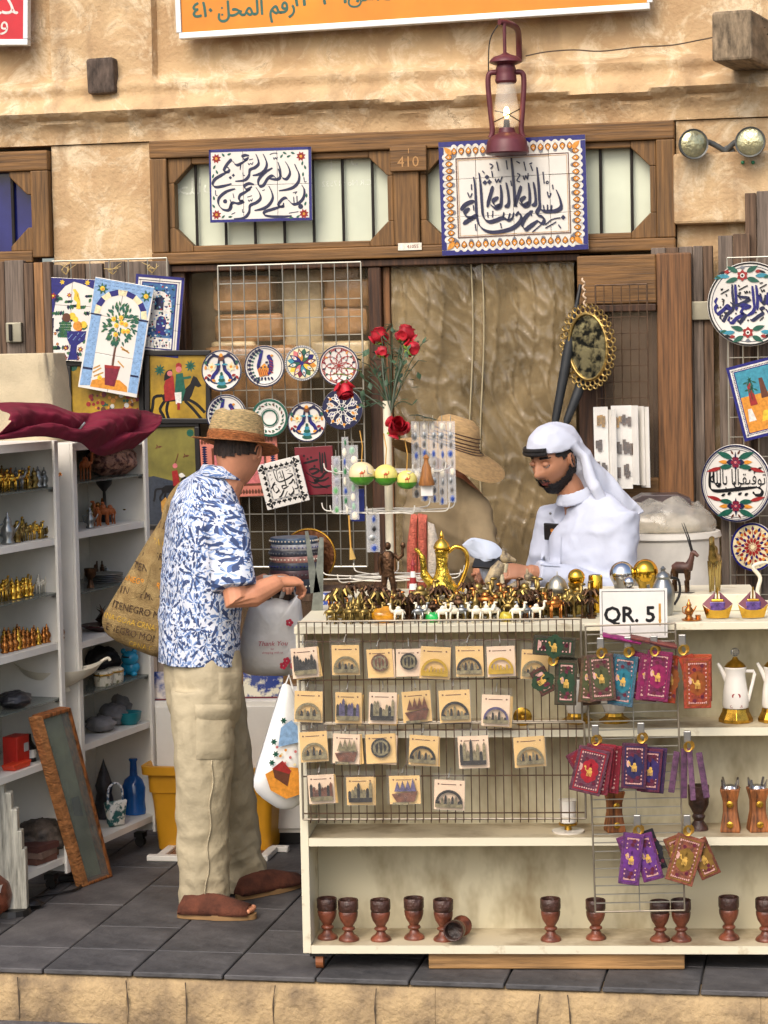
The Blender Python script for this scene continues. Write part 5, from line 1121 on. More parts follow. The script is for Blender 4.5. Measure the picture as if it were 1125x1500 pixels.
BUN = [  # clip x, clip y, [(top x, top y, w, h, rot, colour, field)] from back to front, label
 (95, 200, [(85, 300, 130, 80, 1.1, (96, 60, 48), (40, 70, 40)), (160, 205, 105, 230, .03, (70, 66, 44), (40, 74, 44)), (165, 218, 100, 215, .05, (76, 66, 46), (40, 74, 44)), (108, 105, 200, 95, .1, (64, 60, 42), (36, 70, 40))], 'dark green pouches fanned out at left of the ladder rack'),
 (325, 165, [(255, 205, 80, 230, -.1, (98, 66, 44), (84, 90, 50)), (290, 200, 110, 225, .1, (110, 84, 58), (84, 90, 50)), (320, 190, 125, 225, -.07, (106, 74, 62), (84, 90, 54))], 'brown and olive pouches hung in the upper row'),
 (455, 160, [(405, 200, 90, 220, .04, (70, 104, 124), (40, 120, 140)), (448, 195, 120, 245, .14, (78, 110, 130), (36, 130, 150))], 'teal pouches hung in the upper row'),
 (580, 155, [(530, 185, 110, 220, .28, (134, 40, 84), (150, 20, 90)), (565, 195, 100, 220, .12, (140, 44, 88), (150, 20, 90)), (612, 175, 120, 240, .12, (134, 38, 84), (160, 20, 90))], 'magenta pouches hung in the upper row'),
 (715, 150, [(668, 195, 60, 230, .08, (186, 72, 36), (170, 90, 30)), (800, 190, 110, 225, .0, (190, 80, 40), (170, 90, 30)), (730, 195, 70, 220, -.25, (182, 64, 34), (170, 90, 30)), (786, 208, 130, 240, .0, (176, 70, 44), (168, 84, 24))], 'orange pouches at the right end of the upper row'),
 (300, 580, [(205, 650, 110, 130, -.5, (122, 44, 66), (150, 20, 40)), (370, 625, 120, 230, .1, (150, 34, 54), (150, 20, 40)), (345, 618, 110, 230, .12, (160, 36, 50), (150, 20, 40)), (325, 625, 130, 235, .15, (130, 40, 56), (150, 20, 40)), (298, 640, 150, 220, .25, (116, 62, 80), (186, 22, 44))], 'red pouches fanned out in the middle row'),
 (518, 570, [(590, 635, 110, 220, .1, (74, 44, 84), (50, 40, 100)), (570, 640, 110, 210, .1, (104, 40, 66), (60, 40, 110)), (490, 615, 120, 220, .05, (92, 40, 66), (40, 36, 90))], 'purple and navy pouches in the middle row'),
 (740, 610, [(690, 655, 30, 200, .15, (110, 70, 100), (120, 80, 110)), (725, 640, 30, 240, .02, (104, 64, 96), (120, 80, 110)), (750, 640, 26, 250, -.06, (126, 84, 116), (120, 80, 110)), (795, 660, 30, 220, -.16, (110, 70, 100), (120, 80, 110))], 'mauve pouches seen edge on in the middle row'),
 (500, 1010, [(545, 1030, 60, 200, -.35, (30, 28, 34), (30, 30, 40)), (440, 1055, 90, 190, -.35, (120, 52, 110), (120, 60, 150)), (520, 1050, 100, 230, -.25, (116, 48, 112), (120, 60, 150)), (485, 1045, 100, 250, .12, (112, 56, 118), (116, 50, 140))], 'violet pouches in the bottom row of the ladder rack'),
 (738, 1010, [(665, 1060, 90, 180, -.35, (140, 76, 48), (150, 110, 40)), (780, 1080, 100, 190, -.4, (128, 66, 44), (150, 110, 40)), (760, 1060, 135, 235, .28, (150, 84, 60), (150, 112, 34))], 'gold brown pouches in the bottom row of the ladder rack')]
for i, (cx, cy, ps, lb) in enumerate(BUN):
 c = RK(cx, cy, .085); t = thing('pouch_bundle', lb, 'pouches', c, -CYAW, 'pouch bundles on the ladder rack')
 for j, (x, y, w_, h_, r_, col, fl) in enumerate(ps):
  q = RK(x, y, .075 + .013 * j) - c; q = Matrix.Rotation(CYAW, 3, 'Z') @ q
  pouch(t, w_ * kz, h_ * kz, col, fl, q, (0, r_, rj(.1)), w_ > 55)
 b = MB(); R_ = .012
 for s_ in range(3): b.tube([(R_ * cos(a) + s_ * .004, -.03 + .012 * s_, -.01 + R_ * 1.2 * sin(a)) for a in [2 * pi * q / 10 for q in range(11)]], .0022, 5, cap=False)
 b.build('ring', m_ring, t, smooth=60, kind='stuff'); MB().box((0, -.004, .018), (.022, .012, .036)).build('clip', m_clip, t, bev=.003)
for x0, y0, x1, y1, col, lb in ((335, 95, 520, 130, (170, 40, 120), 'magenta pouch lying flat on top of the ladder rack'), (470, 105, 690, 150, (140, 70, 60), 'red brown pouch lying flat on top of the ladder rack')):
 a, c = RK(x0, y0, .06), RK(x1, y1, .06); d = c - a
 t = thing('flat_pouch', lb, 'pouch', (a + c) / 2, (0, atan2(-d.z, d.x), -CYAW)); MB().box((0, 0, 0), (d.length, .09, .006)).build('cloth', pouch_mats(col)[0], t, bev=.002); MB().box((0, -.002, -.005), (d.length * .95, .09, .003)).build('lining', pouch_mats((90, 40, 50))[0], t)
# ---- goods inside the cabinet
m_gob = M('carved_wood', (124, 66, 44), .45, var=.4, scale=14, bump=.7, bscale=45, coat=.25); m_gobd = M('carved_wood_dark', (72, 44, 34), .45, var=.4, scale=16, bump=.9, bscale=55, coat=.25)
k = 7.1 / F
GB = thing('wooden_goblet', 'x', 'goblet', (0, 0, 0)); gp = lambda L: [(r * k, (62 - y) * k) for r, y in L]
MB().lathe(gp([(13.9, 18), (14.6, 16), (15.4, 14), (15.4, 1), (14.6, 0), (13, 1), (12.5, 18), (0, 20)]), 24, cap=False).build('rim_band', m_gobd, GB, smooth=40)
MB().lathe(gp([(0, 62), (15.5, 62), (15.8, 60), (14, 57), (8.5, 53), (6.2, 48), (9.5, 46), (10, 44), (9, 42.5), (6.6, 41), (8, 38), (12, 32), (14.2, 25), (14.8, 19.5), (13.9, 18)]), 24, cap=False).build('bowl', m_gob, GB, smooth=50)
used = []
for i, (px, py, s_) in enumerate(((480, 1383, 1), (511, 1383, 1), (558, 1380, 1), (607, 1378, 1), (650, 1376, 1), (807, 1377, 1), (873, 1377, .98), (967, 1380, .98), (998, 1379, .98), (1068, 1377, 1), (1122, 1377, 1))):
 lb = ('goblet in the left corner of the bottom shelf', 'goblet touching the corner goblet on the bottom shelf', 'goblet third from left on the bottom shelf', 'goblet fourth from left on the bottom shelf', 'goblet standing beside the toppled goblet', 'lone goblet in the middle of the bottom shelf', 'goblet at left foot of the ladder rack', 'left goblet of the close pair behind the ladder rack', 'right goblet of the close pair behind the ladder rack', 'goblet right of the ladder rack on the bottom shelf', 'goblet cut by the right picture edge on bottom shelf')[i]
 d = .075 if i % 3 else .095
 c = cf(px, 1370, -d); place(GB, used, cw(c.x, d, zA + .0245), rj(2), (s_, s_, s_ * (1 + rj(.03))), 'carved wooden ' + lb); used[-1]['group'] = 'carved wooden goblets on the bottom shelf'
c = cf(676, 1362, -.1); o = place(GB, used, cw(c.x - .0, .13, zA + .0245 + .033), (radians(84), 0, -.25), 1, 'toppled carved wooden goblet showing its round foot'); o['group'] = 'carved wooden goblets on the bottom shelf'
m_porc = M('white_porcelain', (236, 230, 220), .15, var=.04, coat=.4); m_cry = M('crystal', (230, 230, 230), .05, var=.02, trans=.9, ior=1.5)
def coffee_pot(px, py, lb, top='crystal'):
 z = zC + .0245; c = cf(px, 1050, -.11); t = thing('coffee_pot', lb, 'coffee pot', cw(c.x, .12, z), -CYAW, 'white coffee pots on the middle shelf'); s_ = 7.25 / F
 pp = lambda L: [(r * s_, (1065 - y) * s_) for r, y in L]
 MB().lathe(pp([(0, 1065), (25, 1065), (25, 1060), (20, 1050), (19, 1045), (0, 1045)]), 8).build('brass_foot', m_brass, t, bev=.001)
 MB().lathe(pp([(0, 1044), (18, 1044), (19.5, 1040), (18, 1020), (15, 1000), (14.5, 992), (16.5, 986), (15, 984), (0, 984)]), 28).build('body', m_porc, t, smooth=40)
 MB().lathe(pp([(0, 984), (16, 984), (12, 979), (5, 974), (3, 970), (0, 970)]), 24).build('lid', m_brass, t, smooth=40)
 MB().sph((0, 0, (1065 - 963) * s_), 6.5 * s_, 8, 5).build('knob', m_cry if top == 'crystal' else m_brass, t)
 MB().tube(smooth([(-13 * s_, 0, 60 * s_), (-19 * s_, 0, 75 * s_), (-25 * s_, 0, 86 * s_)], 3), [3.5 * s_] * 4 + [3 * s_, 2.5 * s_, 2 * s_], 8).build('spout', m_porc, t, smooth=60)
 MB().tube([(13 * s_, 0, 74 * s_), (26 * s_, 0, 74 * s_), (28 * s_, 0, 70 * s_), (18 * s_, 0, 30 * s_)], 2.6 * s_, 8).build('handle', m_porc, t, smooth=60)
 b = MB(); R_ = 17.2 * s_
 for i in range(3): b.disc(((-3 + i * 3) * s_, (40 + (i == 1) * -2) * s_), 3.4 * s_, -R_ - .0015, 0, 10)
 b.flat([(-6 * s_, 40 * s_), (6 * s_, 40 * s_), (0, 29 * s_)], -R_ - .0016, 0); b.text('QATAR', 5.5 * s_, 0, 23 * s_, -R_ - .002, 0); b.build('printed_heart', RED, t, kind='stuff')
coffee_pot(1078, 1065, 'white coffee pot with red heart and crystal knob')
coffee_pot(1136, 1065, 'white coffee pot cut by the right picture edge', 'gold')
def lathe_thing(name, label, cat, loc, prof, mat, group=None, n=24, rot=0):
 t = MB().lathe(prof, n).build(name, mat, loc=loc, rot=rot, smooth=45); tag(t, label, cat, group); return t
for px, lb in ((900, 'brass footed vase behind the orange pouches'), (845, 'brass footed vase behind the brown pouches')):
 c = cf(px, 1050, -.12); t = thing('brass_vase', lb, 'vase', cw(c.x, .13, zC + .0245), 0, 'brass footed vases'); MB().lathe([(0, 0), (.05, 0), (.05, .008), (.03, .02), (.028, .03), (0, .03)], 8).build('foot', m_brass, t); MB().lathe([(0, .03), (.03, .032), (.045, .07), (.04, .11), (.028, .14), (.034, .15), (.03, .15), (0, .148)], 20).build('body', m_porc, t, smooth=45)
m_mub = wood('burner_wood', (150, 90, 46), .45); m_silv = M('polished_silver', (196, 196, 200), .18, .95, var=.08)
def burner(px, lb, s_=1):
 c = cf(px, 1200, -.1); t = thing('incense_burner', lb, 'incense burner', cw(c.x, .1, zB_ + .0245), rj(.2), 'wooden incense burners on the lower shelf'); q = 7.2 / F * s_
 MB().lathe([(r * q * 1.35, z * q) for r, z in ((0, 0), (15, 0), (15, 4), (11, 30), (11, 45), (15, 62), (15, 64), (0, 64))], 4, rot=Matrix.Rotation(pi / 4, 3, 'Z')).build('body', m_mub, t, bev=.003)
 for a in range(4): MB().prism([(-9 * q, 52 * q), (9 * q, 62 * q), (16 * q, 78 * q), (15 * q, 60 * q), (8 * q, 52 * q)], -.004, .004).build('silver_horn', m_silv, t).rotation_euler = (0, 0, a * pi / 2 + pi / 4)
 MB().lathe([(0, 60 * q), (14 * q, 62 * q), (10 * q, 68 * q), (0, 70 * q)], 12).build('silver_cup', m_silv, t, smooth=40)
 for z in (12, 42): MB().lathe([(.002, 0), (5 * q, 0), (5 * q, .003), (2 * q, .005), (.002, .005)], 12, c=(0, -14.5 * q * (.95 if z > 20 else 1.05), z * q), rot=Matrix.Rotation(pi / 2, 3, 'X')).build('brass_boss', m_brass, t)
burner(1070, 'wooden incense burner with silver horns right of the ladder rack'); burner(1110, 'wooden incense burner at the right picture edge'); burner(900, 'wooden incense burner seen through the ladder rack', .95)
c = cf(1024, 1200, -.1); lathe_thing('dark_goblet', 'large dark carved goblet right of the ladder rack on lower shelf', 'goblet', cw(c.x, .12, zB_ + .0245), [(r * 7.2 / F, z * 7.2 / F) for r, z in ((0, 0), (14, 0), (13, 5), (7, 14), (10, 20), (8, 24), (15, 38), (16, 66), (13, 66), (0, 60))], m_gobd)
c = cf(832, 1200, -.08); t = thing('candle_dish', 'small painted jar standing on a white saucer behind the lower rack', 'jar', cw(c.x, .09, zB_ + .0245)); MB().lathe([(0, 0), (.05, 0), (.052, .006), (0, .008)], 24).build('saucer', m_porc, t, smooth=40); MB().lathe([(0, .008), (.012, .008), (.01, .02), (.03, .024), (.03, .03), (0, .03)], 16).build('stem', m_brass, t, smooth=40); MB().lathe([(0, .03), (.025, .032), (.027, .1), (.03, .104), (0, .106)], 20).build('jar', m_porc, t, smooth=40)
c = cf(765, 1043, -.05); t = thing('brass_medallion', 'round brass disc standing on the middle shelf behind the wires', 'brass disc', cw(c.x, .07, zC + .0245 + .028), 0); MB().lathe([(0, -.006), (.028, -.006), (.03, 0), (.02, .004), (.01, .003), (.006, .009), (0, .01)], 24, rot=Matrix.Rotation(pi / 2, 3, 'X')).build('disc', m_brass, t, smooth=40); MB().box((0, .01, -.022), (.02, .03, .012)).build('foot', m_brass, t)
# ================================================================== GOODS ON THE COUNTER
def ctx(px, d, py=895): return cf(px, py, -d).x
def cpos(px, d, dz=0.0): return cw(ctx(px, d), d, ZTOP + .001 + dz)
STEP = .055
o = MB().bx(cf(478, 900).x, cf(1120, 900).x, .3, .6, ZTOP + .001, ZTOP + STEP).build('display_step', m_cab, loc=CO, rot=-CYAW, bev=.002); tag(o, 'low cream step at the back of the counter under the larger ornaments', 'step')
def pillow(pts, th, b=None, mi=0, wr=.0, seed=0, lv=((1, 0), (.93, .5), (.75, .8), (.45, .97), (.2, 1))):
 """a soft closed shape from an outline in x,z"""
 b = b or MB(); n = len(pts); cx = sum(p[0] for p in pts) / n; cz = sum(p[1] for p in pts) / n; vs = []; fs = []
 for s_ in (-1, 1):
  for k, h in lv:
   for (x, z) in pts:
    X, Z = cx + (x - cx) * k, cz + (z - cz) * k
    vs.append((X, s_ * th * h + (wr * nz(X * 14 + seed, Z * 10, s_ * 3) + wr * .5 * nz(X * 40, Z * 28 + seed)) * (h > 0), Z))
 m = len(lv)
 for q in (0, 1):
  o_ = q * m * n
  for l in range(m - 1):
   for i in range(n):
    f = (o_ + l * n + i, o_ + l * n + (i + 1) % n, o_ + (l + 1) * n + (i + 1) % n, o_ + (l + 1) * n + i); fs.append(f if q == 0 else f[::-1])
  f = tuple(o_ + (m - 1) * n + i for i in range(n)); fs.append(f if q == 0 else f[::-1])
 b.add(vs, fs, mi); return b
def camel_mesh(legs=True):
 b = MB()
 b.sph((0, 0, .034), (.017, .0085, .0095), 10, 7).sph((.001, 0, .043), (.008, .006, .008), 8, 6)
 b.tube([(.013, 0, .036), (.02, 0, .036), (.0245, 0, .044), (.024, 0, .055)], [.005, .0045, .0035, .003], 7)
 b.sph((.027, 0, .057), (.0062, .003, .003), 8, 6)
 for x in (-.011, .011):
  for y in (-.0045, .0045): b.tube([(x, y, .032), (x + .001, y, .016), (x, y, 0)], [.0036, .0018, .0022], 6)
 b.tube([(-.016, 0, .036), (-.02, 0, .026)], [.0015, .001], 5); return b
def mk(b, name, mat, sm=60): return b.build(name, mat, smooth=sm)
m_bronze = M('old_bronze', (92, 66, 46), .35, .8, var=.4, scale=50, bump=.4, bscale=120); m_goldp = M('bright_gold', (232, 184, 74), .16, .95, var=.15, scale=30, bump=.1, bscale=60); m_wht = M('ivory_resin', (232, 222, 198), .4, var=.1); m_copper = M('copper_gold', (206, 132, 66), .25, .9, var=.3, scale=40); m_pew = M('pewter', (150, 152, 150), .3, .85, var=.2)
m_dullbrass = M('dull_brass', (150, 126, 70), .35, .85, var=.4, scale=50)
cam_proto = {}
for nm, mt in (('brass', m_dullbrass), ('white', m_wht), ('silver', m_pew), ('gold', m_goldp), ('copper', m_copper), ('bronze', m_bronze)):
 me = camel_mesh().mesh('camel_figurine'); me.materials.append(mt); me.polygons.foreach_set('use_smooth', [True] * len(me.polygons)); cam_proto[nm] = me
def palm_mesh():
 b = MB(); b.tube([(0, 0, 0), (.002, 0, .02), (0, 0, .045)], [.004, .0025, .002], 6)
 for i in range(9):
  a = i * .7; b.tube([(0, 0, .045), (.011 * cos(a), .011 * sin(a), .05), (.02 * cos(a), .02 * sin(a), .04)], [.003, .0035, .001], 4)
 b.sph((0, 0, .046), .005, 6, 5); b.box((0, 0, .002), (.02, .02, .004)); return b
def pot_mesh():                                  # miniature coffee pot
 b = MB(); b.lathe([(0, 0), (.011, 0), (.012, .003), (.008, .008), (.013, .018), (.012, .026), (.006, .034), (.008, .038), (.005, .044), (.002, .048), (.0025, .052), (0, .055)], 12)
 b.tube([(.009, 0, .018), (.017, 0, .028), (.021, 0, .036)], [.0035, .0025, .0015], 6); b.tube([(-.008, 0, .034), (-.018, 0, .032), (-.017, 0, .018), (-.011, 0, .014)], .0018, 6); return b
for nm, mt in (('palm_bronze', m_bronze), ('palm_brass', m_dullbrass)):
 me = palm_mesh().mesh('palm_figurine'); me.materials.append(mt); cam_proto[nm] = me
for nm, mt in (('pot_gold', m_goldp), ('pot_copper', m_copper), ('pot_silver', m_pew), ('pot_brass', m_dullbrass)):
 me = pot_mesh().mesh('miniature_pot'); me.materials.append(mt); me.polygons.foreach_set('use_smooth', [True] * len(me.polygons)); cam_proto[nm] = me
def figurine(kind, loc, s_, rz, label, group, cat='figurine'):
 me = cam_proto[kind]; o = bpy.data.objects.new(me.name.split('.')[0], me); COL.objects.link(o); o.location = loc; o.rotation_euler = (0, 0, rz); o.scale = (s_,) * 3; tag(o, label, cat, group); return o
rr = random.Random(11)
def nth(i): return (ORD + ('ninth', 'tenth', 'eleventh', 'twelfth'))[i] if i < 12 else '%d%s' % (i + 1, {21: 'st', 31: 'st', 22: 'nd', 32: 'nd', 23: 'rd', 33: 'rd'}.get(i + 1, 'th'))
# back rows: crowded bronze palms, camels, pots (cannot be told apart)
for row, (d, n, s_) in enumerate(((.285, 28, 1.55), (.235, 28, 1.4), (.18, 30, 1.3), (.13, 32, 1.2))):
 for i in range(n):
  px = 484 + (870 - 484) * (i + .5) / n + rr.uniform(-3, 3); x = ctx(px, d)
  lbl = lambda w_: 'tiny %s, %s figure from left in the %s crowded row on the counter' % (w_, nth(i), ('rearmost', 'third', 'second', 'nearest')[row]); kd = rr.choice(('palm_bronze', 'brass', 'palm_brass', 'pot_brass', 'bronze', 'copper', 'palm_bronze'))
  figurine(kd, cw(x, d + rr.uniform(-.015, .015), ZTOP + .001), s_ * rr.uniform(.72, 1.3), rr.uniform(-.5, .5) + (pi if rr.random() < .5 else 0), lbl('metal palm tree' if 'palm' in kd else 'brass pot' if 'pot' in kd else 'metal camel'), {'p': 'tiny bronze palms on the counter', 't': 'tiny brass pots on the counter', 'c': 'tiny brass and bronze camels on the counter'}['p' if 'palm' in kd else 't' if 'pot' in kd else 'c'])
for i, px in enumerate((484, 497, 510, 522, 535, 548)): figurine('brass', cpos(px, .05 + .02 * (i % 2)), 1.1, rr.uniform(-.6, .6), 'tiny brass camel, %s from left on the counter edge by the metal strips' % nth(i), 'tiny brass and bronze camels on the counter')
for i, px in enumerate((584, 613, 622, 648, 665, 676, 698, 712, 724, 756, 770, 785)):
 figurine('white' if i not in (1, 5, 10) else 'silver', cpos(px, .04 + .012 * (i % 3)), 1.1, (0 if i % 2 else pi) + rr.uniform(-.3, .3), 'tiny %s camel, %s from left in the front row of pale camels' % ('white' if i not in (1, 5, 10) else 'silver', nth(i)), 'tiny white camels in front row' if i not in (1, 5, 10) else 'tiny silver camels in front row')
for px, mat, lb, s_ in ((562, M('amber_glass', (206, 140, 20), .1, var=.3, scale=20, coat=.5), 'lump of amber resin in the front row on the counter', .034), (634, M('green_glass', (40, 190, 90), .1, var=.3, scale=20, coat=.5), 'bright green glass piece among the white camels', .021), (742, M('yellow_resin', (206, 186, 60), .2, var=.3, scale=20), 'small yellow resin piece near the counter edge', .02)):
 b = MB(); b.sph((0, 0, s_ * .7), (s_ * 1.25, s_ * .8, s_ * .75), 14, 10); b.v = [tuple(V(p) * (1 + .25 * nz(p[0] * 90, p[1] * 90, p[2] * 90))) for p in b.v]; o = b.build('resin_piece' if 'glass' not in lb else 'glass_piece', mat, loc=cpos(px, .07), smooth=70); tag(o, lb, 'ornament')
# big gold coffee pot
k = 7.6 / F
t = thing('gold_coffee_pot', 'large ornate gold coffee pot with curved spout on the counter', 'coffee pot', cpos(649, .42, STEP), -CYAW); gz = lambda L: [(r * k, (868 - y) * k) for r, y in L]
m_orn = M('chased_gold', (226, 178, 70), .2, .95, var=.55, scale=45, bump=.8, bscale=70)
MB().lathe(gz([(0, 868), (22, 868), (25, 864), (24, 858), (17, 850), (11, 840), (9, 828), (9.5, 812), (11, 806), (9, 803), (0, 803)]), 28).build('body', m_orn, t, smooth=45)
MB().lathe(gz([(0, 803), (12, 803), (12.5, 800), (10, 794), (5, 789), (2.5, 787), (3.5, 784), (2, 780), (0, 776)]), 24).build('lid', m_goldp, t, smooth=45)
MB().tube(smooth([(-15 * k, 0, 14 * k), (-26 * k, 0, 28 * k), (-28 * k, 0, 50 * k), (-34 * k, 0, 62 * k), (-40 * k, 0, 66 * k)], 4), [7 * k] * 5 + [5 * k] * 5 + [3 * k] * 5 + [2 * k, 1.4 * k], 10).build('spout', m_orn, t, smooth=60)
MB().tube(smooth([(9 * k, 0, 60 * k), (20 * k, 0, 68 * k), (34 * k, 0, 62 * k), (37 * k, 0, 44 * k), (30 * k, 0, 22 * k), (24 * k, 0, 8 * k), (32 * k, 0, 4 * k)], 5), 3.2 * k, 8).build('handle', m_goldp, t, smooth=60)
# bronze statue of a standing figure with one arm raised
t = thing('bronze_statue', 'dark bronze statue of a standing man raising one hand', 'statue', cpos(570, .4, STEP), -CYAW - .2); b = MB()
S = lambda x, z, y=0: (x * k, y * k, z * k)
b.lathe([(0, 0), (14 * k, 0), (14 * k, 4 * k), (0, 4 * k)], 16); b.tube([S(-7, 3), S(-7, 15), S(-5, 30), S(-3, 38)], [4.2 * k, 4.5 * k, 5.5 * k, 6 * k], 10); b.tube([S(8, 3), S(7, 15), S(4, 30), S(2, 38)], [4.2 * k, 4.5 * k, 5.5 * k, 6 * k], 10)
b.tube([S(0, 26), S(0, 38), S(0, 50), S(-1, 60), S(-1, 64)], [(8 * k, 6 * k), (9 * k, 6 * k), (9.5 * k, 6 * k), (10 * k, 6 * k), (5 * k, 4 * k)], 12); b.sph(S(0, 71), (4.8 * k, 5 * k, 6 * k), 12, 9)
b.tube([S(-9, 60), S(-13, 48), S(-12, 34), S(-11, 28)], [4 * k, 3.4 * k, 2.8 * k, 2.5 * k], 8); b.tube([S(9, 60), S(16, 52), S(22, 58), S(22, 68)], [4 * k, 3.2 * k, 2.8 * k, 2.2 * k], 8); b.sph(S(23, 72), (4 * k, 3 * k, 5 * k), 8, 6)
b.build('figure', m_bronze, t, smooth=60)
# wolves
m_fur = M('painted_wolf', (176, 156, 120), .6, scale=26, col2=(92, 82, 70), thr=(.42, .58)); m_furw = M('wolf_cream', (220, 206, 170), .6, var=.2, scale=30)
def wolf(loc, s_, lb, lying=False):
 t = thing('wolf_figurine', lb, 'figurine', loc, -CYAW + .15, 'wolf figurines'); b = MB(); S = lambda x, z, y=0: (x * s_, y * s_, z * s_)
 if lying: b.tube([S(-18, 8), S(-8, 12), S(4, 16), S(10, 24)], [(10 * s_, 11 * s_), (12 * s_, 13 * s_), (11 * s_, 12 * s_), (7 * s_, 8 * s_)], 12); hx, hz = 14, 32
 else: b.tube([S(-8, 6), S(-10, 20), S(-2, 36), S(6, 48)], [(10 * s_, 11 * s_), (12 * s_, 13 * s_), (11 * s_, 12 * s_), (7 * s_, 8 * s_)], 12); hx, hz = 11, 55
 b.sph(S(hx, hz), (8.5 * s_, 8 * s_, 8 * s_), 12, 9); b.tube([S(hx + 4, hz - 1), S(hx + 12, hz - 4), S(hx + 16, hz - 5)], [5 * s_, 3.6 * s_, 2.4 * s_], 8)
 for y in (-4.5, 4.5): b.tube([S(hx - 2, hz + 5, y), S(hx - 3, hz + 15, y * 1.2)], [3.2 * s_, .5 * s_], 6)
 b.build('body', m_fur, t, smooth=60)
 for y in (-5, 5):
  if lying: MB().tube([S(6, 6, y), S(20, 3, y), S(24, 2, y)], [4 * s_, 3 * s_, 2.5 * s_], 8).build('leg', m_furw, t, smooth=60)
  else: MB().tube([S(3, 30, y), S(6, 12, y), S(7, 1, y)], [4.5 * s_, 3.2 * s_, 3 * s_], 8).build('leg', m_furw, t, smooth=60)
 MB().sph(S(hx + 16, hz - 4), 1.6 * s_, 6, 5).build('nose', m_blk, t); MB().tube([S(hx - 1, hz - 8), S(hx - 3, hz - 22)], [6 * s_, 5 * s_], 8).build('chest_fur', m_furw, t, smooth=60)
wolf(cpos(731, .38, STEP), k * .95, 'grey wolf figurine sitting upright on the counter'); wolf(cpos(764, .35, STEP), k * .8, 'smaller wolf figurine lying beside the upright wolf', True)
# lighthouse, dome model, trophies
t = thing('lighthouse_model', 'small red and white lighthouse beside the bronze statue', 'ornament', cpos(606, .36, STEP)); q = 7.5 / F
for i in range(5): MB().lathe([(q * (7 - i * .9), i * 9 * q), (q * (6.2 - i * .9), (i + 1) * 9 * q)], 14).build('tower_band', (RED, m_porc)[i % 2], t)
MB().lathe([(0, 45 * q), (4 * q, 45 * q), (1.2 * q, 53 * q), (0, 58 * q)], 10).build('lantern_top', RED, t)
t = thing('dome_model', 'small silver domed shrine model on the counter', 'model', cpos(817, .3, 0), -CYAW); q = 7.45 / F
MB().lathe([(0, 0), (18 * q, 0), (18 * q, 22 * q), (20 * q, 23 * q), (20 * q, 25 * q), (0, 25 * q)], 8).build('base', m_dullbrass, t)
for i in range(8):
 a = pi / 8 + i * pi / 4;
 for j in (-1, 0, 1): MB().box((17.2 * q * cos(a) - j * 4 * q * sin(a), 17.2 * q * sin(a) + j * 4 * q * cos(a), 10 * q), (1.2 * q, 2.2 * q, 15 * q), R=Matrix.Rotation(a, 3, 'Z')).build('arch', m_bronze, t)
MB().lathe([(15 * q, 25 * q), (15 * q, 30 * q), (16 * q, 31 * q), (15.5 * q, 38 * q), (11 * q, 48 * q), (5 * q, 53 * q), (1 * q, 55 * q), (.6 * q, 60 * q), (0, 61 * q)], 24).build('dome', M('dull_silver', (176, 172, 156), .3, .8, var=.15), t, smooth=50)
def trophy(px, d, ytop, ybot, rb, mat, lb, dz=0):
 q = (7.15 + d) / F; loc = cpos(px, d, dz); H = (ybot - ytop) * q; R = rb * q
 t = thing('trophy', lb, 'trophy', loc, rj(1), 'trophy ornaments'); b = MB(); n = 16; prof = [(R * .75, 0), (R * .8, H * .06), (R * .62, H * .12), (R * .5, H * .3), (R * .6, H * .5), (R * .85, H * .62), (R * .9, H * .7)]
 b.lathe(prof, 24, wob=lambda a, i: 1 + .13 * sin(3 * a + i * .9)); b.build('twisted_stem', M(mat.name + '_rough', (206, 170, 80) if 'gold' in mat.name else (176, 174, 170), .3, .95, var=.2, bump=.5, bscale=60), t, smooth=60)
 MB().sph((0, 0, H - R), R, 24, 16).build('globe', mat, t, smooth=60)
m_mirs = M('mirror_silver', (206, 206, 208), .06, 1, var=.03)
m_mirg = M('mirror_gold', (232, 184, 66), .08, 1, var=.05)
trophy(845, .26, 822, 888, 12.5, m_mirg, 'slim gold trophy next to the silver dome'); trophy(912, .34, 796, 868, 18.5, m_mirs, 'large silver trophy with mirror globe'); trophy(946, .36, 794, 868, 18.5, m_mirg, 'large gold trophy beside the silver one'); trophy(922, .2, 838, 895, 8.5, m_mirs, 'small silver trophy in front of the large pair')
t = thing('gold_vase', 'short gold cylinder vase beside the slim trophy', 'vase', cpos(873, .3)); q = 7.4 / F; MB().lathe([(0, 0), (9 * q, 0), (10 * q, 20 * q), (10.5 * q, 52 * q), (9.5 * q, 55 * q), (8 * q, 55 * q), (8 * q, 30 * q), (0, 28 * q)], 24).build('body', m_mirg, t, smooth=40)
t = thing('silver_teapot', 'grey metal teapot with ball lid behind the price sign', 'teapot', cpos(972, .2), .3); q = 7.35 / F
MB().lathe([(r * q, z * q) for r, z in ((0, 0), (12, 0), (14, 6), (17, 30), (15, 42), (9, 52), (11, 56), (9, 60), (3, 64), (4, 68), (0, 72))], 24).build('body', m_pew, t, smooth=45); MB().tube(smooth([(12 * q, 0, 54 * q), (24 * q, 0, 50 * q), (26 * q, 0, 30 * q), (17 * q, 0, 14 * q)], 4), 2 * q, 8).build('handle', m_blk, t, smooth=60); MB().tube(smooth([(-14 * q, 0, 22 * q), (-22 * q, 0, 36 * q), (-24 * q, 0, 46 * q)], 4), [4 * q] * 4 + [2.5 * q] * 5, 8).build('spout', m_pew, t, smooth=60)
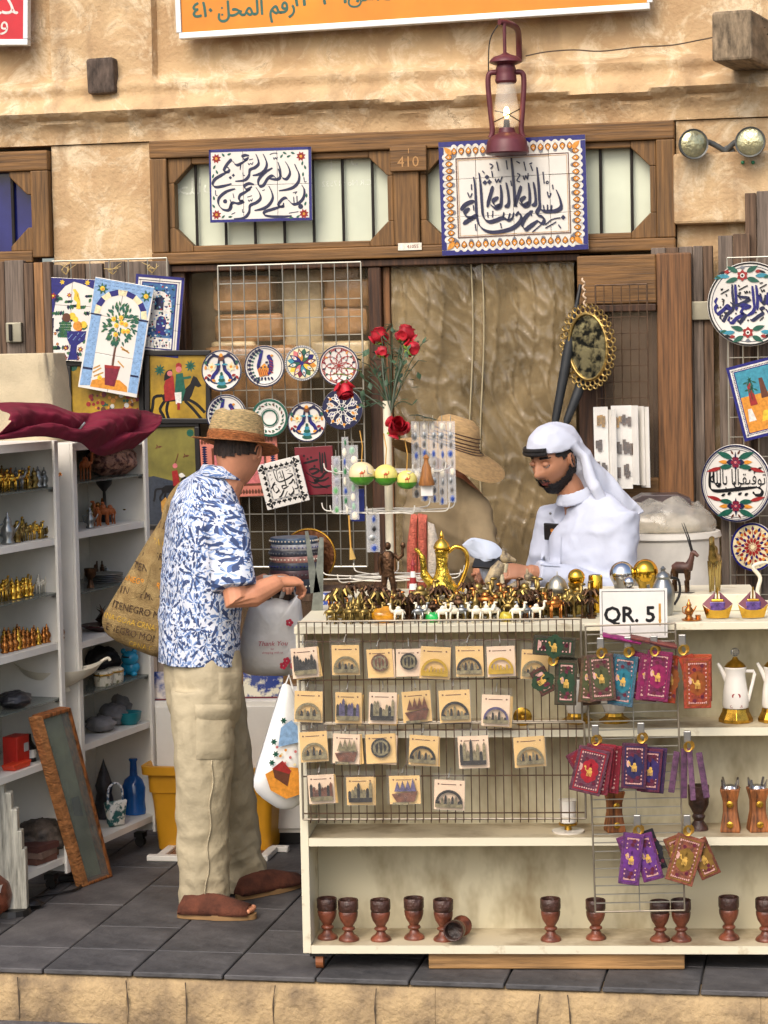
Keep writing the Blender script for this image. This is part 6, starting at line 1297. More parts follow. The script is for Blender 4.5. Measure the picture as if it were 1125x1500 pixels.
# oryx and camel statuettes
def quadruped(loc, q, rz, name, lb, mats, horn=False, tall=1.0):
 t = thing(name, lb, 'statuette', loc, rz); S = lambda x, z, y=0: (x * q, y * q, z * q * tall); b = MB()
 b.tube([S(-16, 40), S(-10, 42), S(4, 42), S(12, 44), S(15, 52)], [(6 * q, 7 * q), (9 * q, 10 * q), (9 * q, 10 * q), (8 * q, 9 * q), (5 * q, 6 * q)], 12); b.tube([S(12, 46), S(17, 58), S(19, 68)], [7 * q, 5 * q, 4 * q], 10); b.tube([S(17, 68), S(22, 68), S(29, 62)], [4.5 * q, 4.2 * q, 2.6 * q], 10)
 if not horn: b.sph(S(-2, 52), (8 * q, 6 * q, 9 * q), 10, 8)
 b.build('body', mats[0], t, smooth=60)
 for x in (-13, 9):
  for y in (-5, 5): MB().tube([S(x, 40, y), S(x + 1, 22, y), S(x - 1, 20, y), S(x, 1, y)], [5 * q, 2.8 * q, 2.8 * q, 2.2 * q], 8).build('leg', mats[1], t, smooth=60)
 if horn:
  for y in (-2.5, 2.5): MB().tube([S(18, 70, y), S(12, 92, y * 1.6), S(2, 118, y * 2)], [1.6 * q, 1.3 * q, .5 * q], 6).build('horn', m_blk, t, smooth=60)
 MB().tube([S(-17, 42), S(-20, 34), S(-20, 22)], [1.5 * q, 1.2 * q, 2 * q], 6).build('tail', mats[1], t, smooth=60); MB().box(S(-1, -2), (40 * q, 18 * q, 4 * q)).build('plinth', mats[2], t)
quadruped(cpos(1000, .36, STEP), 7.5 / F * .86, -.5, 'oryx_statuette', 'dark brown oryx statuette with long straight horns', (M('oryx_brown', (84, 54, 44), .45, var=.45, scale=20), m_bronze, m_blk), True)
quadruped(cpos(1047, .34, STEP), 7.5 / F * .9, -1.9, 'camel_statuette', 'tall gilt camel statuette on a white block', (m_dullbrass, M('mirror_brass', (190, 170, 110), .1, .95), m_porc), False, 1.3)
# boats, tray, price card
def boat(px, lb):
 t = thing('model_boat', lb, 'model boat', cpos(px, .08), -CYAW + rj(.1), 'gold model boats'); q = 7.2 / F; b = MB()
 secs = []
 for i in range(9):
  u_ = -1 + i / 4; w_ = 8 * (1 - u_ * u_ * .85); secs.append([(u_ * (22 if z else 16) * q, s_ * w_ * (1 if z else .5) * q, (z * (12 + 8 * abs(u_) ** 3) + 1) * q) for s_, z in ((-1, 1), (-1, 0), (1, 0), (1, 1))])
 vs = [p for s_ in secs for p in s_]; fs = []
 for i in range(8):
  for j in range(4): fs.append((i * 4 + j, i * 4 + (j + 1) % 4, (i + 1) * 4 + (j + 1) % 4, (i + 1) * 4 + j))
 b.add(vs, fs).build('hull', m_goldp, t, smooth=30)
 MB().box((0, 0, 18 * q), (22 * q, 10 * q, 14 * q)).build('cabin', M('violet_crystal', (104, 78, 140), .1, var=.4, scale=60, coat=.6), t, bev=.002)
 for s_ in (-1, 1): MB().add([(s_ * 3 * q, 0, 40 * q), (s_ * 22 * q, -3 * q, 22 * q), (s_ * 11 * q, -6 * q, 14 * q), (s_ * 4 * q, 0, 26 * q)], [(0, 1, 2, 3), (3, 2, 1, 0)]).build('sail', M('dark_sail', (110, 60, 70), .3, .3), t)
 MB().box((0, 0, 27 * q), (18 * q, 9 * q, 4 * q)).build('roof', m_goldp, t, bev=.003); MB().tube([(0, 0, 27 * q), (0, 0, 46 * q)], 1.2 * q, 6).build('mast', m_goldp, t)
boat(1051, 'gold model boat with violet cabin beside the copper tea set'); boat(1103, 'gold model boat with violet cabin at the right picture edge')
t = thing('tea_set', 'copper miniature tea pot and cup on a round tray', 'tea set', cpos(1013, .05)); MB().lathe([(0, 0), (.03, 0), (.032, .004), (0, .004)], 20).build('tray', m_copper, t, smooth=40); b = pot_mesh(); b.v = [(x * 1.1 - .008, y, z * 1.15 + .004) for x, y, z in b.v]; b.build('pot', m_copper, t, smooth=60); MB().lathe([(0, .004), (.008, .004), (.009, .016), (0, .016)], 12, c=(.02, 0, 0)).build('cup', m_copper, t, smooth=40)
a, c = cf(878, 863, .028), cf(978, 934, .028)
PS = thing('price_sign', 'white price card reading QR. 5 with black border', 'price sign', cw((a.x + c.x) / 2, -.028, (a.z + c.z) / 2), (0, -.0, -CYAW)); W, H = c.x - a.x, a.z - c.z
MB().box((0, .003, 0), (W, .005, H)).build('card', m_card, PS); b = MB(); g = .007
for z0, z1, x0, x1 in ((H / 2 - g - .0016, H / 2 - g, -W / 2 + g, W / 2 - g), (-H / 2 + g, H / 2 - g, -W / 2 + g, -W / 2 + g + .0016), (-H / 2 + g, H / 2 - g, W / 2 - g - .0016, W / 2 - g)): b.flat(sq(x0, x1, z0, z1), -.0002 - .0001 * (x1 > 0), 0)
b.text('QR. 5', .068, -.014, -.026, -.0004, 0, sx=.98, bold=.0018).build('lettering', BLACK, PS, kind='stuff')
b = MB(); b.flat([(.076, -.02), (.086, -.02), (.081, -.042)], -.0006, 0).flat(sq(.0775, .0845, -.02, .03), -.0006, 0); b.build('arrow', GOLDP, PS, kind='stuff')
# cream scroll ornament at right edge
b = MB(); q = 7.4 / F; b.tube(smooth([(0, 0, 10 * q), (-6 * q, 0, 30 * q), (-2 * q, 0, 50 * q), (-12 * q, 0, 66 * q), (4 * q, 0, 72 * q), (16 * q, 0, 70 * q)], 5), [3 * q] * 20 + [2 * q] * 6, 8); b.lathe([(0, 0), (10 * q, 0), (8 * q, 6 * q), (4 * q, 12 * q), (0, 14 * q)], 14); o = b.build('scroll_ornament', m_wht, loc=cpos(1116, .25), smooth=60); tag(o, 'cream curled ornament at right end of the counter', 'ornament')
# ================================================================== SPINNER RACK WITH ROSES AND KEYRINGS
SD = 7.82; sp = lambda px, py, d=0: P(px, py, SD + d); SB = V((P(573, 900, SD).x, SD, 0)); ks = SD / F
SR = thing('spinner_rack', 'white spinner rack hung with keyrings and packets behind the counter', 'display rack', SB)
rel = lambda px, py, d=0: sp(px, py, d) - SB
zt_ = rel(572, 587).z
MB().tube([(0, 0, .0), (0, 0, zt_)], 6 * ks, 14).build('pole', M('cream_pole', (226, 216, 190), .5, var=.1), SR, smooth=60); MB().lathe([(0, 0), (.2, 0), (.2, .02), (.03, .04), (0, .04)], 20).build('foot', m_cab, SR, smooth=40)
for (y, ex, n) in ((690, 92, 9), (748, 96, 9), (845, 108, 10)):
 zc_ = rel(573, y).z; R_ = ex * ks; b = MB()
 b.tube([(R_ * .55 * cos(a), R_ * .55 * sin(a), zc_) for a in [2 * pi * i / 24 for i in range(25)]], .0025, 5, cap=False)
 for i in range(n):
  a = 2 * pi * i / n + .2; b.tube(smooth([(0, 0, zc_), (R_ * .8 * cos(a), R_ * .8 * sin(a), zc_), (R_ * cos(a), R_ * sin(a), zc_ + .006), (R_ * 1.04 * cos(a), R_ * 1.04 * sin(a), zc_ + .03)], 3), .0022, 5)
 b.build('hook_ring', m_wirew, SR, kind='stuff')
m_rose = M('rose_petal', (186, 28, 44), .55, var=.3, scale=30); m_rleaf = M('rose_leaf', (70, 96, 70), .6, var=.3, scale=20); m_rleafg = M('young_leaf', (124, 150, 60), .6, var=.2); m_stem = M('grey_stem', (108, 118, 100), .7)
def rose(px, py, d, s_, base, lb, tilt):
 t = thing('artificial_rose', lb, 'rose', sp(px, py, d), tilt, 'artificial roses on the spinner rack'); q = s_ * 1.02 * ks; b = MB()
 for i, (r0, r1, h) in enumerate(((2, 5, 13), (5, 9, 12), (8, 11, 9))):
  b.lathe([(r * q, z * q) for r, z in ((1, -9), (r1, -6), (r1 + 1.5, 1), (r0 + 2.5, h - 3), (r0 + 3.4, h))], 18, cap=False, wob=lambda a, j, i=i: 1 + .13 * sin(3 * a + i * 2) + .06 * sin(5 * a + j))
 b.build('bloom', m_rose, t, smooth=70)
 for i in range(3):
  a = i * 2.1 + px; pm_ = MB().sph((0, 0, 0), (8 * q, 2 * q, 8 * q), 12, 8); pm_.v = [(x, y - 4 * q * (x * x + z * z) / (64 * q * q), z) for x, y, z in pm_.v]
  p_ = pm_.build('outer_petal', m_rose, t, smooth=70); p_.location = (10 * q * cos(a), 10 * q * sin(a), -3 * q); p_.rotation_euler = (.5, 0, a + pi / 2)
 for i in range(4):
  a = i * 1.57; MB().tube([(0, 0, -8 * q), (7 * q * cos(a), 7 * q * sin(a), -12 * q), (13 * q * cos(a), 13 * q * sin(a), -10 * q)], [(1 * q, 1 * q), (4 * q, 1 * q), (.6 * q, .4 * q)], 6).build('sepal', m_rleafg, t, smooth=60)
 a = sp(*base) - sp(px, py, d); Rm = Euler(tilt).to_matrix().inverted(); a = Rm @ a
 MB().tube(smooth([(0, 0, -8 * q), tuple(a * .4 + V((0, 0, -.03))), tuple(a)], 5), 1.1 * ks, 6).build('stem', m_stem, t)
BP = (573, 605, 0)
rose(556, 492, .02, .95, BP, 'leftmost upright red rose above the rack pole', (.1, -.15, 0)); rose(594, 489, .0, 1.0, BP, 'tallest right hand red rose above the rack pole', (.1, .2, 1)); rose(560, 516, -.06, .62, BP, 'small red rosebud below the leftmost upright rose', (.3, .2, 2)); rose(603, 510, -.03, .8, BP, 'drooping red rose below the tallest one', (1.2, .6, 2))
rose(505, 572, -.1, .95, BP, 'red rose bent down over the lattice plate', (2.6, -.3, 0)); rose(582, 626, -.14, 1.1, (590, 612, -.1), 'large open red rose on the pole front', (1.1, -.3, .4))
fo = thing('rose_foliage', 'grey green artificial leaves spreading from the rack pole top', 'foliage', sp(573, 600)); b = MB()
for i in range(80):
 a = rr.uniform(0, 2 * pi); l = rr.uniform(25, 75); x = l * rr.uniform(-.85, .85); z = 95 * rr.random() - 10 + (40 if abs(x) < 20 else 10)
 p = V((x * ks, rr.uniform(-30, 20) * ks, z * ks)); d_ = V((rr.uniform(-1, 1), rr.uniform(-.5, .5), rr.uniform(-.2, 1))).normalized() * 12 * ks; b.tube([p, p + d_ * .5, p + d_], [(.4 * ks, .3 * ks), (4 * ks, .6 * ks), (.4 * ks, .3 * ks)], 6)
 if i % 3 == 0: b.tube(smooth([(0, 0, 0), tuple(p * .5 + V((0, 0, .02))), tuple(p)], 4), .7 * ks, 5)
b.build('leaves', m_rleaf, fo, smooth=60, kind='stuff')
for px, py in ((628, 612), (612, 608), (500, 548), (515, 540)):
 p = sp(px, py, -.1) - sp(573, 600); MB().tube([p - V((12 * ks, 0, 0)), p, p + V((14 * ks, 0, -4 * ks))], [(1 * ks, .4 * ks), (9 * ks, 1 * ks), (.6 * ks, .4 * ks)], 8).build('leaf', m_rleafg if px < 560 else M('dark_leaf', (36, 62, 48), .5), fo, smooth=60)
# packets and keyrings
def packet(px, y0, y1, w_, lb, cols, d=-.1, sleeve=True):
 t = thing('keyring_packet', lb, 'keyring', sp(px, y0, d), rj(.25), 'keyrings on the spinner rack'); H = (y1 - y0) * ks; W = w_ * ks
 if sleeve: MB().box((0, 0, -H / 2), (W, .006, H)).build('sleeve', m_film2, t)
 r = random.Random(px); b = MB(); n = max(3, int(H / .03))
 for i in range(n): b.sph((rj(.12) * W, 0, -H * (i + .6) / n), (W * r.uniform(.18, .36), .004, H / n * .45), 8, 6, i % len(cols))
 b.build('charms', cols, t, smooth=60, kind='stuff'); MB().tube([(0, 0, 0), (0, 0, .02)], .0015, 5).build('loop', m_wire, t)
P_BL = paint(40, 70, 150);
packet(505, 640, 752, 10, 'string of green and white bead keyrings at left of the rack', [paint(40, 110, 60), m_wht, P_BL]); packet(517, 652, 760, 14, 'pale green ribbon keyring in clear sleeve', [paint(140, 180, 150), m_wht]); packet(492, 668, 752, 13, 'grey bead keyring in clear sleeve at far left', [paint(150, 150, 160), paint(90, 150, 90)])
for px, y1, lb in ((608, 728, 'first clear sleeve right of the pole'), (621, 733, 'second clear sleeve right of the pole'), (634, 735, 'third clear sleeve right of the pole'), (647, 738, 'fourth clear sleeve right of the pole'), (660, 735, 'outermost clear sleeve right of the pole')):
 packet(px, 617, y1, 12, lb + ' with eye charms', [m_wht, m_pew, paint(96, 90, 84), P_BL, paint(150, 140, 126)], -.08)
packet(546, 752, 808, 19, 'white card of blue eye charms hanging low', [P_BL, m_blk, m_pew], -.14)
m_ball = M('painted_gourd', (222, 210, 120), .35, scale=8, col2=(70, 140, 40), thr=(.36, .42)); m_ballc = M('cream_gourd', (226, 206, 160), .35, var=.1)
for px, py, r_, lb in ((530, 694, 19, 'leftmost painted ball ornament with camel in clear bag'), (565, 696, 17, 'middle painted ball ornament beside the pole'), (596, 703, 15, 'rightmost and smallest painted ball ornament')):
 t = thing('ball_ornament', lb, 'ornament', sp(px, py, -.14), 0, 'painted ball ornaments'); R_ = r_ * ks; MB().sph((0, 0, 0), (R_, R_, R_ * .92), 20, 14).build('ball', m_ballc if px < 550 else M('yellow_gourd', (226, 214, 120), .35, var=.08), t, smooth=60)
 b = MB(); b.lathe([(R_ * .93, -R_ * .42), (R_ * 1.005, -R_ * .2), (R_ * .86, -R_ * .52), (R_ * .5, -R_ * .82), (0, -R_ * .93)][1:], 20, cap=False, wob=lambda a, i: 1.01 + (.04 * sin(7 * a) if i == 0 else 0)); b.build('painted_grass', paint(84, 160, 40), t, smooth=60)
 b = camel_mesh(); b.v = [(x * .38 * 1.0, y * .2 - R_ * 1.0, (z - .03) * .4 + .003) for x, y, z in b.v]; b.build('painted_camel', paint(190, 90, 50), t, kind='stuff'); MB().tube([(0, 0, R_ * .9), (.004, 0, R_ + .05), (-.004, .02, R_ + .1)], .002, 5).build('cord', M('twine', (200, 150, 70), .8), t)
t = thing('wooden_bell', 'small brown wooden bell hanging right of the ball ornaments', 'bell', sp(625, 711, -.14)); MB().lathe([(r * ks, z * ks) for r, z in ((11, 0), (12, 2), (8, 14), (6.5, 26), (3.5, 32), (3, 37), (4.5, 40), (2, 44), (0, 45))], 18).build('body', wood('bell_wood', (160, 104, 52), .25), t, smooth=45); MB().tube([(0, 0, 44 * ks), (0, 0, 70 * ks)], .0012, 5).build('cord', m_stem, t); MB().box((0, -.004, -8 * ks), (17 * ks, .002, 14 * ks)).build('tag', m_card, t)
t = thing('straw_brush', 'tiny straw brush hanging under the ribbons', 'brush', sp(511, 755, -.1)); MB().tube([(0, 0, 0), (.004, 0, -.11)], .003, 6).build('handle', M('twine', (200, 150, 70), .8), t); MB().tube([(.004, 0, -.11), (.01, 0, -.15)], [(.004, .003), (.011, .004)], 8).build('bristles', m_stem and M('straw_bristle', (196, 160, 90), .8), t)
o = MB().box((0, 0, -.03), (.045, .02, .11)).build('blue_packet', paint(36, 50, 130), loc=sp(524, 727, -.02)); tag(o, 'dark blue packet behind the ball ornaments', 'packet')
# ---- stack of round boxes, brass tray and metal strips behind the customer's hands
SX = P(433, 866, 8.25); k8 = 8.25 / F
t = thing('side_stand', 'narrow wooden stand carrying the stacked round boxes', 'stand', (SX.x, SX.y, 0), 0); MB().bx(-.11, .2, -.1, .22, SX.z - .03, SX.z - .002).build('stand_top', m_greyd, t, bev=.004); MB().bx(.1, .15, .03, .08, 0, SX.z - .031).build('stand_leg', m_greyd, t); MB().bx(.05, .2, -.05, .15, .002, .02).build('stand_foot', m_greyd, t)
zc_ = SX.z
for i, (h, col) in enumerate(((20, (52, 56, 66)), (13, (84, 60, 64)), (11, (60, 70, 84)), (9, (178, 130, 120)), (8, (70, 74, 84)), (9, (176, 176, 178)), (9, (70, 92, 116)))):
 hh = h * k8; t = thing('round_box', '%s round box in the stack beside the metal strips' % ('bottom dark', 'brown', 'slate', 'pink studded', 'dark grey', 'white banded', 'topmost blue patterned')[i], 'box', (SX.x + rj(.004), SX.y, zc_), i * .6, 'stacked round boxes'); R_ = (39 - i * .6) * k8
 MB().lathe([(0, 0), (R_ * .97, 0), (R_, hh * .2), (R_, hh * .8), (R_ * .97, hh), (0, hh)], 36).build('box_body', M('boxcol%d' % i, col, .4, var=.25, scale=50), t, smooth=40); b = MB()
 for j in range(40): a = 2 * pi * j / 40; b.sph((R_ * cos(a), R_ * sin(a), hh * .5), .0035, 6, 4)
 b.build('studs', (m_wht, m_pew, NAVY)[i % 3], t, kind='stuff'); zc_ += hh + .0005
t = thing('brass_tray', 'large round brass tray leaning behind the stacked boxes', 'tray', P(452, 815, 8.42), (-.15, 0, -YAW)); MB().lathe([(0, 0), (36 * k8, 0), (40 * k8, -.006), (42 * k8, -.004), (41 * k8, .003), (0, .003)], 48, rot=Matrix.Rotation(pi / 2, 3, 'X')).build('dish', M('aged_brass', (112, 72, 46), .3, .8, var=.45, scale=9, bump=.3, bscale=50), t, smooth=40); MB().tube([(41 * k8 * cos(a), -.003, 41 * k8 * sin(a)) for a in [2 * pi * i / 48 for i in range(49)]], .004, 6, cap=False).build('rim', m_brass, t, smooth=60)
for p0, p1, w_, lb in (((449, 778), (462, 868), 11, 'grey metal strip slanting beside the stacked boxes'), ((471, 787), (464, 905), 14, 'upright mottled metal strip at left end of the counter')):
 a, c = P(*p0, 7.6), P(*p1, 7.6); o = MB().prism([(-w_ * .2 * k8, (a - c).length), (w_ * .2 * k8, (a - c).length), (w_ * .6 * k8, 0), (-w_ * .6 * k8, 0)], -.002, .002).build('metal_strip', M('mottled_steel', (136, 140, 130), .4, .6, var=.35, scale=14), loc=c, rot=(0, atan2(a.x - c.x, a.z - c.z), 0)); tag(o, lb, 'metal strip', 'metal strips')
o = MB().box((0, 0, 0), (.11, .06, .05)).build('blue_tile_box', M('blue_mosaic', (60, 84, 160), .25, scale=30, col2=(226, 226, 226), thr=(.45, .5)), loc=P(492, 878, 7.8)); tag(o, 'blue and white mosaic box at left end of the counter', 'box')
# ================================================================== SHELF UNITS AT LEFT
UA = radians(70); ud = V((cos(UA), sin(UA), 0)); un_ = V((-sin(UA), cos(UA), 0))          # along the front, into the unit
m_unit = M('grey_white_laminate', (228, 224, 214), .5, var=.06, scale=4, bump=.05); m_sglass = M('shelf_glass', (120, 130, 124), .06, var=.1, alpha=.55); m_ub = M('unit_back', (216, 210, 194), .6, var=.08)
def unit(far, L, label, zs, top, dep=.27):
 o = V((far[0], far[1], 0)) - ud * L; t = thing('shelf_unit', label, 'shelf unit', o, UA)
 MB().bx(0, .02, 0, dep, .06, top).build('side_panel', m_unit, t, bev=.002); MB().bx(L - .02, L, 0, dep, .06, top).build('side_panel', m_unit, t, bev=.002); MB().bx(.021, L - .021, dep - .01, dep, .06, top).build('back_panel', m_ub, t)
 MB().bx(L - .05, L - .0205, -.012, -.0005, .06, top).build('front_post', m_unit, t, bev=.002); MB().bx(0, .03, -.012, -.0005, .06, top).build('front_post', m_unit, t, bev=.002)
 MB().bx(.021, L - .021, 0, dep - .011, top - .03, top).build('top_board', m_unit, t)
 for z, g in zs:
  q = MB().bx(.021, L - .021, .004 if g else .0, dep - .012, z - (.006 if g else .024), z).build('glass_shelf' if g else 'shelf', m_sglass if g else m_unit, t)
  if g: MB().box((L - .03, .02, z - .012), (.012, .012, .01)).build('shelf_pin', m_pew, q)
 for x in (.06, L - .06): k_ = MB().box((x, .05, .05), (.04, .04, .02)).build('caster', m_caster, t); MB().tube([(x - .01, .05, .022), (x + .01, .05, .022)], .021, 12).build('wheel', m_blk, k_)
 return t, o
f1, f2 = (-1.195, 8.40), (-.940, 9.12)
zz1 = lambda y: P(100, y, 8.37).z; zz2 = lambda y: P(210, y, 9.06).z
Z1 = [(zz1(713), 1), (zz1(788), 0), (zz1(868), 1), (zz1(941), 0), (zz1(1022), 1), (zz1(1107), 0), (zz1(1254), 0)]
Z2 = [(zz2(695), 1), (zz2(764), 0), (zz2(848), 1), (zz2(916), 0), (zz2(990), 1), (zz2(1058), 0), (zz2(1196), 0)]
T1 = zz1(645); T2 = zz2(640)
unit(f1, .78, 'near white shelf unit with brass figurines at left picture edge', Z1, T1); unit(f2, .66, 'far white shelf unit with glass shelves beside the olive painting', Z2, T2)
def on1(px, zi, dep=.08):                       # pixel column on shelf zi of the near unit
 p0 = V((f1[0], f1[1], 0)) + un_ * dep; q = onplane(px, 800, p0, un_); return V((q.x, q.y, Z1[zi][0] + .001))
def on2(px, zi, dep=.08):
 p0 = V((f2[0], f2[1], 0)) + un_ * dep; q = onplane(px, 800, p0, un_); return V((q.x, q.y, Z2[zi][0] + .001))
r2 = random.Random(21)
def crowd_shelf(on, zi, xs, kinds, s_, lbs, grp, rows=(.05, .13)):
 for ri_, d in enumerate(rows):
  for n_, px in enumerate(xs):
   kd = r2.choice(kinds); figurine(kd, on(px + r2.uniform(-2, 2), zi, d), s_ * r2.uniform(.85, 1.1), r2.uniform(-.6, .6) + 1.2, lbs + ', %s, %s row' % (nth(n_), ('front', 'second', 'back')[ri_]), grp)
crowd_shelf(on1, 0, range(4, 98, 8), ('pot_silver', 'gold', 'silver', 'pot_brass', 'copper'), 1.35, 'silver or brass figurine on the top shelf of the near unit', 'figurines on top shelf of near unit')
crowd_shelf(on1, 1, range(26, 82, 7), ('brass', 'gold', 'pot_brass'), 1.25, 'brass figurine on the second shelf of the near unit', 'brass figurines on second shelf of near unit')
figurine('pot_silver', on1(12, 1, .05), 2.1, .4, 'grey metal pot left of the brass figurines on second shelf', None, 'pot')
crowd_shelf(on1, 2, range(2, 50, 7), ('brass', 'gold', 'pot_gold'), 1.2, 'brass figurine at left on the third shelf of the near unit', 'brass figurines on third shelf of near unit')
crowd_shelf(on1, 2, range(54, 84, 7), ('white',), 1.15, 'white camel at right on the third shelf of the near unit', 'white camels on third shelf of near unit', (.06,))
crowd_shelf(on1, 3, range(2, 92, 7), ('pot_copper', 'pot_gold', 'pot_copper'), 1.25, 'copper gold pot on the fourth shelf of the near unit', 'copper gold pots on fourth shelf of near unit', (.05, .11, .17))
crowd_shelf(on1, 0, range(6, 98, 9), ('copper', 'silver', 'pot_brass'), 1.4, 'mixed metal figurine deep on the top shelf of near unit', 'figurines deep on top shelf', (.2,))
crowd_shelf(on2, 1, range(136, 200, 8), ('pot_silver', 'copper', 'pot_brass', 'bronze'), 1.5, 'dim metal figurine at back of the far unit second shelf', 'figurines at back of far unit', (.2,))
crowd_shelf(on2, 2, range(140, 196, 8), ('pot_silver', 'bronze', 'silver'), 1.3, 'dim metal figurine on the far unit third shelf', 'figurines on far unit third shelf', (.19,))
# ceramic boat bowl, dark ruffled bag, red boxes, bottle
m_cer = M('cream_ceramic', (214, 206, 186), .3, scale=14, col2=(80, 92, 66), thr=(.33, .36)); k9 = 8.3 / F
t = thing('boat_bowl', 'cream boat shaped ceramic bowl with green painted leaves', 'bowl', on1(82, 4, .05) + V((0, 0, .004)), .2); vs = []; fs = []; n = 24
for i, (r, z) in enumerate(((.02, 0), (.03, .004), (.022, .02), (.05, .034), (.1, .055), (.125, .085), (.12, .085), (.07, .045), (0.01, .035))):
 for j in range(n): a = 2 * pi * j / n; vs.append((r * 1.35 * cos(a), r * .55 * sin(a), z + .035 * (r / .125) ** 2 * abs(cos(a)) ** 4))
for i in range(8):
 for j in range(n): fs.append((i * n + j, i * n + (j + 1) % n, (i + 1) * n + (j + 1) % n, (i + 1) * n + j))
MB().add(vs, fs).build('bowl_body', m_cer, t, smooth=60); MB().tube(smooth([(.155, 0, .11), (.18, 0, .122), (.188, 0, .112)], 4), .006, 8).build('curled_end', m_cer, t, smooth=60)
def crumple(name, lb, cat, loc, r, mat, seed, sq_=1, rz=0):
 b = MB(); b.sph((0, 0, 0), 1, 26, 18); o_ = []
 for x, y, z in b.v:
  g = 1 + .22 * nz(x * 2 + seed, y * 2, z * 2) + .12 * nz(x * 6, y * 6 + seed, z * 6) + .05 * nz(x * 15, y * 15, z * 15 + seed); o_.append((x * r[0] * g, y * r[1] * g, max(-r[2], z * r[2] * g) + r[2]))
 b.v = o_; o = b.build(name, mat, loc=loc, rot=rz, smooth=70); return tag(o, lb, cat)
m_dkbag = M('dark_plastic', (58, 58, 62), .35, var=.35, scale=14, bump=.6, bscale=40); m_greyb = M('grey_cloth', (140, 138, 138), .7, var=.25, scale=10, bump=.5, bscale=25); m_redb = M('red_plastic', (190, 44, 32), .4, var=.2)
crumple('crumpled_bag', 'dark crumpled plastic bag on the near unit under the ceramic bowl', 'bag', on1(14, 4, .05), (.075, .06, .03), m_dkbag, 3, rz=UA)
for px, lb, h_, m_ in ((14, 'red box at left on the sixth shelf of near unit', .11, m_redb), (32, 'black bottle beside the red box', .1, m_blk)):
 q = on1(px, 5, .07); t = thing('red_box' if h_ > .105 else 'black_bottle', lb, 'box' if h_ > .105 else 'bottle', q, UA)
 if h_ > .105: MB().box((0, 0, h_ / 2), (.09, .06, h_)).build('carton', m_, t, bev=.003); MB().box((.02, -.031, h_ * .6), (.03, .002, .03)).build('sticker', M('silver_label', (180, 180, 176), .4), t)
 else: MB().lathe([(0, 0), (.028, 0), (.03, .05), (.014, .075), (.012, .1), (0, .1)], 16).build('glass', m_blk, t, smooth=40); MB().lathe([(.0305, .015), (.0305, .045)], 16, cap=False).build('label', m_card, t)
t = thing('red_tray', 'shallow orange red plastic tray in front of the red box', 'tray', on1(24, 5, .015), UA); MB().prism([(-.06, 0), (.05, 0), (.065, .022), (-.075, .022)], 0, .05).build('tray_body', M('orange_red_plastic', (214, 66, 36), .4), t, bev=.004)
crumple('driftwood_pile', 'heap of brown stones and shells on the bottom shelf', 'stones', on1(52, 6, .1), (.13, .1, .07), M('brown_stones', (92, 80, 70), .6, var=.5, scale=22, bump=.9, bscale=30), 8, rz=UA)
t = thing('wood_crate', 'small flat wooden crate on the bottom shelf behind leaning case', 'crate', on1(62, 6, .03), UA + .1); MB().bx(-.09, .09, 0, .1, 0, .05).build('crate_body', wood('crate_wood', (140, 96, 60), .3), t, bev=.003)
for i in range(3): o = MB().box((0, 0, .012), (.13, .1, .022)).build('old_book', M('book%d' % i, ((110, 72, 60), (130, 104, 90), (86, 52, 46))[i], .6, var=.2), loc=on1(40, 6, .06) + V((rj(.006), rj(.006), i * .023)), rot=UA + rj(.2)); tag(o, ('lowest', 'middle', 'topmost')[i] + ' book of the small stack on the bottom shelf', 'book', 'stacked old books')
# far unit
m_orw = M('orange_wood', (176, 96, 46), .5, var=.25, scale=20); me = camel_mesh().mesh('wooden_figurine'); me.materials.append(m_orw); cam_proto['wood'] = me
for i, (px, zi, s_) in enumerate(((128, 0, 1.7), (144, 1, 1.5), (153, 1, 1.6), (163, 1, 1.5))): figurine('wood', on2(px, zi, .07), s_, 1.0 + i, 'carved orange wood animal ' + ('alone at left of the top shelf', 'left of three on the second shelf', 'middle of three on the second shelf', 'right of three on the second shelf')[i], None)
m_shell = M('shell_beads', (176, 130, 110), .4, scale=40, col2=(84, 44, 40), thr=(.42, .55), bump=1, bscale=60); crumple('bead_bag', 'clear bag of pink and brown shell beads on the top glass shelf', 'bead bag', on2(168, 0, .1), (.15, .08, .06), m_shell, 5, rz=UA)
crumple('bead_cluster', 'dark bead cluster beside the clear bead bag', 'beads', on2(150, 0, .15), (.07, .05, .065), M('dark_beads', (48, 32, 30), .3, var=.5, scale=40, bump=1, bscale=50), 6, rz=UA)
figurine('pot_silver', on2(133, 1, .05), 1.5, 0, 'small chrome pot at left on the second shelf of far unit', None, 'pot')
lathe_thing('dark_funnel', 'dark funnel shaped stand on the second shelf', 'stand', on2(155, 1, .15), [(0, 0), (.04, 0), (.03, .02), (.008, .05), (.006, .12), (.03, .15), (.034, .165), (0, .165)], m_blk)
lathe_thing('brass_hookah', 'tall thin brass water pipe on the second shelf', 'water pipe', on2(188, 1, .1), [(0, 0), (.02, 0), (.016, .008), (.024, .03), (.028, .045), (.012, .06), (.008, .075), (.016, .09), (.008, .11), (.012, .16), (.006, .18), (0, .19)], m_brass)
lathe_thing('glass_jug', 'clear glass jug behind the brass water pipe', 'jug', on2(176, 1, .2), [(.0, 0), (.05, 0), (.06, .05), (.055, .1), (.03, .14), (.035, .16)], m_film2)
for i in range(5): lathe_thing('silver_saucer', ('lowest', 'second', 'third', 'fourth', 'topmost')[i] + ' metal saucer of the stack on the third shelf', 'saucer', on2(150, 2, .1) + V((0, 0, i * .007)), [(0, 0), (.05, 0), (.08, .006), (.078, .008), (0, .003)], m_pew, 'stacked metal saucers')
lathe_thing('metal_goblet', 'small dark metal cup at left of the saucers', 'cup', on2(131, 2, .05), [(0, 0), (.016, 0), (.012, .01), (.008, .03), (.022, .05), (.024, .075), (0, .07)], m_bronze)
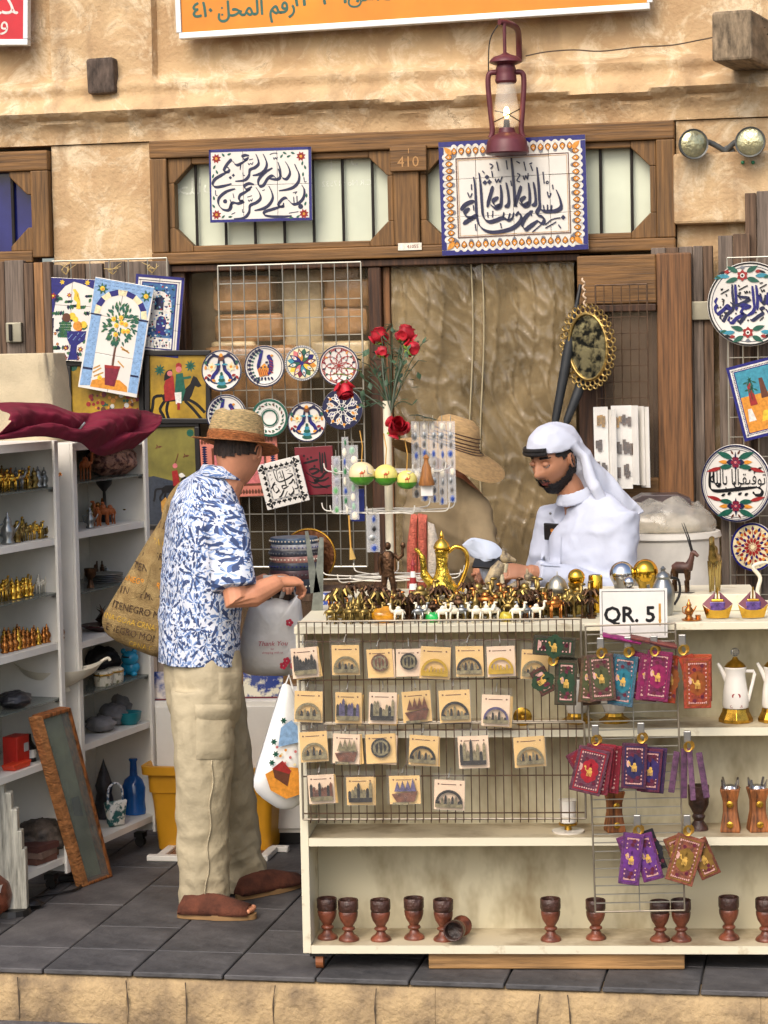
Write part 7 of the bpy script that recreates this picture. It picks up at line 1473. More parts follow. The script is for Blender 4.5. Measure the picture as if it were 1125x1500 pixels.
t = thing('boat_dish', 'dark red dish with metal leaves on the fourth shelf', 'dish', on2(148, 3, .09), UA); MB().lathe([(0, 0), (.05, 0), (.09, .02), (.088, .024), (0, .01)], 20).build('dish_body', M('dark_red_lacquer', (74, 30, 32), .25), t, smooth=40)
for i in range(6): MB().tube([(rj(.03), rj(.03), .015), (rj(.06), rj(.03), .05), (rj(.1), rj(.04), .09 + rj(.02))], [(.004, .003), (.009, .002), (.001, .001)], 6).build('metal_leaf', m_bronze, t, smooth=60)
m_bluef = M('turquoise_ceramic', (40, 156, 196), .2, var=.12, coat=.4)
t = thing('blue_money_box', 'turquoise ceramic animal money box on the fifth shelf', 'money box', on2(186, 4, .07), -.3); b = MB(); b.sph((0, 0, .032), (.04, .03, .032), 16, 12).sph((.004, -.012, .07), (.036, .03, .03), 16, 12)
for s_ in (-1, 1): b.sph((s_ * .024, -.012, .098), (.011, .009, .012), 10, 8).sph((s_ * .024, -.022, .008), (.014, .012, .01), 10, 8)
b.build('body', m_bluef, t, smooth=60); MB().box((0, -.04, .078), (.03, .006, .004)).build('slot', m_blk, t)
m_moz = M('leopard_ceramic', (222, 216, 196), .3, scale=40, col2=(110, 110, 70), thr=(.4, .47))
for px, lb, s_ in ((146, 'spotted ceramic box at left on the fifth shelf', 1), (162, 'spotted ceramic box with brass rim on the fifth shelf', .95)):
 t = thing('ceramic_box', lb, 'box', on2(px, 4, .05), UA + .2, 'spotted ceramic boxes'); MB().lathe([(0, 0), (.034, 0), (.036, .05), (.03, .055), (0, .056)], 10, sx=1.5).build('box_body', m_moz, t, smooth=40); MB().lathe([(.0365, .04), (.0375, .044), (.036, .047)], 20, cap=False, sx=1.5).build('rim', m_brass, t)
crumple('black_basket', 'dark woven basket at back of the fifth shelf', 'basket', on2(146, 4, .2), (.07, .05, .055), m_dkbag, 12)
for i, (px, lb) in enumerate(((140, 'leftmost grey wrapped cloth bundle on the sixth shelf'), (158, 'middle grey wrapped cloth bundle on the sixth shelf'), (176, 'rightmost grey wrapped cloth bundle on the sixth shelf'))): crumple('cloth_bundle', lb, 'cloth', on2(px, 5, .08 + .03 * i), (.06, .06, .03 + .012 * i), m_greyb, 14 + i, rz=UA)
lathe_thing('teal_bowl', 'ribbed teal bowl tipped beside the cloth bundles', 'bowl', on2(182, 5, .05), [(0, 0), (.03, 0), (.045, .02), (.05, .05), (.046, .05), (0, .02)], M('teal_ribbed', (24, 120, 130), .3))
t = thing('blue_bottle', 'large blue ribbed glass bottle on the bottom shelf', 'bottle', on2(186, 6, .09)); MB().lathe([(r * 8.95 / F, z * 8.95 / F) for r, z in ((0, 0), (18, 0), (19, 6), (17.5, 20), (19, 40), (14, 52), (6, 58), (5, 78), (7, 82), (5.5, 84), (0, 84))], 24, wob=lambda a, i: 1 + (.04 * sin(9 * a) if 0 < i < 6 else 0)).build('glass', M('blue_glass', (24, 92, 168), .1, var=.25, scale=8, coat=.5), t, smooth=50)
t = thing('patterned_basket', 'small green and white patterned basket bag with striped handle', 'basket bag', on2(158, 6, .05), UA - .5); pillow([(-.05, .1), (.05, .1), (.035, .0), (-.035, 0)], .025).build('bag_body', M('leafy_print', (226, 226, 216), .5, scale=26, col2=(40, 92, 90), thr=(.45, .52)), t, smooth=50); MB().tube(smooth([(-.035, 0, .1), (-.03, 0, .15), (0, 0, .17), (.03, 0, .15), (.035, 0, .1)], 4), .005, 8).build('handle', M('striped_handle', (70, 96, 120), .6, scale=60, col2=(220, 220, 220), thr=(.48, .52)), t, smooth=60)
t = thing('dark_ornament', 'dark bell shaped ornament at back of the bottom shelf', 'ornament', on2(142, 6, .17)); MB().lathe([(0, 0), (.05, 0), (.045, .03), (.03, .1), (.036, .13), (.02, .18), (.006, .22), (0, .24)], 14).build('body', m_dkbag, t, smooth=45)
# maroon cloth on top, canvas covered box behind it
m_mcloth = M('maroon_cloth', (116, 18, 44), .8, var=.25, scale=5, bump=.6, bscale=16)
MC = thing('maroon_cloth', 'maroon cloth bunched over the tops of the shelf units', 'cloth', V((-1.2, 8.6, T1)))
lo = [(-10, 590), (60, 592), (115, 606), (170, 600), (205, 600), (236, 608)]; hi_ = [(-10, 645), (60, 640), (115, 648), (150, 668), (190, 658), (236, 612)]
nu, nv = 130, 44; vs = []; fs = []
def lerp_path(p, t_):
 f_ = t_ * (len(p) - 1); i = min(int(f_), len(p) - 2); g = f_ - i; g = g * g * (3 - 2 * g); return p[i][0] + (p[i + 1][0] - p[i][0]) * (f_ - i), p[i][1] + (p[i + 1][1] - p[i][1]) * g
for i in range(nu + 1):
 t_ = i / nu; a = lerp_path(lo, t_); c = lerp_path(hi_, t_); D_ = 7.95 + 1.0 * t_
 A, C_ = P(*a, D_ + .06), P(*c, D_ - .08); ed = min(1, (1 - t_) * 8)
 for j in range(nv + 1):
  v = j / nv; p = A.lerp(C_, v); g = ((abs(sin(v * 3.2 + t_ * 7 + 1.5 * nz(t_ * 4, v * 1.5))) - .5) * .04 - .018 * abs(nz(t_ * 7 - v * 4, v * 3, 2)) + .005 * nz(t_ * 26, v * 9, 5)) * (.25 + sin(pi * v)) * ed
  p = p + V((.94, -.34, 0)) * (.05 * sin(pi * v) * ed + g) + V((0, 0, g * .6)); vs.append(p - MC.location)
for i in range(nu):
 for j in range(nv): q = i * (nv + 1) + j; fs.append((q, q + 1, q + nv + 2, q + nv + 1))
o = MB().add(vs, fs).build('fabric', m_mcloth, MC, smooth=80); md = o.modifiers.new('solid', 'SOLIDIFY'); md.thickness = .002; md.offset = 1
q = P(118, 633, 8.32); b = MB(); b.tube([q - MC.location + V((-.03, -.02, .0)), q - MC.location + V((.0, -.03, .012)), q - MC.location + V((.02, -.02, .035))], .004, 6); b.build('clamp', m_clip, MC)
m_canv = M('canvas_cover', (196, 180, 148), .8, var=.12, scale=5, bump=.3, bscale=120)
cb = P(30, 592, 8.75); t = thing('covered_box', 'canvas covered box standing behind the maroon cloth', 'covered box', V((cb.x, cb.y, T1 - .02)), UA - pi / 2 + .1); wv = P(86, 600, 8.75).x - cb.x; hh = P(30, 518, 8.75).z - T1 + .02
b = MB(); n = 14; vs = []; fs = []
for j in range(9):
 z = hh * j / 8; k_ = 1.06 - .12 * (j / 8) ** 2
 for i in range(40):
  a = 2 * pi * i / 40; c_, s_ = cos(a), sin(a); sx = (abs(c_) ** .35) * (1 if c_ > 0 else -1); sy = (abs(s_) ** .35) * (1 if s_ > 0 else -1); vs.append(((sx * .17 - .0) * k_ + .012 * nz(a * 3, j * .6), sy * .12 * k_ + .012 * nz(a * 3, j * .6, 5), z))
for j in range(8):
 for i in range(40): fs.append((j * 40 + i, j * 40 + (i + 1) % 40, (j + 1) * 40 + (i + 1) % 40, (j + 1) * 40 + i))
fs.append(tuple(8 * 40 + i for i in range(40))); b.add(vs, fs).build('cover', m_canv, t, smooth=50, bev=.012)
# ---- things on the floor at left
# leaning glass fronted case
pa, pb = floorpt(122, 1300), floorpt(166, 1284); D_ = pa.y; m_carv = M('carved_orange_wood', (186, 124, 72), .6, var=.3, scale=30, bump=1, bscale=70, stretch=(1, 1, 2))
tl = P(52, 1052, 8.13); tr_ = P(104, 1036, 8.27); LC_ = thing('display_case', 'long glass fronted carved wooden case leaning on the near shelf unit', 'case', pa)
def bar_(a, c, w_, d_, mat, name, par):
 a, c = a - pa, c - pa; m = (c - a); q = MB().tube([a, c], [(w_, d_)] * 2, 4, up=(0, 1, 0)); return q.build(name, mat, par)
ca, cb2 = V((0, 0, 0)), pb - pa; ta, tb = tl - pa, tr_ - pa
def quad_bar(b, p, q, w0, w1, th): pass
nrm = (cb2 - ca).cross(ta - ca).normalized(); nrm = -nrm if nrm.y > 0 else nrm
def slab(p0, p1, p2, p3, th, mat, name):
 b = MB(); vs = [p0, p1, p2, p3, p0 - nrm * th, p1 - nrm * th, p2 - nrm * th, p3 - nrm * th]; b.add(vs, [(0, 1, 2, 3), (7, 6, 5, 4), (0, 4, 5, 1), (1, 5, 6, 2), (2, 6, 7, 3), (3, 7, 4, 0)]); return b.build(name, mat, LC_, bev=.003)
L_ = lambda s_, u_: (ca.lerp(cb2, s_)).lerp(ta.lerp(tb, s_), u_)
slab(L_(0, 0), L_(.2, 0), L_(.2, 1), L_(0, 1), .035, m_carv, 'carved_side'); slab(L_(.94, 0), L_(1, 0), L_(1, 1), L_(.94, 1), .05, m_mub, 'side_rail'); slab(L_(.201, .98), L_(.939, .98), L_(.939, 1), L_(.201, 1), .05, m_mub, 'top_rail'); slab(L_(.201, 0), L_(.939, 0), L_(.939, .015), L_(.201, .015), .05, m_mub, 'bottom_rail')
slab(L_(.201, .016) - nrm * .008, L_(.939, .016) - nrm * .008, L_(.939, .979) - nrm * .008, L_(.201, .979) - nrm * .008, .003, M('case_glass', (150, 158, 150), .04, alpha=.3, spec=.9, var=.1), 'glass'); slab(L_(.201, .016) - nrm * .044, L_(.939, .016) - nrm * .044, L_(.939, .979) - nrm * .044, L_(.201, .979) - nrm * .044, .004, M('green_baize', (150, 156, 116), .9, var=.25), 'backing'); slab(L_(.45, .4) - nrm * .02, L_(.7, .38) - nrm * .02, L_(.72, .5) - nrm * .02, L_(.5, .5) - nrm * .02, .004, m_dkbag, 'dark_cloth')
# selenite lamp, dark pouch, cord, round drum
m_sel = M('selenite', (196, 192, 176), .35, var=.3, scale=14, stretch=(6, 6, .6), bump=.6, bscale=10)
q = floorpt(12, 1338); SL = thing('selenite_lamp', 'pale ribbed selenite tower lamp at left picture edge', 'lamp', q); b = MB(); k_ = q.y / F
for i, (x, h_) in enumerate(((-14, 168), (-4, 190), (6, 175), (14, 150), (20, 118), (24, 90))): MB().box((x * k_, rj(.01), h_ * k_ / 2 + .02), (12 * k_, .05, h_ * k_)).build('crystal_blade', m_sel, SL, bev=.004)
MB().lathe([(0, 0), (.075, 0), (.07, .02), (0, .02)], 16, c=(.01, 0, 0)).build('base', m_blk, SL)
b = MB(); b.tube(smooth([tuple(floorpt(x, y, .008)) for x, y in ((28, 1322), (60, 1312), (100, 1306), (118, 1298), (108, 1290), (80, 1296), (55, 1312), (40, 1318))], 4), .0045, 6); o = b.build('power_cord', m_blk); tag(o, 'black power cord looping on the paving by the leaning case', 'cord')
o = MB().box((0, 0, .012), (.06, .04, .022)).build('cord_adapter', m_blk, loc=floorpt(96, 1290), rot=.3, bev=.004); tag(o, 'small black adapter on the power cord by the shelf unit', 'adapter')
crumple('black_pouch', 'crumpled black plastic at the foot of the selenite lamp', 'plastic', floorpt(42, 1330), (.055, .04, .016), m_blk, 31)
q = floorpt(-16, 1342); o = MB().lathe([(0, 0), (.04, .0), (.075, .03), (.085, .075), (.075, .12), (.04, .15), (0, .15)], 24).build('wooden_drum', m_gob, loc=q, smooth=50); tag(o, 'dark round wooden pot cut by the left picture edge', 'pot')
# white cupboard, tile pictures, yellow tub, picture frame lying on the floor
cb = P(330, 1060, 9.05); o_ = V((0, 9.05, 0)); x0, x1 = P(224, 1060, 9.05).x, P(446, 1060, 9.05).x; zt = P(330, 1028, 9.05).z
CU2 = thing('low_cupboard', 'low white cupboard behind the customer', 'cupboard', (x0, 9.1, 0), -.1); wv = x1 - x0
MB().bx(0, wv, 0, .4, .05, zt).build('carcass', m_unit, CU2, bev=.003); MB().bx(.01, wv / 2 - .003, -.016, -.001, .07, zt - .02).build('door', m_unit, CU2, bev=.002); MB().bx(wv / 2 + .003, wv - .01, -.016, -.001, .07, zt - .02).build('door', m_unit, CU2, bev=.002); MB().bx(.02, wv - .02, .02, .38, .003, .049).build('plinth', m_blk, CU2)
m_bt = M('blue_painted_tile', (40, 60, 130), .2, scale=11, col2=(220, 214, 190), thr=(.44, .5)); m_bt2 = M('harbour_tile', (50, 74, 140), .2, scale=9, col2=(226, 214, 200), thr=(.42, .56))
for a, c, m_, lb in (((222, 986), (258, 1027), m_bt2, 'blue harbour picture tile left of the customer'), ((354, 990), (414, 1027), m_bt, 'blue swirl picture tile right of the customer')):
 p0, p1 = P(*a, 9.06), P(*c, 9.06); t = thing('blue_tile', lb, 'tile picture', ((p0.x + p1.x) / 2, 9.12, zt + .001), (-.12, 0, -.1)); w_, h_ = p1.x - p0.x, p0.z - p1.z; MB().box((0, .005, h_ / 2), (w_, .01, h_)).build('tile_face', m_, t); MB().box((0, .004, .003), (w_ + .006, .013, .006)).build('edge_strip', M('maroon_edge', (110, 40, 50), .5), t)
m_tub = M('yellow_plastic', (206, 146, 30), .42, var=.1, scale=4, bump=.06)
TB = thing('yellow_tub', 'large yellow plastic tub behind the customer', 'tub', floorpt(322, 1251) + V((.0, .19, 0)), -.2); w_ = .55; b = MB()
def rring(w_, d_, r, z, n=6):
 out = []
 for cx, cy, a0 in ((w_ / 2 - r, d_ / 2 - r, 0), (-w_ / 2 + r, d_ / 2 - r, pi / 2), (-w_ / 2 + r, -d_ / 2 + r, pi), (w_ / 2 - r, -d_ / 2 + r, 1.5 * pi)):
  for i in range(n + 1): a = a0 + pi / 2 * i / n; out.append((cx + r * cos(a), cy + r * sin(a), z))
 return out
rings = [rring(.46, .3, .03, .004), rring(.49, .33, .03, .2), rring(.5, .34, .03, .235), rring(.512, .352, .03, .238), rring(.52, .36, .03, .31), rring(.56, .4, .04, .312), rring(.565, .405, .04, .345), rring(.53, .37, .035, .347), rring(.5, .34, .03, .3), rring(.46, .3, .03, .02)]
vs = [p for r in rings for p in r]; n = len(rings[0]); fs = [(i * n + j, i * n + (j + 1) % n, (i + 1) * n + (j + 1) % n, (i + 1) * n + j) for i in range(len(rings) - 1) for j in range(n)] + [tuple(range(n))[::-1], tuple((len(rings) - 1) * n + j for j in range(n))]
b.add(vs, fs).build('tub_body', m_tub, TB, smooth=40); s_ = MB().box((.15, -.168, .1), (.06, .003, .12)).build('sticker', M('pale_sticker', (190, 204, 208), .5), TB); MB().flat([(.135, .08), (.165, .08), (.16, .12), (.165, .14), (.155, .145), (.15, .138), (.14, .145), (.138, .125)], -.1705, 0).build('bear_print', m_card, s_); MB().flat(sq(.122, .178, .142, .158), -.1704, 0).build('blue_band', paint(70, 120, 160), s_)
q = floorpt(300, 1262); t = thing('empty_picture', 'white wooden picture frame lying on the paving by the tub', 'frame', q, -.18); fw_ = .23
for c, d in (((0, 0, .012), (2 * fw_, .035, .022)), ((.06, .2, .012), (2 * fw_, .035, .022)), ((-fw_ + .05, .1, .012), (.035, .164, .022)), ((fw_ + .0, .1, .012), (.035, .164, .022))): MB().box(c, d).build('frame_bar', m_unit, t, bev=.003)
MB().box((.03, .1, .008), (2 * fw_ - .05, .16, .006)).build('backing', M('brown_backing', (130, 92, 66), .8), t)
# white bin with film-wrapped goods behind the seller, dark tray on it
q = P(980, 850, 8.75); t = thing('wrapped_bin', 'large white bin with clear film pulled over it behind the seller', 'bin', (q.x, q.y + .15, 0)); k_ = 8.75 / F
zb_ = P(980, 782, 8.75).z; MB().lathe([(0, 0.005), (.2, .005), (.22, zb_ * .6), (.215, zb_ - .03), (.225, zb_ - .02), (.22, zb_), (0, zb_)], 32).build('bin_body', M('white_bin', (206, 200, 188), .5, var=.08), t, smooth=40)
b = MB(); b.sph((0, 0, 0), 1, 30, 18); b.v = [(x * .2 * (1 + .15 * nz(x * 3, y * 3, z * 3)) + .03 * nz(z * 5, x * 5), y * .17 * (1 + .2 * nz(x * 4, y * 4, z * 2)), max(-.02, z * .11 * (1 + .35 * nz(x * 4 + 3, y * 4, z * 4))) + zb_ + .02) for x, y, z in b.v]; b.build('film_wrap', M('film_wrap', (200, 194, 180), .15, var=.2, alpha=.5, bump=.9, bscale=14, spec=.9), t, smooth=80)
b = MB(); b.sph((0, 0, 0), 1, 24, 14); b.v = [(x * .15, y * .13, max(0, z) * .07 * (1 + .3 * nz(x * 4, y * 4)) + zb_ + .002) for x, y, z in b.v]; b.build('contents', m_canv, t, smooth=70)
q = P(966, 738, 8.95); t = thing('dark_tray', 'dark lidded tray with scalloped edge above the wrapped bin', 'tray', q, -.1); MB().prism([(-.1, .0), (.12, .0), (.12, .02), (.07, .04), (-.07, .04), (-.11, .02)], -.08, .08).build('lid', M('dark_lacquer', (72, 60, 60), .35, var=.2), t, bev=.003); MB().prism([(-.11, -.02), (-.05, -.03), (0, -.02), (.06, -.03), (.12, -.02), (.12, 0), (-.11, 0)], -.07, .07).build('apron', M('lacquer_apron', (90, 74, 70), .4), t); MB().bx(-.09, .1, -.05, .05, -q.z + .01, -.031).build('stand', m_greyd, t)
# ================================================================== PEOPLE
TMP = bpy.data.scenes.new('tmp_build')
def solid(b, voxel, it=6, fac=.5):
 """join overlapping lofts into one continuous skin"""
 m = b.mesh('tmp'); o = bpy.data.objects.new('tmp', m); TMP.collection.objects.link(o)
 r = o.modifiers.new('r', 'REMESH'); r.mode = 'VOXEL'; r.voxel_size = voxel
 if it: s_ = o.modifiers.new('s', 'SMOOTH'); s_.iterations = it; s_.factor = fac
 TMP.view_layers[0].update(); dg = TMP.view_layers[0].depsgraph
 me = bpy.data.meshes.new_from_object(o.evaluated_get(dg), depsgraph=dg); bpy.data.objects.remove(o); return me
def push(me, fn):                                 # wrinkles: move along the normal
 ns = [v.normal.copy() for v in me.vertices]
 for v, n in zip(me.vertices, ns): v.co += n * fn(v.co, n)
def put(me, name, mats, parent, sm=True, extra=None, midx=None):
 me.name = name
 for q in (mats if isinstance(mats, (list, tuple)) else [mats]): me.materials.append(q)
 if extra:                                     # append a ready made MB (head) to the same mesh
  bm = bmesh.new(); bm.from_mesh(me); k = len(bm.faces)
  vs = [bm.verts.new(p) for p in extra.v]; bm.verts.index_update()
  for f, mi in zip(extra.f, extra.m):
   try: q = bm.faces.new([vs[i] for i in f]); q.material_index = mi
   except ValueError: pass
  bm.normal_update(); bm.to_mesh(me); bm.free()
 if sm: me.polygons.foreach_set('use_smooth', [True] * len(me.polygons))
 if midx:
  for p in me.polygons: p.material_index = midx(p.center)
 o = bpy.data.objects.new(name, me); COL.objects.link(o); o.parent = parent; return o
G = lambda x, s_: exp(-(x / s_) ** 2)
def head(b, C, R, s_=1.0, mats=(0, 0, 0), n=72, m=60, jaw=.26, mask=None, grow=0.0, seed=0):
 """head in its own frame (x to the face, z up), turned by R and set at C; mats = skin, lips, brows"""
 vs = []; pos = []
 for i in range(m + 1):
  t = pi * i / m
  for j in range(n):
   a = 2 * pi * j / n; d = V((sin(t) * cos(a), sin(t) * sin(a), cos(t))); x, y, z = d.x * .098, d.y * .076, d.z * .118
   if z < 0: k = (-d.z); y *= 1 - jaw * k ** 1.4; x *= 1 - .1 * k; x += .012 * k * max(0, d.x)
   else: y *= 1 + .05 * d.z * 0; x -= .006 * d.z
   if d.x > 0:
    f = min(1, d.x * 2.2); ay = abs(y)
    x = x * (1 - .1 * f) + .002
    nose = (max(0, min(1, (.03 - z) / .052)) if z > -.03 else max(0, 1 + (z + .03) / .012)) * G(y, .0125 + .004 * (z < -.012)); x += .027 * nose * f
    x += .0065 * G(z - .034, .011) * G(ay - .03, .03) * f; x -= .0105 * G(ay - .031, .017) * G(z - .013, .013) * f; x += .004 * G(ay - .045, .02) * G(z + .018, .02) * f
    x += (.0085 * G(y, .021) * (G(z + .0565, .0055) + 1.05 * G(z + .068, .0065)) - .003 * G(z + .062, .0028) * G(y, .022)) * f; x += .011 * G(y, .024) * G(z + .1, .016) * f - .004 * G(z + .083, .007) * G(y, .02) * f
   p = V((x, y, z)); dd = 0
   if grow: dd = grow * (1 + .5 * nz(x * 160 + seed, y * 160, z * 160)); p = p + V((d.x, d.y, d.z * .7)) * dd
   pos.append(p); vs.append(C + R @ (p * s_))
 fs = []; mi = []
 for i in range(m):
  for j in range(n):
   f = (i * n + j, (i + 1) * n + j, (i + 1) * n + (j + 1) % n, i * n + (j + 1) % n); c = (pos[f[0]] + pos[f[2]]) / 2
   if mask is not None:
    if not mask(c): continue
    fs.append(f); mi.append(mats[0]); continue
   q = mats[0]
   if c.x > .05:
    if abs(c.y) < .024 and -.075 < c.z < -.052: q = mats[1]
    if .012 < abs(c.y) < .05 and abs(c.z - (.038 - .08 * (abs(c.y) - .03) ** 2 * 30 - (abs(c.y) > .04) * .003)) < .0042: q = mats[2]
   fs.append(f); mi.append(q)
 k = len(b.v); b.v += [tuple(p) for p in vs]; b.f += [tuple(i + k for i in f) for f in fs]; b.m += mi
def ear(b, C, R, side, s_=1.0, mi=0):
 c = C + R @ (V((-.006, side * .074, -.002)) * s_); Rm = R @ Matrix.Rotation(side * .35, 3, 'Z') @ Matrix.Rotation(.15, 3, 'Y')
 b.sph(c, (.017 * s_, .008 * s_, .031 * s_), 14, 10, mi, R=Rm); b.tube([c + Rm @ (V((.014 * cos(a), side * .008, .027 * sin(a))) * s_) for a in [-.9 + i * .42 for i in range(11)]], .0042 * s_, 8, mi)
def hand(b, W, fwd, up, curl, s_=1.0, thumb=1, spread=.02):
 """palm and five fingers from wrist W; fwd along the fingers, up = back of the hand"""
 fwd = V(fwd).normalized(); up = V(up); up = (up - fwd * up.dot(fwd)).normalized(); sd = fwd.cross(up) * thumb
 K = W + fwd * .085 * s_
 b.tube([W - fwd * .02, W + fwd * .015, W + fwd * .05, K], [(.019 * s_, .024 * s_), (.017 * s_, .029 * s_), (.0165 * s_, .037 * s_), (.013 * s_, .037 * s_)], 12, up=tuple(sd))
 for i, (o_, L, r) in enumerate(((.029, .07, .0085), (.010, .079, .009), (-.010, .073, .0086), (-.028, .058, .0076))):
  p = K + sd * o_ * s_ - fwd * .012; d = fwd.copy(); pts = [p]; rs = [r * s_]
  for q, (f_, c_) in enumerate(((.45, .55), (.32, .75), (.23, .5))):
   d = (Matrix.Rotation(-curl * c_ * (1 + .12 * i), 3, sd * 1) @ d) if thumb > 0 else (Matrix.Rotation(curl * c_ * (1 + .12 * i), 3, sd) @ d)
   p = p + d * (L * f_ + (.012 if q == 0 else 0)) * s_; pts.append(p); rs.append(r * s_ * (.95 - .1 * q))
  b.tube(pts, rs, 8)
 p = W + sd * .022 * s_ + fwd * .02 * s_; d = (fwd * .7 + sd * .75 - up * .25).normalized(); q1 = p + d * .04 * s_; q2 = q1 + (d * .5 + fwd * .7 - up * .25).normalized() * .03 * s_; q3 = q2 + (fwd * .9 - sd * .15 - up * .2).normalized() * .024 * s_
 b.tube([p, q1, q2, q3], [.0125 * s_, .0105 * s_, .0095 * s_, .007 * s_], 8)
m_skin = M('tanned_skin', (206, 142, 108), .5, var=.1, scale=12, bump=.08, bscale=120); m_skin2 = M('brown_skin', (172, 120, 90), .48, var=.1, scale=12, bump=.08, bscale=120); m_lip = M('lips', (150, 84, 76), .4, var=.08); m_hair = M('brown_hair', (66, 50, 40), .55, var=.4, scale=40, bump=.6, bscale=200, stretch=(1, 1, .2)); m_bhair = M('black_hair', (24, 20, 19), .5, var=.3, scale=60, bump=.8, bscale=260)
# ------------------------------------------------------------------ customer with straw hat
MY = radians(26); Bm = V((P(300, 1340, 7.95).x, 7.95, 0)); MRt = Matrix.Rotation(-MY, 3, 'Z')
def j(px, py, D): return MRt @ (P(px, py, D) - Bm)
CUS = thing('person', 'customer in straw hat, blue floral shirt and khaki trousers browsing the counter', 'person', Bm, MY)
CUS['label'] = 'person in straw hat, blue floral shirt and khaki trousers reaching toward the counter'
b = MB(); HC = j(350, 662, 7.97); HR = Matrix.Rotation(.62, 3, 'Z') @ Matrix.Rotation(.22, 3, 'Y')
nb = j(326, 722, 7.97)
b.tube([nb + V((-.01, 0, -.06)), nb, HC + V((-.02, 0, -.05)), HC + V((-.01, 0, .02))], [.075, .062, .056, .055], 14)
ct = j(297, 840, 7.97); b.tube([j(297, 980, 7.97), ct, j(300, 760, 7.97), nb], [(.1, .14), (.1, .14), (.09, .15), (.06, .06)], 14)
shR, elR, wrR = j(328, 752, 7.80), j(347, 882, 7.70), j(408, 853, 7.78)
b.tube([shR, shR.lerp(elR, .5), elR, elR.lerp(wrR, .35), wrR], [.052, .05, .044, .045, .029], 12)
shL, elL, wrL = j(290, 752, 8.16), j(330, 885, 8.24), j(392, 850, 8.16)
b.tube([shL, elL, elL.lerp(wrL, .35), wrL], [.05, .043, .044, .029], 12)
tgt = j(449, 850, 7.86); hand(b, wrR, tgt - wrR, V((.1, -.2, .9)), 1.0, 1.0, -1); hand(b, wrL, j(432, 842, 8.05) - wrL, V((0, .3, .9)), .9, 1.0, 1)
for hp, kn, an in ((j(296, 985, 7.9), j(300, 1150, 7.92), j(300, 1315, 7.95)), (j(312, 985, 8.05), j(338, 1150, 8.16), j(356, 1290, 8.25))): b.tube([hp, kn, an, an + V((0, 0, -.05))], [.085, .06, .042, .04], 12)
def foot(heel, toe):
 d = (toe - heel); d.z = 0; L = d.length; d.normalize()
 b.tube([heel + d * .01 + V((0, 0, .03)), heel + d * L * .3 + V((0, 0, .032)), heel + d * L * .62 + V((0, 0, .026)), heel + d * L * .86 + V((0, 0, .016)), heel + d * L * .95 + V((0, 0, .014))], [(.026, .024), (.03, .026), (.036, .02), (.038, .013), (.028, .009)], 12)
 for q in range(5): s_ = d.cross(V((0, 0, 1))); p = heel + d * (L * (.965 - .012 * abs(q - 1.2))) + s_ * (q - 2) * .015 + V((0, 0, .014)); b.sph(p, (.0095 if q else .012), 8, 6)
fl = lambda px, py: MRt @ (floorpt(px, py) - Bm)
h1, t1 = fl(266, 1344), fl(374, 1346); h2, t2 = fl(352, 1318), fl(441, 1297); h1.z = h2.z = t1.z = t2.z = .018
foot(h1, t1); foot(h2, t2)
me = solid(b, .0036, 2); hb = MB(); head(hb, HC, HR, 1.0, (0, 1, 2)); ear(hb, HC, HR, -1); ear(hb, HC, HR, 1)
put(me, 'body', [m_skin, m_lip, m_hair], CUS, extra=hb)
hb = MB(); head(hb, HC, HR, 1.0, (0, 0, 0), mask=lambda c: (c.x < .03 - .2 * max(0, -c.z - .0) and c.z > -.036 + .012 * nz(c.y * 60, c.x * 60) + .02 * abs(c.y) / .07 and not (c.z < .0 and c.x > -.0)) , grow=.006); put(hb.mesh('hair'), 'hair', m_hair, CUS)
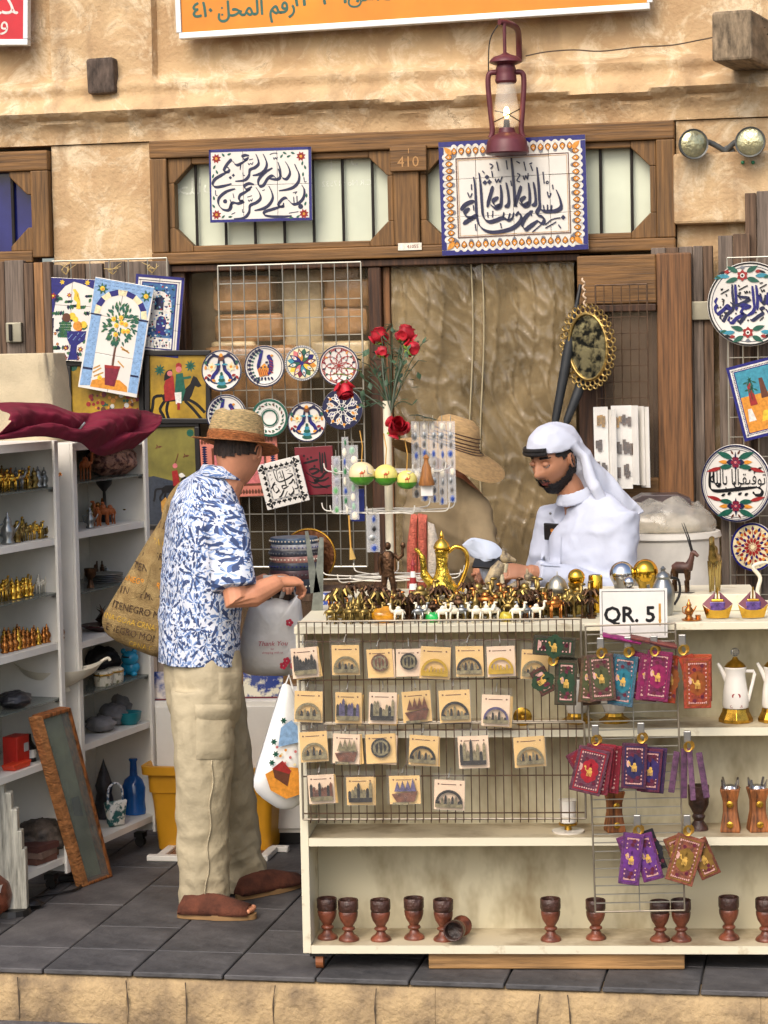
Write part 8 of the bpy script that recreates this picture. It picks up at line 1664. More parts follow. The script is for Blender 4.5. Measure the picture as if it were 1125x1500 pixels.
# shirt
def leafy():
 m = bpy.data.materials.new('floral_shirt'); m.use_nodes = True; n = m.node_tree; L = n.links.new; bs = n.nodes['Principled BSDF']; bs.inputs['Roughness'].default_value = .75
 tc = n.nodes.new('ShaderNodeTexCoord'); sp_ = n.nodes.new('ShaderNodeSeparateXYZ'); L(tc.outputs['Object'], sp_.inputs[0])
 def mth(op, a, c=None):
  q = n.nodes.new('ShaderNodeMath'); q.operation = op
  for i, v in enumerate((a, c)):
   if v is None: continue
   if isinstance(v, (int, float)): q.inputs[i].default_value = v
   else: L(v, q.inputs[i])
  return q.outputs[0]
 ang = mth('MULTIPLY', mth('ARCTAN2', mth('SUBTRACT', sp_.outputs[1], 0.0), mth('ADD', sp_.outputs[0], .0)), .19)
 cb_ = n.nodes.new('ShaderNodeCombineXYZ'); L(ang, cb_.inputs[0]); L(sp_.outputs[2], cb_.inputs[1])
 nd = n.nodes.new('ShaderNodeTexNoise'); nd.inputs['Scale'].default_value = 16; L(cb_.outputs[0], nd.inputs[0])
 def burst(scale, petals, off, sharp, seed):
  mp = n.nodes.new('ShaderNodeMapping'); mp.inputs['Location'].default_value = (seed, seed * 1.7, 0); L(cb_.outputs[0], mp.inputs[0])
  mpn = n.nodes.new('ShaderNodeMix'); mpn.data_type = 'RGBA'; mpn.blend_type = 'LINEAR_LIGHT'; mpn.inputs['Factor'].default_value = .012; L(mp.outputs[0], mpn.inputs['A']); L(nd.outputs['Color'], mpn.inputs['B'])
  v = n.nodes.new('ShaderNodeTexVoronoi'); v.voronoi_dimensions = '2D'; v.inputs['Scale'].default_value = scale; L(mpn.outputs['Result'], v.inputs['Vector'])
  sc_ = n.nodes.new('ShaderNodeVectorMath'); sc_.operation = 'SUBTRACT'; L(mpn.outputs['Result'], sc_.inputs[0]); L(v.outputs['Position'], sc_.inputs[1])
  s2 = n.nodes.new('ShaderNodeSeparateXYZ'); L(sc_.outputs[0], s2.inputs[0]); a = mth('ARCTAN2', s2.outputs[1], s2.outputs[0])
  wv = mth('ABSOLUTE', mth('COSINE', mth('ADD', mth('MULTIPLY', a, petals), mth('MULTIPLY', nd.outputs['Fac'], 3.0))))
  r = v.outputs['Distance']
  lim = mth('MULTIPLY', mth('POWER', wv, sharp), off); hole = mth('GREATER_THAN', r, .09)
  return mth('MULTIPLY', mth('LESS_THAN', r, lim), hole)
 A = burst(8.5, 5.5, .82, 2.4, .3); B = burst(15, 3.5, .75, 3.2, 2.1); C_ = burst(26, 2.5, .6, 3, 5.2)
 nz2 = n.nodes.new('ShaderNodeTexNoise'); nz2.inputs['Scale'].default_value = 42; nz2.inputs['Detail'].default_value = 4; L(cb_.outputs[0], nz2.inputs[0])
 brk = mth('GREATER_THAN', nz2.outputs['Fac'], .46)
 m1 = n.nodes.new('ShaderNodeMix'); m1.data_type = 'RGBA'; m1.inputs['A'].default_value = lin((212, 216, 226)); m1.inputs['B'].default_value = lin((128, 158, 204)); L(mth('MULTIPLY', C_, .8), m1.inputs['Factor'])
 m2 = n.nodes.new('ShaderNodeMix'); m2.data_type = 'RGBA'; m2.inputs['B'].default_value = lin((88, 116, 166)); L(m1.outputs['Result'], m2.inputs['A']); L(mth('MULTIPLY', B, brk), m2.inputs['Factor'])
 m3 = n.nodes.new('ShaderNodeMix'); m3.data_type = 'RGBA'; m3.inputs['B'].default_value = lin((52, 68, 108)); L(m2.outputs['Result'], m3.inputs['A']); L(mth('MULTIPLY', A, brk), m3.inputs['Factor'])
 L(m3.outputs['Result'], bs.inputs['Base Color']); return m
m_shirt = leafy()
b = MB()
def ring_t(pts):                                  # torso loft: (px, py, D, front-back, side)
 b.tube([j(p[0], p[1], p[2]) for p in pts], [(p[3], p[4]) for p in pts], 28, up=(0, 1, 0))
ring_t([(291, 972, 7.97, .143, .185), (291, 955, 7.97, .143, .186), (292, 915, 7.97, .138, .182), (294, 870, 7.97, .134, .18), (296, 820, 7.97, .132, .185), (299, 775, 7.97, .128, .19), (303, 745, 7.97, .12, .185), (310, 722, 7.97, .1, .15), (320, 705, 7.97, .075, .095), (326, 694, 7.97, .066, .07)])
for s_, e_ in ((shR, elR), (shL, elL)):
 up_ = (s_ - V((0, 0, 0))); mid = s_.lerp(e_, .55); end = s_.lerp(e_, .86)
 b.tube([s_ + V((0, (.05 if s_ is shR else -.05), .012)), s_, mid, end], [(.05, .05), (.075, .072), (.076, .074), (.08, .078)], 20)
me = solid(b, .007, 6)
def shirt_w(c, n):
 return .0065 * nz(c.x * 9 + 3, c.y * 9, c.z * 5) - .013 * abs(nz(c.x * 7 + c.z * 6, c.y * 7, c.z * 5 + 2)) + .006 * nz(c.x * 5, c.y * 6, c.z * 16 + n.x) * (1 if c.z < 1.25 else .4) + .003 * nz(c.x * 22, c.y * 20, c.z * 30)
push(me, shirt_w); SH = put(me, 'shirt', m_shirt, CUS)
b = MB(); cpts = [j(326, 694, 7.97) + V((.072 * cos(a) + .0, .074 * sin(a), .004 + .012 * cos(a) * -1)) for a in [2 * pi * i / 24 for i in range(25)]]
b.tube(cpts, [(.008, .024)] * 25, 8, cap=False, up=(0, 0, 1)); put(solid(b, .004, 3), 'collar', m_shirt, CUS)
# trousers
m_khaki = M('khaki_cotton', (182, 169, 140), .85, var=.1, scale=7, bump=.6, bscale=26)
b = MB()
b.tube([j(297, 945, 7.97), j(298, 985, 7.97), j(300, 1030, 7.97), j(301, 1065, 7.97)], [(.125, .165), (.132, .175), (.13, .17), (.1, .14)], 24, up=(0, 1, 0))
b.tube([j(296, 1010, 7.9), j(298, 1090, 7.89), j(298, 1160, 7.9), j(298, 1240, 7.93), j(300, 1300, 7.95), j(301, 1330, 7.95)], [(.118, .1), (.112, .1), (.1, .095), (.094, .09), (.096, .09), (.1, .092)], 22, up=(0, 1, 0))
b.tube([j(312, 1010, 8.05), j(325, 1090, 8.1), j(337, 1160, 8.16), j(348, 1230, 8.22), j(356, 1280, 8.25), j(359, 1303, 8.25)], [(.115, .1), (.106, .1), (.094, .09), (.088, .086), (.09, .086), (.094, .088)], 22, up=(0, 1, 0))
me = solid(b, .007, 5)
def tr_w(c, n):
 z = c.z; w_ = .009 * nz(c.x * 13 + z * 3, c.y * 13 + 9, z * 4) - .008 * abs(nz(c.x * 9 - z * 5, c.y * 9, z * 7 + 4)) + .003 * nz(c.x * 20, c.y * 20, z * 18)
 lo_ = max(0, 1 - z / .5)
 return w_ + (.012 * nz(c.x * 9 + z * 6, c.y * 9, z * 13) - .012 * abs(nz(c.x * 7 - z * 9, c.y * 7, z * 15))) * lo_ + .003 * sin(z * 55 + 14 * n.x + 6 * nz(c.x * 5, c.y * 5, z * 4)) * (G(z - .62, .12) + .7 * lo_) * .8
push(me, tr_w); TRO = put(me, 'trousers', m_khaki, CUS)
# pocket on the near thigh, seam
pk = j(312, 1062, 7.76); b = MB()
def on_leg(px, py): return j(px, py, 7.775 + .0006 * abs(px - 305))
grid_ = [[on_leg(288 + 56 * u_ / 6, 1052 + 60 * v_ / 8) for u_ in range(7)] for v_ in range(9)]
vs = [p for r in grid_ for p in r]; fs = [(a * 7 + c, a * 7 + c + 1, (a + 1) * 7 + c + 1, (a + 1) * 7 + c) for a in range(8) for c in range(6)]
def leg_surface(px, py, off=.006):                # point on the trousers seen at that pixel
 o_ = MRt @ (CAMP - Bm); d_ = MRt @ ray(px, py); d_.normalize()
 ok, co, no, _ = TRO.ray_cast(o_, d_); return (co - d_ * off) if ok else None
TMP.collection.objects.link(TRO); TMP.view_layers[0].update()
def cloth_patch(name, px0, px1, py0, py1, th, nx=8, ny=8, flap=0):
 vs = []; fs = []
 for a in range(ny + 1):
  for c in range(nx + 1):
   px, py = px0 + (px1 - px0) * c / nx, py0 + (py1 - py0) * a / ny + (flap * (1 - abs(c / nx - .5) * 2) if a == ny else 0)
   p = leg_surface(px, py, th * (1 if 0 < a < ny and 0 < c < nx else .3)); vs.append(p if p is not None else j(px, py, 7.8))
 fs = [(a * (nx + 1) + c, a * (nx + 1) + c + 1, (a + 1) * (nx + 1) + c + 1, (a + 1) * (nx + 1) + c) for a in range(ny) for c in range(nx)]
 put(MB().add(vs, fs).mesh(name), name, m_khaki, CUS)
cloth_patch('cargo_pocket', 287, 343, 1050, 1112, .014); cloth_patch('pocket_flap', 286, 345, 1032, 1054, .019, 8, 4, 5); cloth_patch('hip_pocket', 320, 352, 985, 1024, .007)
b = MB(); pts = [leg_surface(312 - (py - 1112) * .05 + 2 * sin(py * .1), py, .003) for py in range(1114, 1318, 8)]; b.tube([p for p in pts if p is not None], .0028, 5); put(b.mesh('seam'), 'seam', m_khaki, CUS)
TMP.collection.objects.unlink(TRO)
# shoes
m_suede = M('brown_suede', (92, 50, 34), .9, var=.3, scale=20, bump=.3, bscale=150); m_sole = M('crepe_sole', (150, 116, 76), .7)
def shoe(heel, toe):
 d = (toe - heel); d.z = 0; L = d.length; d.normalize(); s_ = d.cross(V((0, 0, 1))); b = MB()
 secs = []
 for u_, w_, h_ in ((-.03, .026, .03), (.04, .036, .062), (.3, .04, .076), (.55, .046, .066), (.78, .049, .046), (.93, .043, .034)):
  c = heel + d * L * u_; secs.append([c + s_ * (w_ * cos(a)) + V((0, 0, .0 + max(0, h_ * sin(a)))) for a in [pi * q / 12 for q in range(13)]])
 vs = [p for r in secs for p in r]; fs = [(i * 13 + q, i * 13 + q + 1, (i + 1) * 13 + q + 1, (i + 1) * 13 + q) for i in range(5) for q in range(12)] + [tuple(range(13))]
 o = MB().add(vs, fs).build('shoe', m_suede, CUS, smooth=60); md = o.modifiers.new('s', 'SOLIDIFY'); md.thickness = .004; md.offset = 1
 out = []
 for q in range(28):
  a = 2 * pi * q / 28; u_ = .48 + .54 * cos(a); w_ = (.046 if cos(a) > 0 else .037) * (abs(sin(a)) ** .7) * (1 if sin(a) > 0 else -1); out.append(heel + d * L * u_ + s_ * w_)
 vs = [p + V((0, 0, -.016)) for p in out] + [p + V((0, 0, .002)) for p in out]; fs = [tuple(range(28))[::-1], tuple(range(28, 56))] + [(q, (q + 1) % 28, 28 + (q + 1) % 28, 28 + q) for q in range(28)]
 MB().add(vs, fs).build('sole', m_sole, o, smooth=40)
shoe(h1, t1); shoe(h2, t2)
# straw hat (worn: part of the dressed figure, but it can be lifted off)
m_straw = M('straw_weave', (232, 198, 140), .7, var=.3, scale=60, bump=1, bscale=180, stretch=(1, 1, 5)); m_strawd = M('rust_straw', (198, 124, 68), .7, var=.35, scale=60, bump=1, bscale=180, stretch=(1, 1, 5))
HT = thing('straw_hat', 'straw trilby hat with rust brim worn by the customer', 'hat', Bm + MRt.inverted() @ (HC + V((-.012, 0, .035))), (.06, .16, MY + .62)); prof = []
def weave(L, n_):
 out = []
 for i in range(len(L) - 1):
  for q in range(n_): t_ = q / n_; out.append((L[i][0] + (L[i + 1][0] - L[i][0]) * t_ + .0022 * abs(sin((i * n_ + q) * pi / 2)), L[i][1] + (L[i + 1][1] - L[i][1]) * t_))
 return out + [L[-1]]
dent = lambda a, i: 1
b = MB(); b.lathe(weave([(.101, 0), (.1, .03), (.094, .07), (.083, .1), (.06, .113), (.03, .108), (.0, .1)], 7), 48, cap=False, sx=1.1, sy=.92); b.v = [(x, y, z - .02 * G(y, .02) * (z > .085) * (1 if x > -.06 else .5) - .022 * G(x - .085, .04) * max(0, (z - .05) / .06) * G(abs(y) - .05, .03)) for x, y, z in b.v]
b.build('crown', m_straw, HT, smooth=70)
b = MB(); b.lathe(weave([(.1, .034), (.1035, .02), (.1025, .002)], 5), 48, cap=False, sx=1.1, sy=.92); b.build('band', m_strawd, HT, smooth=70)
b = MB(); b.lathe(weave([(.1, .003), (.13, -.002), (.158, -.004)], 9) + [(.159, -.007), (.1, -.003)], 48, cap=False, sx=1.04, sy=.94); b.v = [(x, y, z - .02 * (x / .14) * (x > 0) + .006 * (abs(y) / .13) ** 2) for x, y, z in b.v]; b.build('brim', m_strawd, HT, smooth=70)
# woven shoulder bag with lettering
m_burl = M('burlap', (172, 146, 96), .9, var=.3, scale=30, bump=.8, bscale=260, col2=(128, 102, 62)); BPX = [(246, 738), (236, 760), (214, 795), (186, 842), (160, 885), (150, 905), (153, 924), (172, 940), (202, 953), (232, 963), (250, 955), (262, 920), (264, 860), (262, 800), (256, 755)]
bD = 8.1; bc = P(215, 870, bD); SBG = thing('shoulder_bag', 'burlap shoulder bag printed with rows of MONTENEGRO lettering', 'bag', bc, 0); pts = [((P(x, y, bD) - bc).x, (P(x, y, bD) - bc).z) for x, y in BPX]; pts = [tuple(p) for p in smooth(pts + [pts[0]], 3)[:-1]]
LV = ((1, 0), (.96, .35), (.88, .6), (.75, .8), (.55, .93), (.3, 1), (.1, 1)); pillow(pts, .085, lv=LV, wr=.012, seed=4).build('bag_body', m_burl, SBG, smooth=70)
cx_ = sum(p[0] for p in pts) / len(pts); cz_ = sum(p[1] for p in pts) / len(pts)
def bag_y(x, z):
 a = atan2(z - cz_, x - cx_); r = sqrt((x - cx_) ** 2 + (z - cz_) ** 2); best = None; n = len(pts)
 for i in range(n):
  p, q = pts[i], pts[(i + 1) % n]; a0 = atan2(p[1] - cz_, p[0] - cx_); a1 = atan2(q[1] - cz_, q[0] - cx_); dl = (a1 - a0 + pi) % (2 * pi) - pi; t_ = ((a - a0 + pi) % (2 * pi) - pi) / dl if abs(dl) > 1e-9 else 0
  if 0 <= t_ <= 1: best = sqrt((p[0] - cx_) ** 2 + (p[1] - cz_) ** 2) * (1 - t_) + sqrt((q[0] - cx_) ** 2 + (q[1] - cz_) ** 2) * t_
 k = r / (best or 1)
 if k > .97: return None
 for (k0, h0), (k1, h1_) in zip(LV, LV[1:]):
  if k1 <= k <= k0: h = h0 + (h1_ - h0) * (k0 - k) / (k0 - k1); return -.085 * h - .012 * nz(x * 14 + 4, z * 10, -3) - .004
 return -.089
b = MB(); rows = (('MONTENEGRO', 745, 1), ('OF MONTENEGRO', 770, 1), ('CRNA GORA CRNA GORA', 792, 2), ('MONTENEGRO MONTE', 812, 1), ('MONTENEGRO MON', 832, 1), ('MONTENEGRO CRNA GORA', 850, 3), ('ORGENETNOM MONTENEGRO', 868, 1), ('MONTENEGRO MONTE', 890, 1), ('CRNA GORA CRNA GORA', 908, 2), ('MONTENEGRO MONTENEGRO', 926, 1), ('CRNA GORA', 945, 2))
for s_, y, mi in rows:
 k = (P(215, y, bD) - bc).z; tmp = MB(); tmp.text(s_, .037 if mi == 1 else .03, (P({745: 250, 770: 246, 792: 238, 812: 232, 832: 225, 850: 218, 868: 212, 890: 204, 908: 202, 926: 204, 945: 218}[y], y, bD) - bc).x, k - .012, 0, 0, rot=-.26, sx=.8); keep = {}
 for i, (x, _, z) in enumerate(tmp.v):
  yy = bag_y(x, z)
  if yy is not None: keep[i] = len(b.v); b.v.append((x, yy, z))
 for f in tmp.f:
  if all(i in keep for i in f): b.f.append(tuple(keep[i] for i in f)); b.m.append({1: 0, 2: 1, 3: 2}[mi])
b.build('lettering', [M('bag_ink', (66, 46, 34), .9), M('bag_yellow', (206, 164, 60), .9), M('bag_orange', (220, 140, 36), .9)], SBG, kind='stuff')
MB().tube(smooth([tuple(P(x, y, d) - bc) for x, y, d in ((240, 790, 8.1), (246, 745, 8.12), (266, 712, 8.16), (300, 700, 8.14), (318, 725, 8.02), (300, 760, 8.2))], 5), [(.016, .005)] * 26, 8).build('strap', m_burl, SBG, smooth=60)
# slip of paper in the hands
o = MB().box((0, 0, 0), (.13, .004, .012)).build('pen', m_card, loc=P(410, 846, 7.98), rot=(0, .12, .5)); tag(o, 'thin white pen held between the customer hands', 'pen')
# ------------------------------------------------------------------ seller in white robe
SDp = 8.4; SY = radians(-148); Bs = V((P(858, 800, SDp).x, SDp, 0)); SRt = Matrix.Rotation(-SY, 3, 'Z')
def js(px, py, D): return SRt @ (P(px, py, D) - Bs)
SEL = thing('person', 'bearded seller in white robe and headscarf looking down behind the counter', 'person', Bs, SY)
SEL['label'] = 'person with black beard in white robe and white headscarf looking down'
HC = js(812, 674, 8.4); FY = radians(-138) - SY; HR = Matrix.Rotation(FY, 3, 'Z') @ Matrix.Rotation(.3, 3, 'Y') ; hs = 1.0
b = MB(); nb = js(845, 738, 8.42); b.tube([nb + V((0, 0, -.08)), nb, HC + HR @ V((-.025, 0, -.07)), HC + HR @ V((-.01, 0, .0))], [.04, .05, .056, .055], 14)
shL, elL, wrL = js(908, 762, 8.3), js(905, 868, 8.24), js(775, 838, 8.12)      # his left arm, nearer the camera
shR, elR, wrR = js(815, 755, 8.56), js(792, 868, 8.6), js(735, 842, 8.35)
b.tube([js(860, 930, 8.4), js(860, 860, 8.4), js(862, 790, 8.4), nb], [(.09, .12), (.09, .12), (.06, .1), (.04, .04)], 14)
for a_, c_, d_ in ((shL, elL, wrL), (shR, elR, wrR)): b.tube([a_, c_, c_.lerp(d_, .4), d_], [.036, .036, .036, .029], 12)
b.tube([js(850, 930, 8.4), js(850, 1100, 8.4), V((.0, .1, .05))], [.09, .06, .04], 10); b.tube([js(866, 930, 8.4), js(866, 1100, 8.4), V((0, -.1, .05))], [.09, .06, .04], 10)
hand(b, wrL, js(735, 836, 8.1) - wrL, js(775, 800, 8.0) - wrL, .55, .95, -1); hand(b, wrR, js(708, 835, 8.25) - wrR, V((0, 0, 1)), .6, .95, 1)
me = solid(b, .0036, 2); hb = MB(); head(hb, HC, HR, hs, (0, 1, 2), 96, 80); ear(hb, HC, HR, 1, hs); ear(hb, HC, HR, -1, hs)
for s_ in (-1, 1):
 c = V((.0775, s_ * .031, .011)); hb.sph(HC + HR @ c, (.0125, .0145, .0115), 14, 10, 3)
 hb.sph(HC + HR @ (c + V((.0014, 0, .0012))), (.0129, .0154, .0112), 14, 10, 0); hb.tube([HC + HR @ (c + V((.0125 - .9 * q * q * 30 * .001, q * .014, -.0042 - .002 * q * q))) for q in (-1, -.5, 0, .5, 1)], .0015, 6, 2)
put(me, 'body', [m_skin2, m_lip, m_bhair, M('eye_white', (214, 206, 196), .2, var=.03)], SEL, extra=hb)
def beard_mask(c):
 c = c + V((0, 0, .007 * nz(c.x * 150, c.y * 150, c.z * 90) + .004 * nz(c.x * 400, c.y * 400, c.z * 300)))
 if c.x > .045 and abs(c.y) < .022 and -.0735 < c.z < -.0535: return False
 side = c.z < -.028 - .035 * max(0, min(1, (c.x - .0) / .06)) + .04 * max(0, min(1, (.035 - c.x) / .05)) and c.x > -.012
 mous = c.x > .06 and abs(c.y) < .034 and -.055 < c.z < -.0445
 return (side and c.z > -.125) or mous
hb = MB(); head(hb, HC, HR, hs, (0, 0, 0), 110, 96, mask=beard_mask, grow=.0085, seed=3); put(hb.mesh('beard'), 'beard', m_bhair, SEL)
hb = MB(); head(hb, HC, HR, hs, (0, 0, 0), 90, 80, mask=lambda c: c.z > -.06 and (c.x < -.014 or (c.z > .03 and c.x < .05) or (c.x < .03 and c.z > .012)) and not (-.03 < c.x < .02 and c.z < .02 and c.z > -.035 and abs(c.y) > .06), grow=.005, seed=5); put(hb.mesh('hair'), 'hair', m_bhair, SEL)
# robe
m_robe = M('white_cotton', (188, 193, 208), .8, var=.04, scale=8, bump=.4, bscale=16)
b = MB()
b.tube([js(862, 1230, 8.4), js(862, 1000, 8.4), js(862, 900, 8.4), js(862, 850, 8.4), js(864, 810, 8.4), js(866, 780, 8.4), js(866, 757, 8.41), js(860, 742, 8.41), js(850, 728, 8.41)], [(.16, .22), (.15, .2), (.145, .195), (.142, .195), (.138, .2), (.13, .205), (.11, .185), (.09, .12), (.07, .074)], 28, up=(0, 1, 0))
for a_, c_, d_ in ((shL, elL, wrL), (shR, elR, wrR)):
 inw = (V((0, 0, 0)) - V((a_.x, a_.y, 0))) * .35
 b.tube([a_ + inw + V((0, 0, .0)), a_, a_.lerp(c_, .5), c_ + V((0, 0, -.005)), c_.lerp(d_, .5), c_.lerp(d_, .93)], [(.06, .06), (.077, .074), (.075, .073), (.072, .07), (.062, .06), (.052, .05)], 20)
me = solid(b, .007, 6)
push(me, lambda c, n: .009 * nz(c.x * 8, c.y * 8, c.z * 6) - .009 * abs(nz(c.x * 8 + c.z * 9, c.y * 8, c.z * 6)) - .006 * abs(nz(c.x * 16 - c.z * 12, c.y * 16, c.z * 9)) + .003 * nz(c.x * 26, c.y * 26, c.z * 30))
RB = put(me, 'robe', m_robe, SEL)
b = MB(); cc = js(846, 722, 8.41); b.tube([cc + V((.07 * cos(a), .072 * sin(a), .004 - .03 * cos(a))) for a in [2 * pi * i / 28 for i in range(29)]], [(.006, .026)] * 29, 8, cap=False, up=(0, 0, 1)); put(solid(b, .004, 3), 'collar', m_robe, SEL)
TMP.collection.objects.link(RB); TMP.view_layers[0].update()
def on_robe(px, py, off):
 o_ = SRt @ (CAMP - Bs); d_ = (SRt @ ray(px, py)).normalized(); ok, co, no, _ = RB.ray_cast(o_, d_); return (co - d_ * off) if ok else js(px, py, 8.25)
def robe_patch(name, q, th, mat, n=6, m=6):
 vs = []
 for a in range(m + 1):
  for c in range(n + 1):
   u_, v_ = c / n, a / m; x = (q[0][0] * (1 - u_) + q[1][0] * u_) * (1 - v_) + (q[3][0] * (1 - u_) + q[2][0] * u_) * v_; y = (q[0][1] * (1 - u_) + q[1][1] * u_) * (1 - v_) + (q[3][1] * (1 - u_) + q[2][1] * u_) * v_; vs.append(on_robe(x, y, th))
 put(MB().add(vs, [(a * (n + 1) + c, a * (n + 1) + c + 1, (a + 1) * (n + 1) + c + 1, (a + 1) * (n + 1) + c) for a in range(m) for c in range(n)]).mesh(name), name, mat, SEL)
robe_patch('chest_pocket', ((793, 784), (822, 786), (821, 830), (792, 828)), .006, m_robe)
p = on_robe(808, 779, .012); ph = thing('phone', 'black phone with orange picture peeking from the seller chest pocket', 'phone', Bs + SRt.inverted() @ p, (.12, .03, -.55)); k = 8.3 / F
MB().box((0, 0, 0), (25 * k, .009, 26 * k)).build('case', m_blk, ph, bev=.004); MB().box((5 * k, -.006, -1 * k), (10 * k, .003, 12 * k)).build('picture', M('orange_sticker', (206, 130, 50), .4, scale=200, col2=(60, 40, 30), thr=(.45, .5)), ph); MB().lathe([(0, 0), (3 * k, 0), (3 * k, .002), (0, .002)], 12, c=(-8 * k, -.0055, 4 * k), rot=Matrix.Rotation(pi / 2, 3, 'X')).build('camera_lens', m_iron, ph)
b = MB(); p = on_robe(806, 752, .003); b.sph(p, .005, 10, 6); put(b.mesh('button'), 'button', m_pew, SEL); TMP.collection.objects.unlink(RB)
# headscarf: cap and fall of cloth
m_ghut = M('white_scarf', (194, 198, 211), .7, var=.04, scale=9, bump=.15, bscale=250)
b = MB(); Rc = HR @ Matrix.Rotation(-.14, 3, 'Y'); cc = HC + HR @ V((-.016, 0, .05)); n, m = 40, 16; vs = []; fs = []
for i in range(m + 1):
 t = (pi * .54) * i / m
 for q in range(n):
  a = 2 * pi * q / n; d = V((sin(t) * cos(a), sin(t) * sin(a), cos(t))); rad = V((.116, .094, .09)); k = 1 + .035 * nz(d.x * 4, d.y * 4, d.z * 4) + (.07 * max(0, cos(a)) ** 3 * (i / m) ** 3)
  vs.append(cc + Rc @ V((d.x * rad.x * k, d.y * rad.y * k, d.z * rad.z * k + .004 * sin(5 * a) * (i / m))))
for i in range(m):
 for q in range(n): fs.append((i * n + q, (i + 1) * n + q, (i + 1) * n + (q + 1) % n, i * n + (q + 1) % n))
fs.append(tuple(m * n + q for q in range(n))); b.add(vs, fs)
dr = [(834, 656, 8.42), (850, 682, 8.44), (868, 708, 8.45), (888, 738, 8.46), (912, 772, 8.47)]
b.tube([js(*q) for q in dr], [(.06, .062), (.066, .055), (.076, .044), (.09, .034), (.1, .022)], 20, up=tuple(SRt @ V((0, 1, 0))))
b.tube([js(826, 640, 8.36), js(856, 668, 8.36), js(866, 705, 8.34), js(886, 740, 8.32), js(908, 768, 8.3)], [.026, .026, .024, .022, .012], 12)
me = solid(b, .005, 5); push(me, lambda c, n: .006 * nz(c.x * 9, c.y * 9, c.z * 9) - .014 * abs(nz(c.x * 11 + c.z * 6, c.y * 11, c.z * 5)) + .005 * sin((c.x + c.y * 1.3) * 60 + 5 * nz(c.x * 6, c.y * 6, c.z * 6)) * max(0, min(1, (1.62 - c.z) / .15)))
put(me, 'headscarf', m_ghut, SEL)
b = MB(); R0 = Rc;
for dz, rr_ in ((.004, .1165), (-.009, .119)): b.tube([cc + R0 @ V((rr_ * 1.03 * cos(a), rr_ * .83 * sin(a), -.0 + dz)) for a in [-1.0 + i * .08 for i in range(21)]], .0085, 8)
put(b.mesh('head_cord'), 'head_cord', m_bhair, SEL)
o = MB().box((0, 0, 0), (.14, .075, .008)).build('held_phone', m_blk, loc=P(722, 824, 8.16), rot=(.5, .05, -.25), bev=.003); tag(o, 'black phone held flat in the seller hands', 'phone')
# ------------------------------------------------------------------ third person behind the spinner rack, khaki jacket and wide hat
m_kj = M('olive_khaki', (140, 122, 92), .85, var=.12, scale=7, bump=.2, bscale=240); KD = 8.75; Bk = V((P(650, 800, KD).x, KD, 0))
KH = thing('person', 'x', 'person', Bk, 0); KH['label'] = 'person in khaki jacket and wide straw hat half hidden by the spinner rack'
jk = lambda px, py, D=KD: P(px, py, D) - Bk
b = MB(); b.tube([jk(652, 900), jk(652, 780), jk(654, 720), jk(658, 690), jk(662, 660)], [(.13, .1), (.14, .1), (.14, .09), (.055, .055), (.055, .055)], 16); b.sph(jk(664, 656), (.085, .095, .115), 18, 14); eK, wK = jk(703, 812, 8.6), jk(706, 848, 8.4)
b.tube([jk(690, 735, 8.7), eK, wK], [.05, .044, .03], 12); hand(b, wK, V((.2, -.6, .3)), V((.2, 0, 1)), .6, .95, 1)
for x in (640, 664): b.tube([jk(x, 900), jk(x, 1100), jk(x, 1225)], [.09, .06, .045], 10)
put(solid(b, .006, 4), 'body', m_skin, KH)
b = MB(); b.tube([jk(650, 1000), jk(650, 900), jk(650, 830), jk(651, 770), jk(654, 730), jk(658, 706), jk(662, 692)], [(.17, .13), (.165, .13), (.16, .125), (.17, .125), (.165, .115), (.11, .09), (.065, .065)], 24); b.tube([jk(676, 726, 8.72), jk(692, 745, 8.7), jk(702, 785, 8.64), jk(704, 815, 8.58), jk(706, 838, 8.46)], [.06, .072, .07, .066, .055], 18); b.tube([jk(625, 730, 8.8), jk(612, 760, 8.8), jk(608, 820, 8.76)], [.06, .07, .062], 16)
me = solid(b, .008, 5); push(me, lambda c, n: .01 * nz(c.x * 7, c.y * 7, c.z * 6) - .022 * abs(nz(c.x * 8 + c.z * 7, c.y * 8, c.z * 7)) + .004 * nz(c.x * 14, c.y * 14, c.z * 22)); put(me, 'jacket', m_kj, KH)
b = MB(); b.tube([jk(645, 960), jk(642, 1100), jk(640, 1225)], [(.15, .12), (.13, .11), (.12, .1)], 18); put(solid(b, .01, 4), 'skirt', m_umb, KH)
m_fh = M('natural_straw', (196, 160, 110), .75, var=.15, scale=40, bump=.8, bscale=200, stretch=(1, 1, 4)); HT = thing('wide_straw_hat', 'wide brimmed straw hat with dark stripes above the khaki jacket', 'hat', P(662, 655, 8.75) , (.1, .30, .2))
PR = [(.0, .12), (.05, .118), (.08, .1), (.095, .06), (.1, .03), (.11, .01), (.14, -.0), (.18, -.012), (.22, -.03), (.225, -.034), (.22, -.036), (.1, .0)]
wb = lambda a, i: 1 + (.05 * sin(2 * a + .5) if i > 5 else 0)
b = MB(); b.lathe(PR, 56, cap=False, wob=wb); b.v = [(x, y, z - .05 * max(0, (sqrt(x * x + y * y) - .11) / .11) * (.35 - .65 * sin(2 * atan2(y, x) + .4))) for x, y, z in b.v]; b.build('straw', m_fh, HT, smooth=70)
for i, (r, z) in enumerate(((.0965, .058), (.0995, .044), (.103, .03), (.1075, .018), (.1145, .0105), (.124, .0065))):
 b = MB(); b.lathe([(r, z - .002), (r + .0016, z), (r, z + .002)], 56, cap=False); b.v = [(x, y, z_ - .05 * max(0, (sqrt(x * x + y * y) - .11) / .11) * (.35 - .65 * sin(2 * atan2(y, x) + .4)) + .0015) for x, y, z_ in b.v]; b.build('dark_stripe', m_gobd, HT)
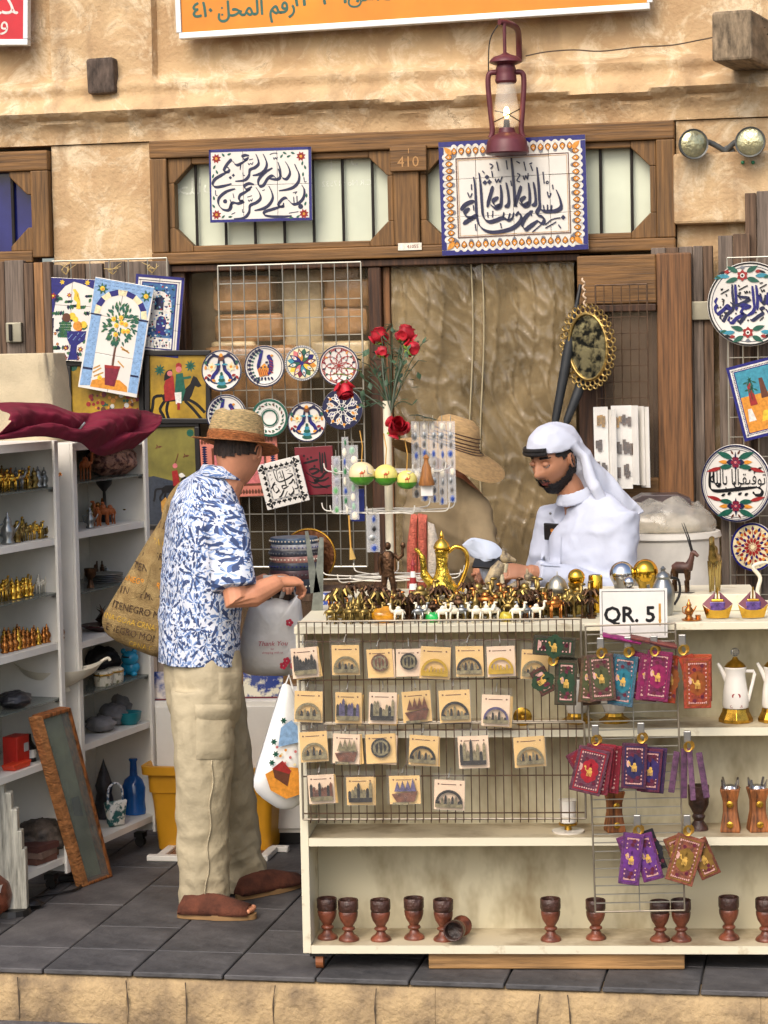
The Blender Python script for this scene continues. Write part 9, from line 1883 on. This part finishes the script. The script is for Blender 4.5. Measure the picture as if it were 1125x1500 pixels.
# coral woven bag at this person's side, white cloth in the hands
m_coral = M('coral_weave', (206, 106, 84), .8, var=.2, scale=50, bump=.9, bscale=160); m_crw = M('cream_weave', (220, 206, 186), .8, var=.15, scale=50, bump=.9, bscale=160)
q = P(618, 805, 8.45); t = thing('woven_bag', 'coral and cream striped woven bag behind the rack pole', 'bag', q, -.1)
for i, (x0, x1, m_) in enumerate(((596, 612, m_coral), (612.5, 626, m_coral), (626.5, 644, m_crw))):
 pts = []
 for px, py in [(x0 + (6 if i == 0 else 0), 752 + (12 if i == 2 else 0)), (x1 - (8 if i == 2 else 0), 754 + (14 if i == 2 else 0)), (x1, 800), (x1 + (1 if i == 2 else 0), 870), (x0, 870), (x0, 800)]: r = P(px, py, 8.45) - q; pts.append((r.x, r.z))
 pillow(pts, .035 - .006 * (i != 1)).build('woven_panel', m_, t, smooth=50)
q = P(706, 806, 8.2); t = thing('white_cloth', 'folded pale blue white cloth held in front of the khaki jacket', 'cloth', q, 0); pts = [((P(x, y, 8.2) - q).x, (P(x, y, 8.2) - q).z) for x, y in ((677, 798), (690, 788), (708, 790), (726, 796), (738, 810), (734, 818), (722, 820), (722, 838), (714, 856), (706, 846), (698, 822), (686, 812))]; pillow([tuple(p) for p in smooth(pts + [pts[0]], 3)[:-1]], .022, wr=.03, seed=9).build('fabric', M('pale_blue_cloth', (206, 214, 228), .75, var=.05), t, smooth=70)
# ------------------------------------------------------------------ carrier bags between customer and counter
m_pbag = M('frosted_bag', (214, 212, 208), .3, var=.08, scale=6, bump=.8, bscale=14)
q = P(400, 930, 8.12); t = thing('carrier_bag', 'white plastic carrier bag with red flowers beside the customer', 'bag', q, 0); pts = [((P(x, y, 8.12) - q).x, (P(x, y, 8.12) - q).z) for x, y in ((372, 872), (388, 880), (404, 876), (424, 880), (438, 872), (444, 910), (446, 960), (440, 986), (400, 990), (358, 986), (350, 960), (358, 910))]; pillow([tuple(p) for p in smooth(pts + [pts[0]], 3)[:-1]], .06, wr=.014, seed=2).build('bag_body', m_pbag, t, smooth=70)
b = MB(); y_ = -.072
b.text('Thank You', .024, 0, -.03, y_, 0, shear=.25); b.text('for', .01, 0, -.045, y_, 0).text('shopping with us', .011, 0, -.058, y_, 0)
for px, py, r in ((424, 912, 5), (420, 968, 6), (434, 962, 6), (430, 975, 5), (415, 975, 4)):
 p = P(px, py, 8.05) - q
 for i in range(5): b.disc((p.x + .008 * cos(i * 1.26), p.z + .008 * sin(i * 1.26)), .0062, y_ - .0002 * i, 0, 8)
b.build('print', paint(176, 30, 60), t, kind='stuff')
for x0, x1 in ((376, 398), (412, 434)): MB().tube(smooth([tuple(P(x0, 876, 8.12) - q), tuple(P((x0 + x1) / 2, 852, 8.1) - q), tuple(P(x1, 876, 8.12) - q)], 5), [(.012, .003)] * 11, 6).build('handle', m_pbag, t, smooth=60)
q = P(412, 1100, 7.45); t = thing('souvenir_bag', 'glossy white shopping bag printed with desert camp hung on counter side', 'bag', q, .35); pts = [((P(x, y, 7.45) - q).x, (P(x, y, 7.45) - q).z) for x, y in ((414, 1003), (398, 1050), (382, 1100), (370, 1140), (374, 1158), (395, 1176), (415, 1186), (440, 1180), (448, 1140), (444, 1060), (426, 1005))]; pillow([tuple(p) for p in smooth(pts + [pts[0]], 2)[:-1]], .045, wr=.01, seed=7).build('bag_body', M('glossy_white_bag', (226, 226, 224), .2, var=.05, coat=.4), t, smooth=60)
b = MB(); y_ = -.054; Q = lambda x, y: ((P(x, y, 7.45) - q).x, (P(x, y, 7.45) - q).z)
b.flat([Q(380, 1128), Q(402, 1118), Q(430, 1122), Q(436, 1160), Q(412, 1166), Q(388, 1152)], y_, iO); b.flat([Q(391, 1120), Q(418, 1128), Q(414, 1148), Q(394, 1134)], y_ - .001, iB); b.flat([Q(390, 1121), Q(406, 1110), Q(420, 1126), Q(416, 1130)], y_ - .0015, iR)
b.flat([Q(404, 1062), Q(420, 1052), Q(432, 1064), Q(432, 1085), Q(400, 1090)], y_ + .001, iS)
for px, py in ((393, 1082), (396, 1100), (390, 1112), (408, 1052)):
 for i in range(6): b.leaf(Q(px, py), i * 1.05, .012, .006, y_ - .001, iG)
for i in range(14): b.disc(Q(398 + (i * 7) % 36, 1090 + (i * 11) % 36), .005, y_ - .0008 - i * .00002, (iP, iC, iWh, iO)[i % 4], 7)
deco(b, t, 'print')
MB().tube(smooth([Q(416, 1010) + (0,), Q(420, 985) + (0,), Q(428, 1008) + (0,)], 4) if False else [(Q(416, 1010)[0], 0, Q(416, 1010)[1]), (Q(424, 990)[0], .0, Q(424, 990)[1]), (Q(430, 1010)[0], 0, Q(430, 1010)[1])], .004, 6).build('handle', m_pbag, t)
bpy.data.scenes.remove(TMP)
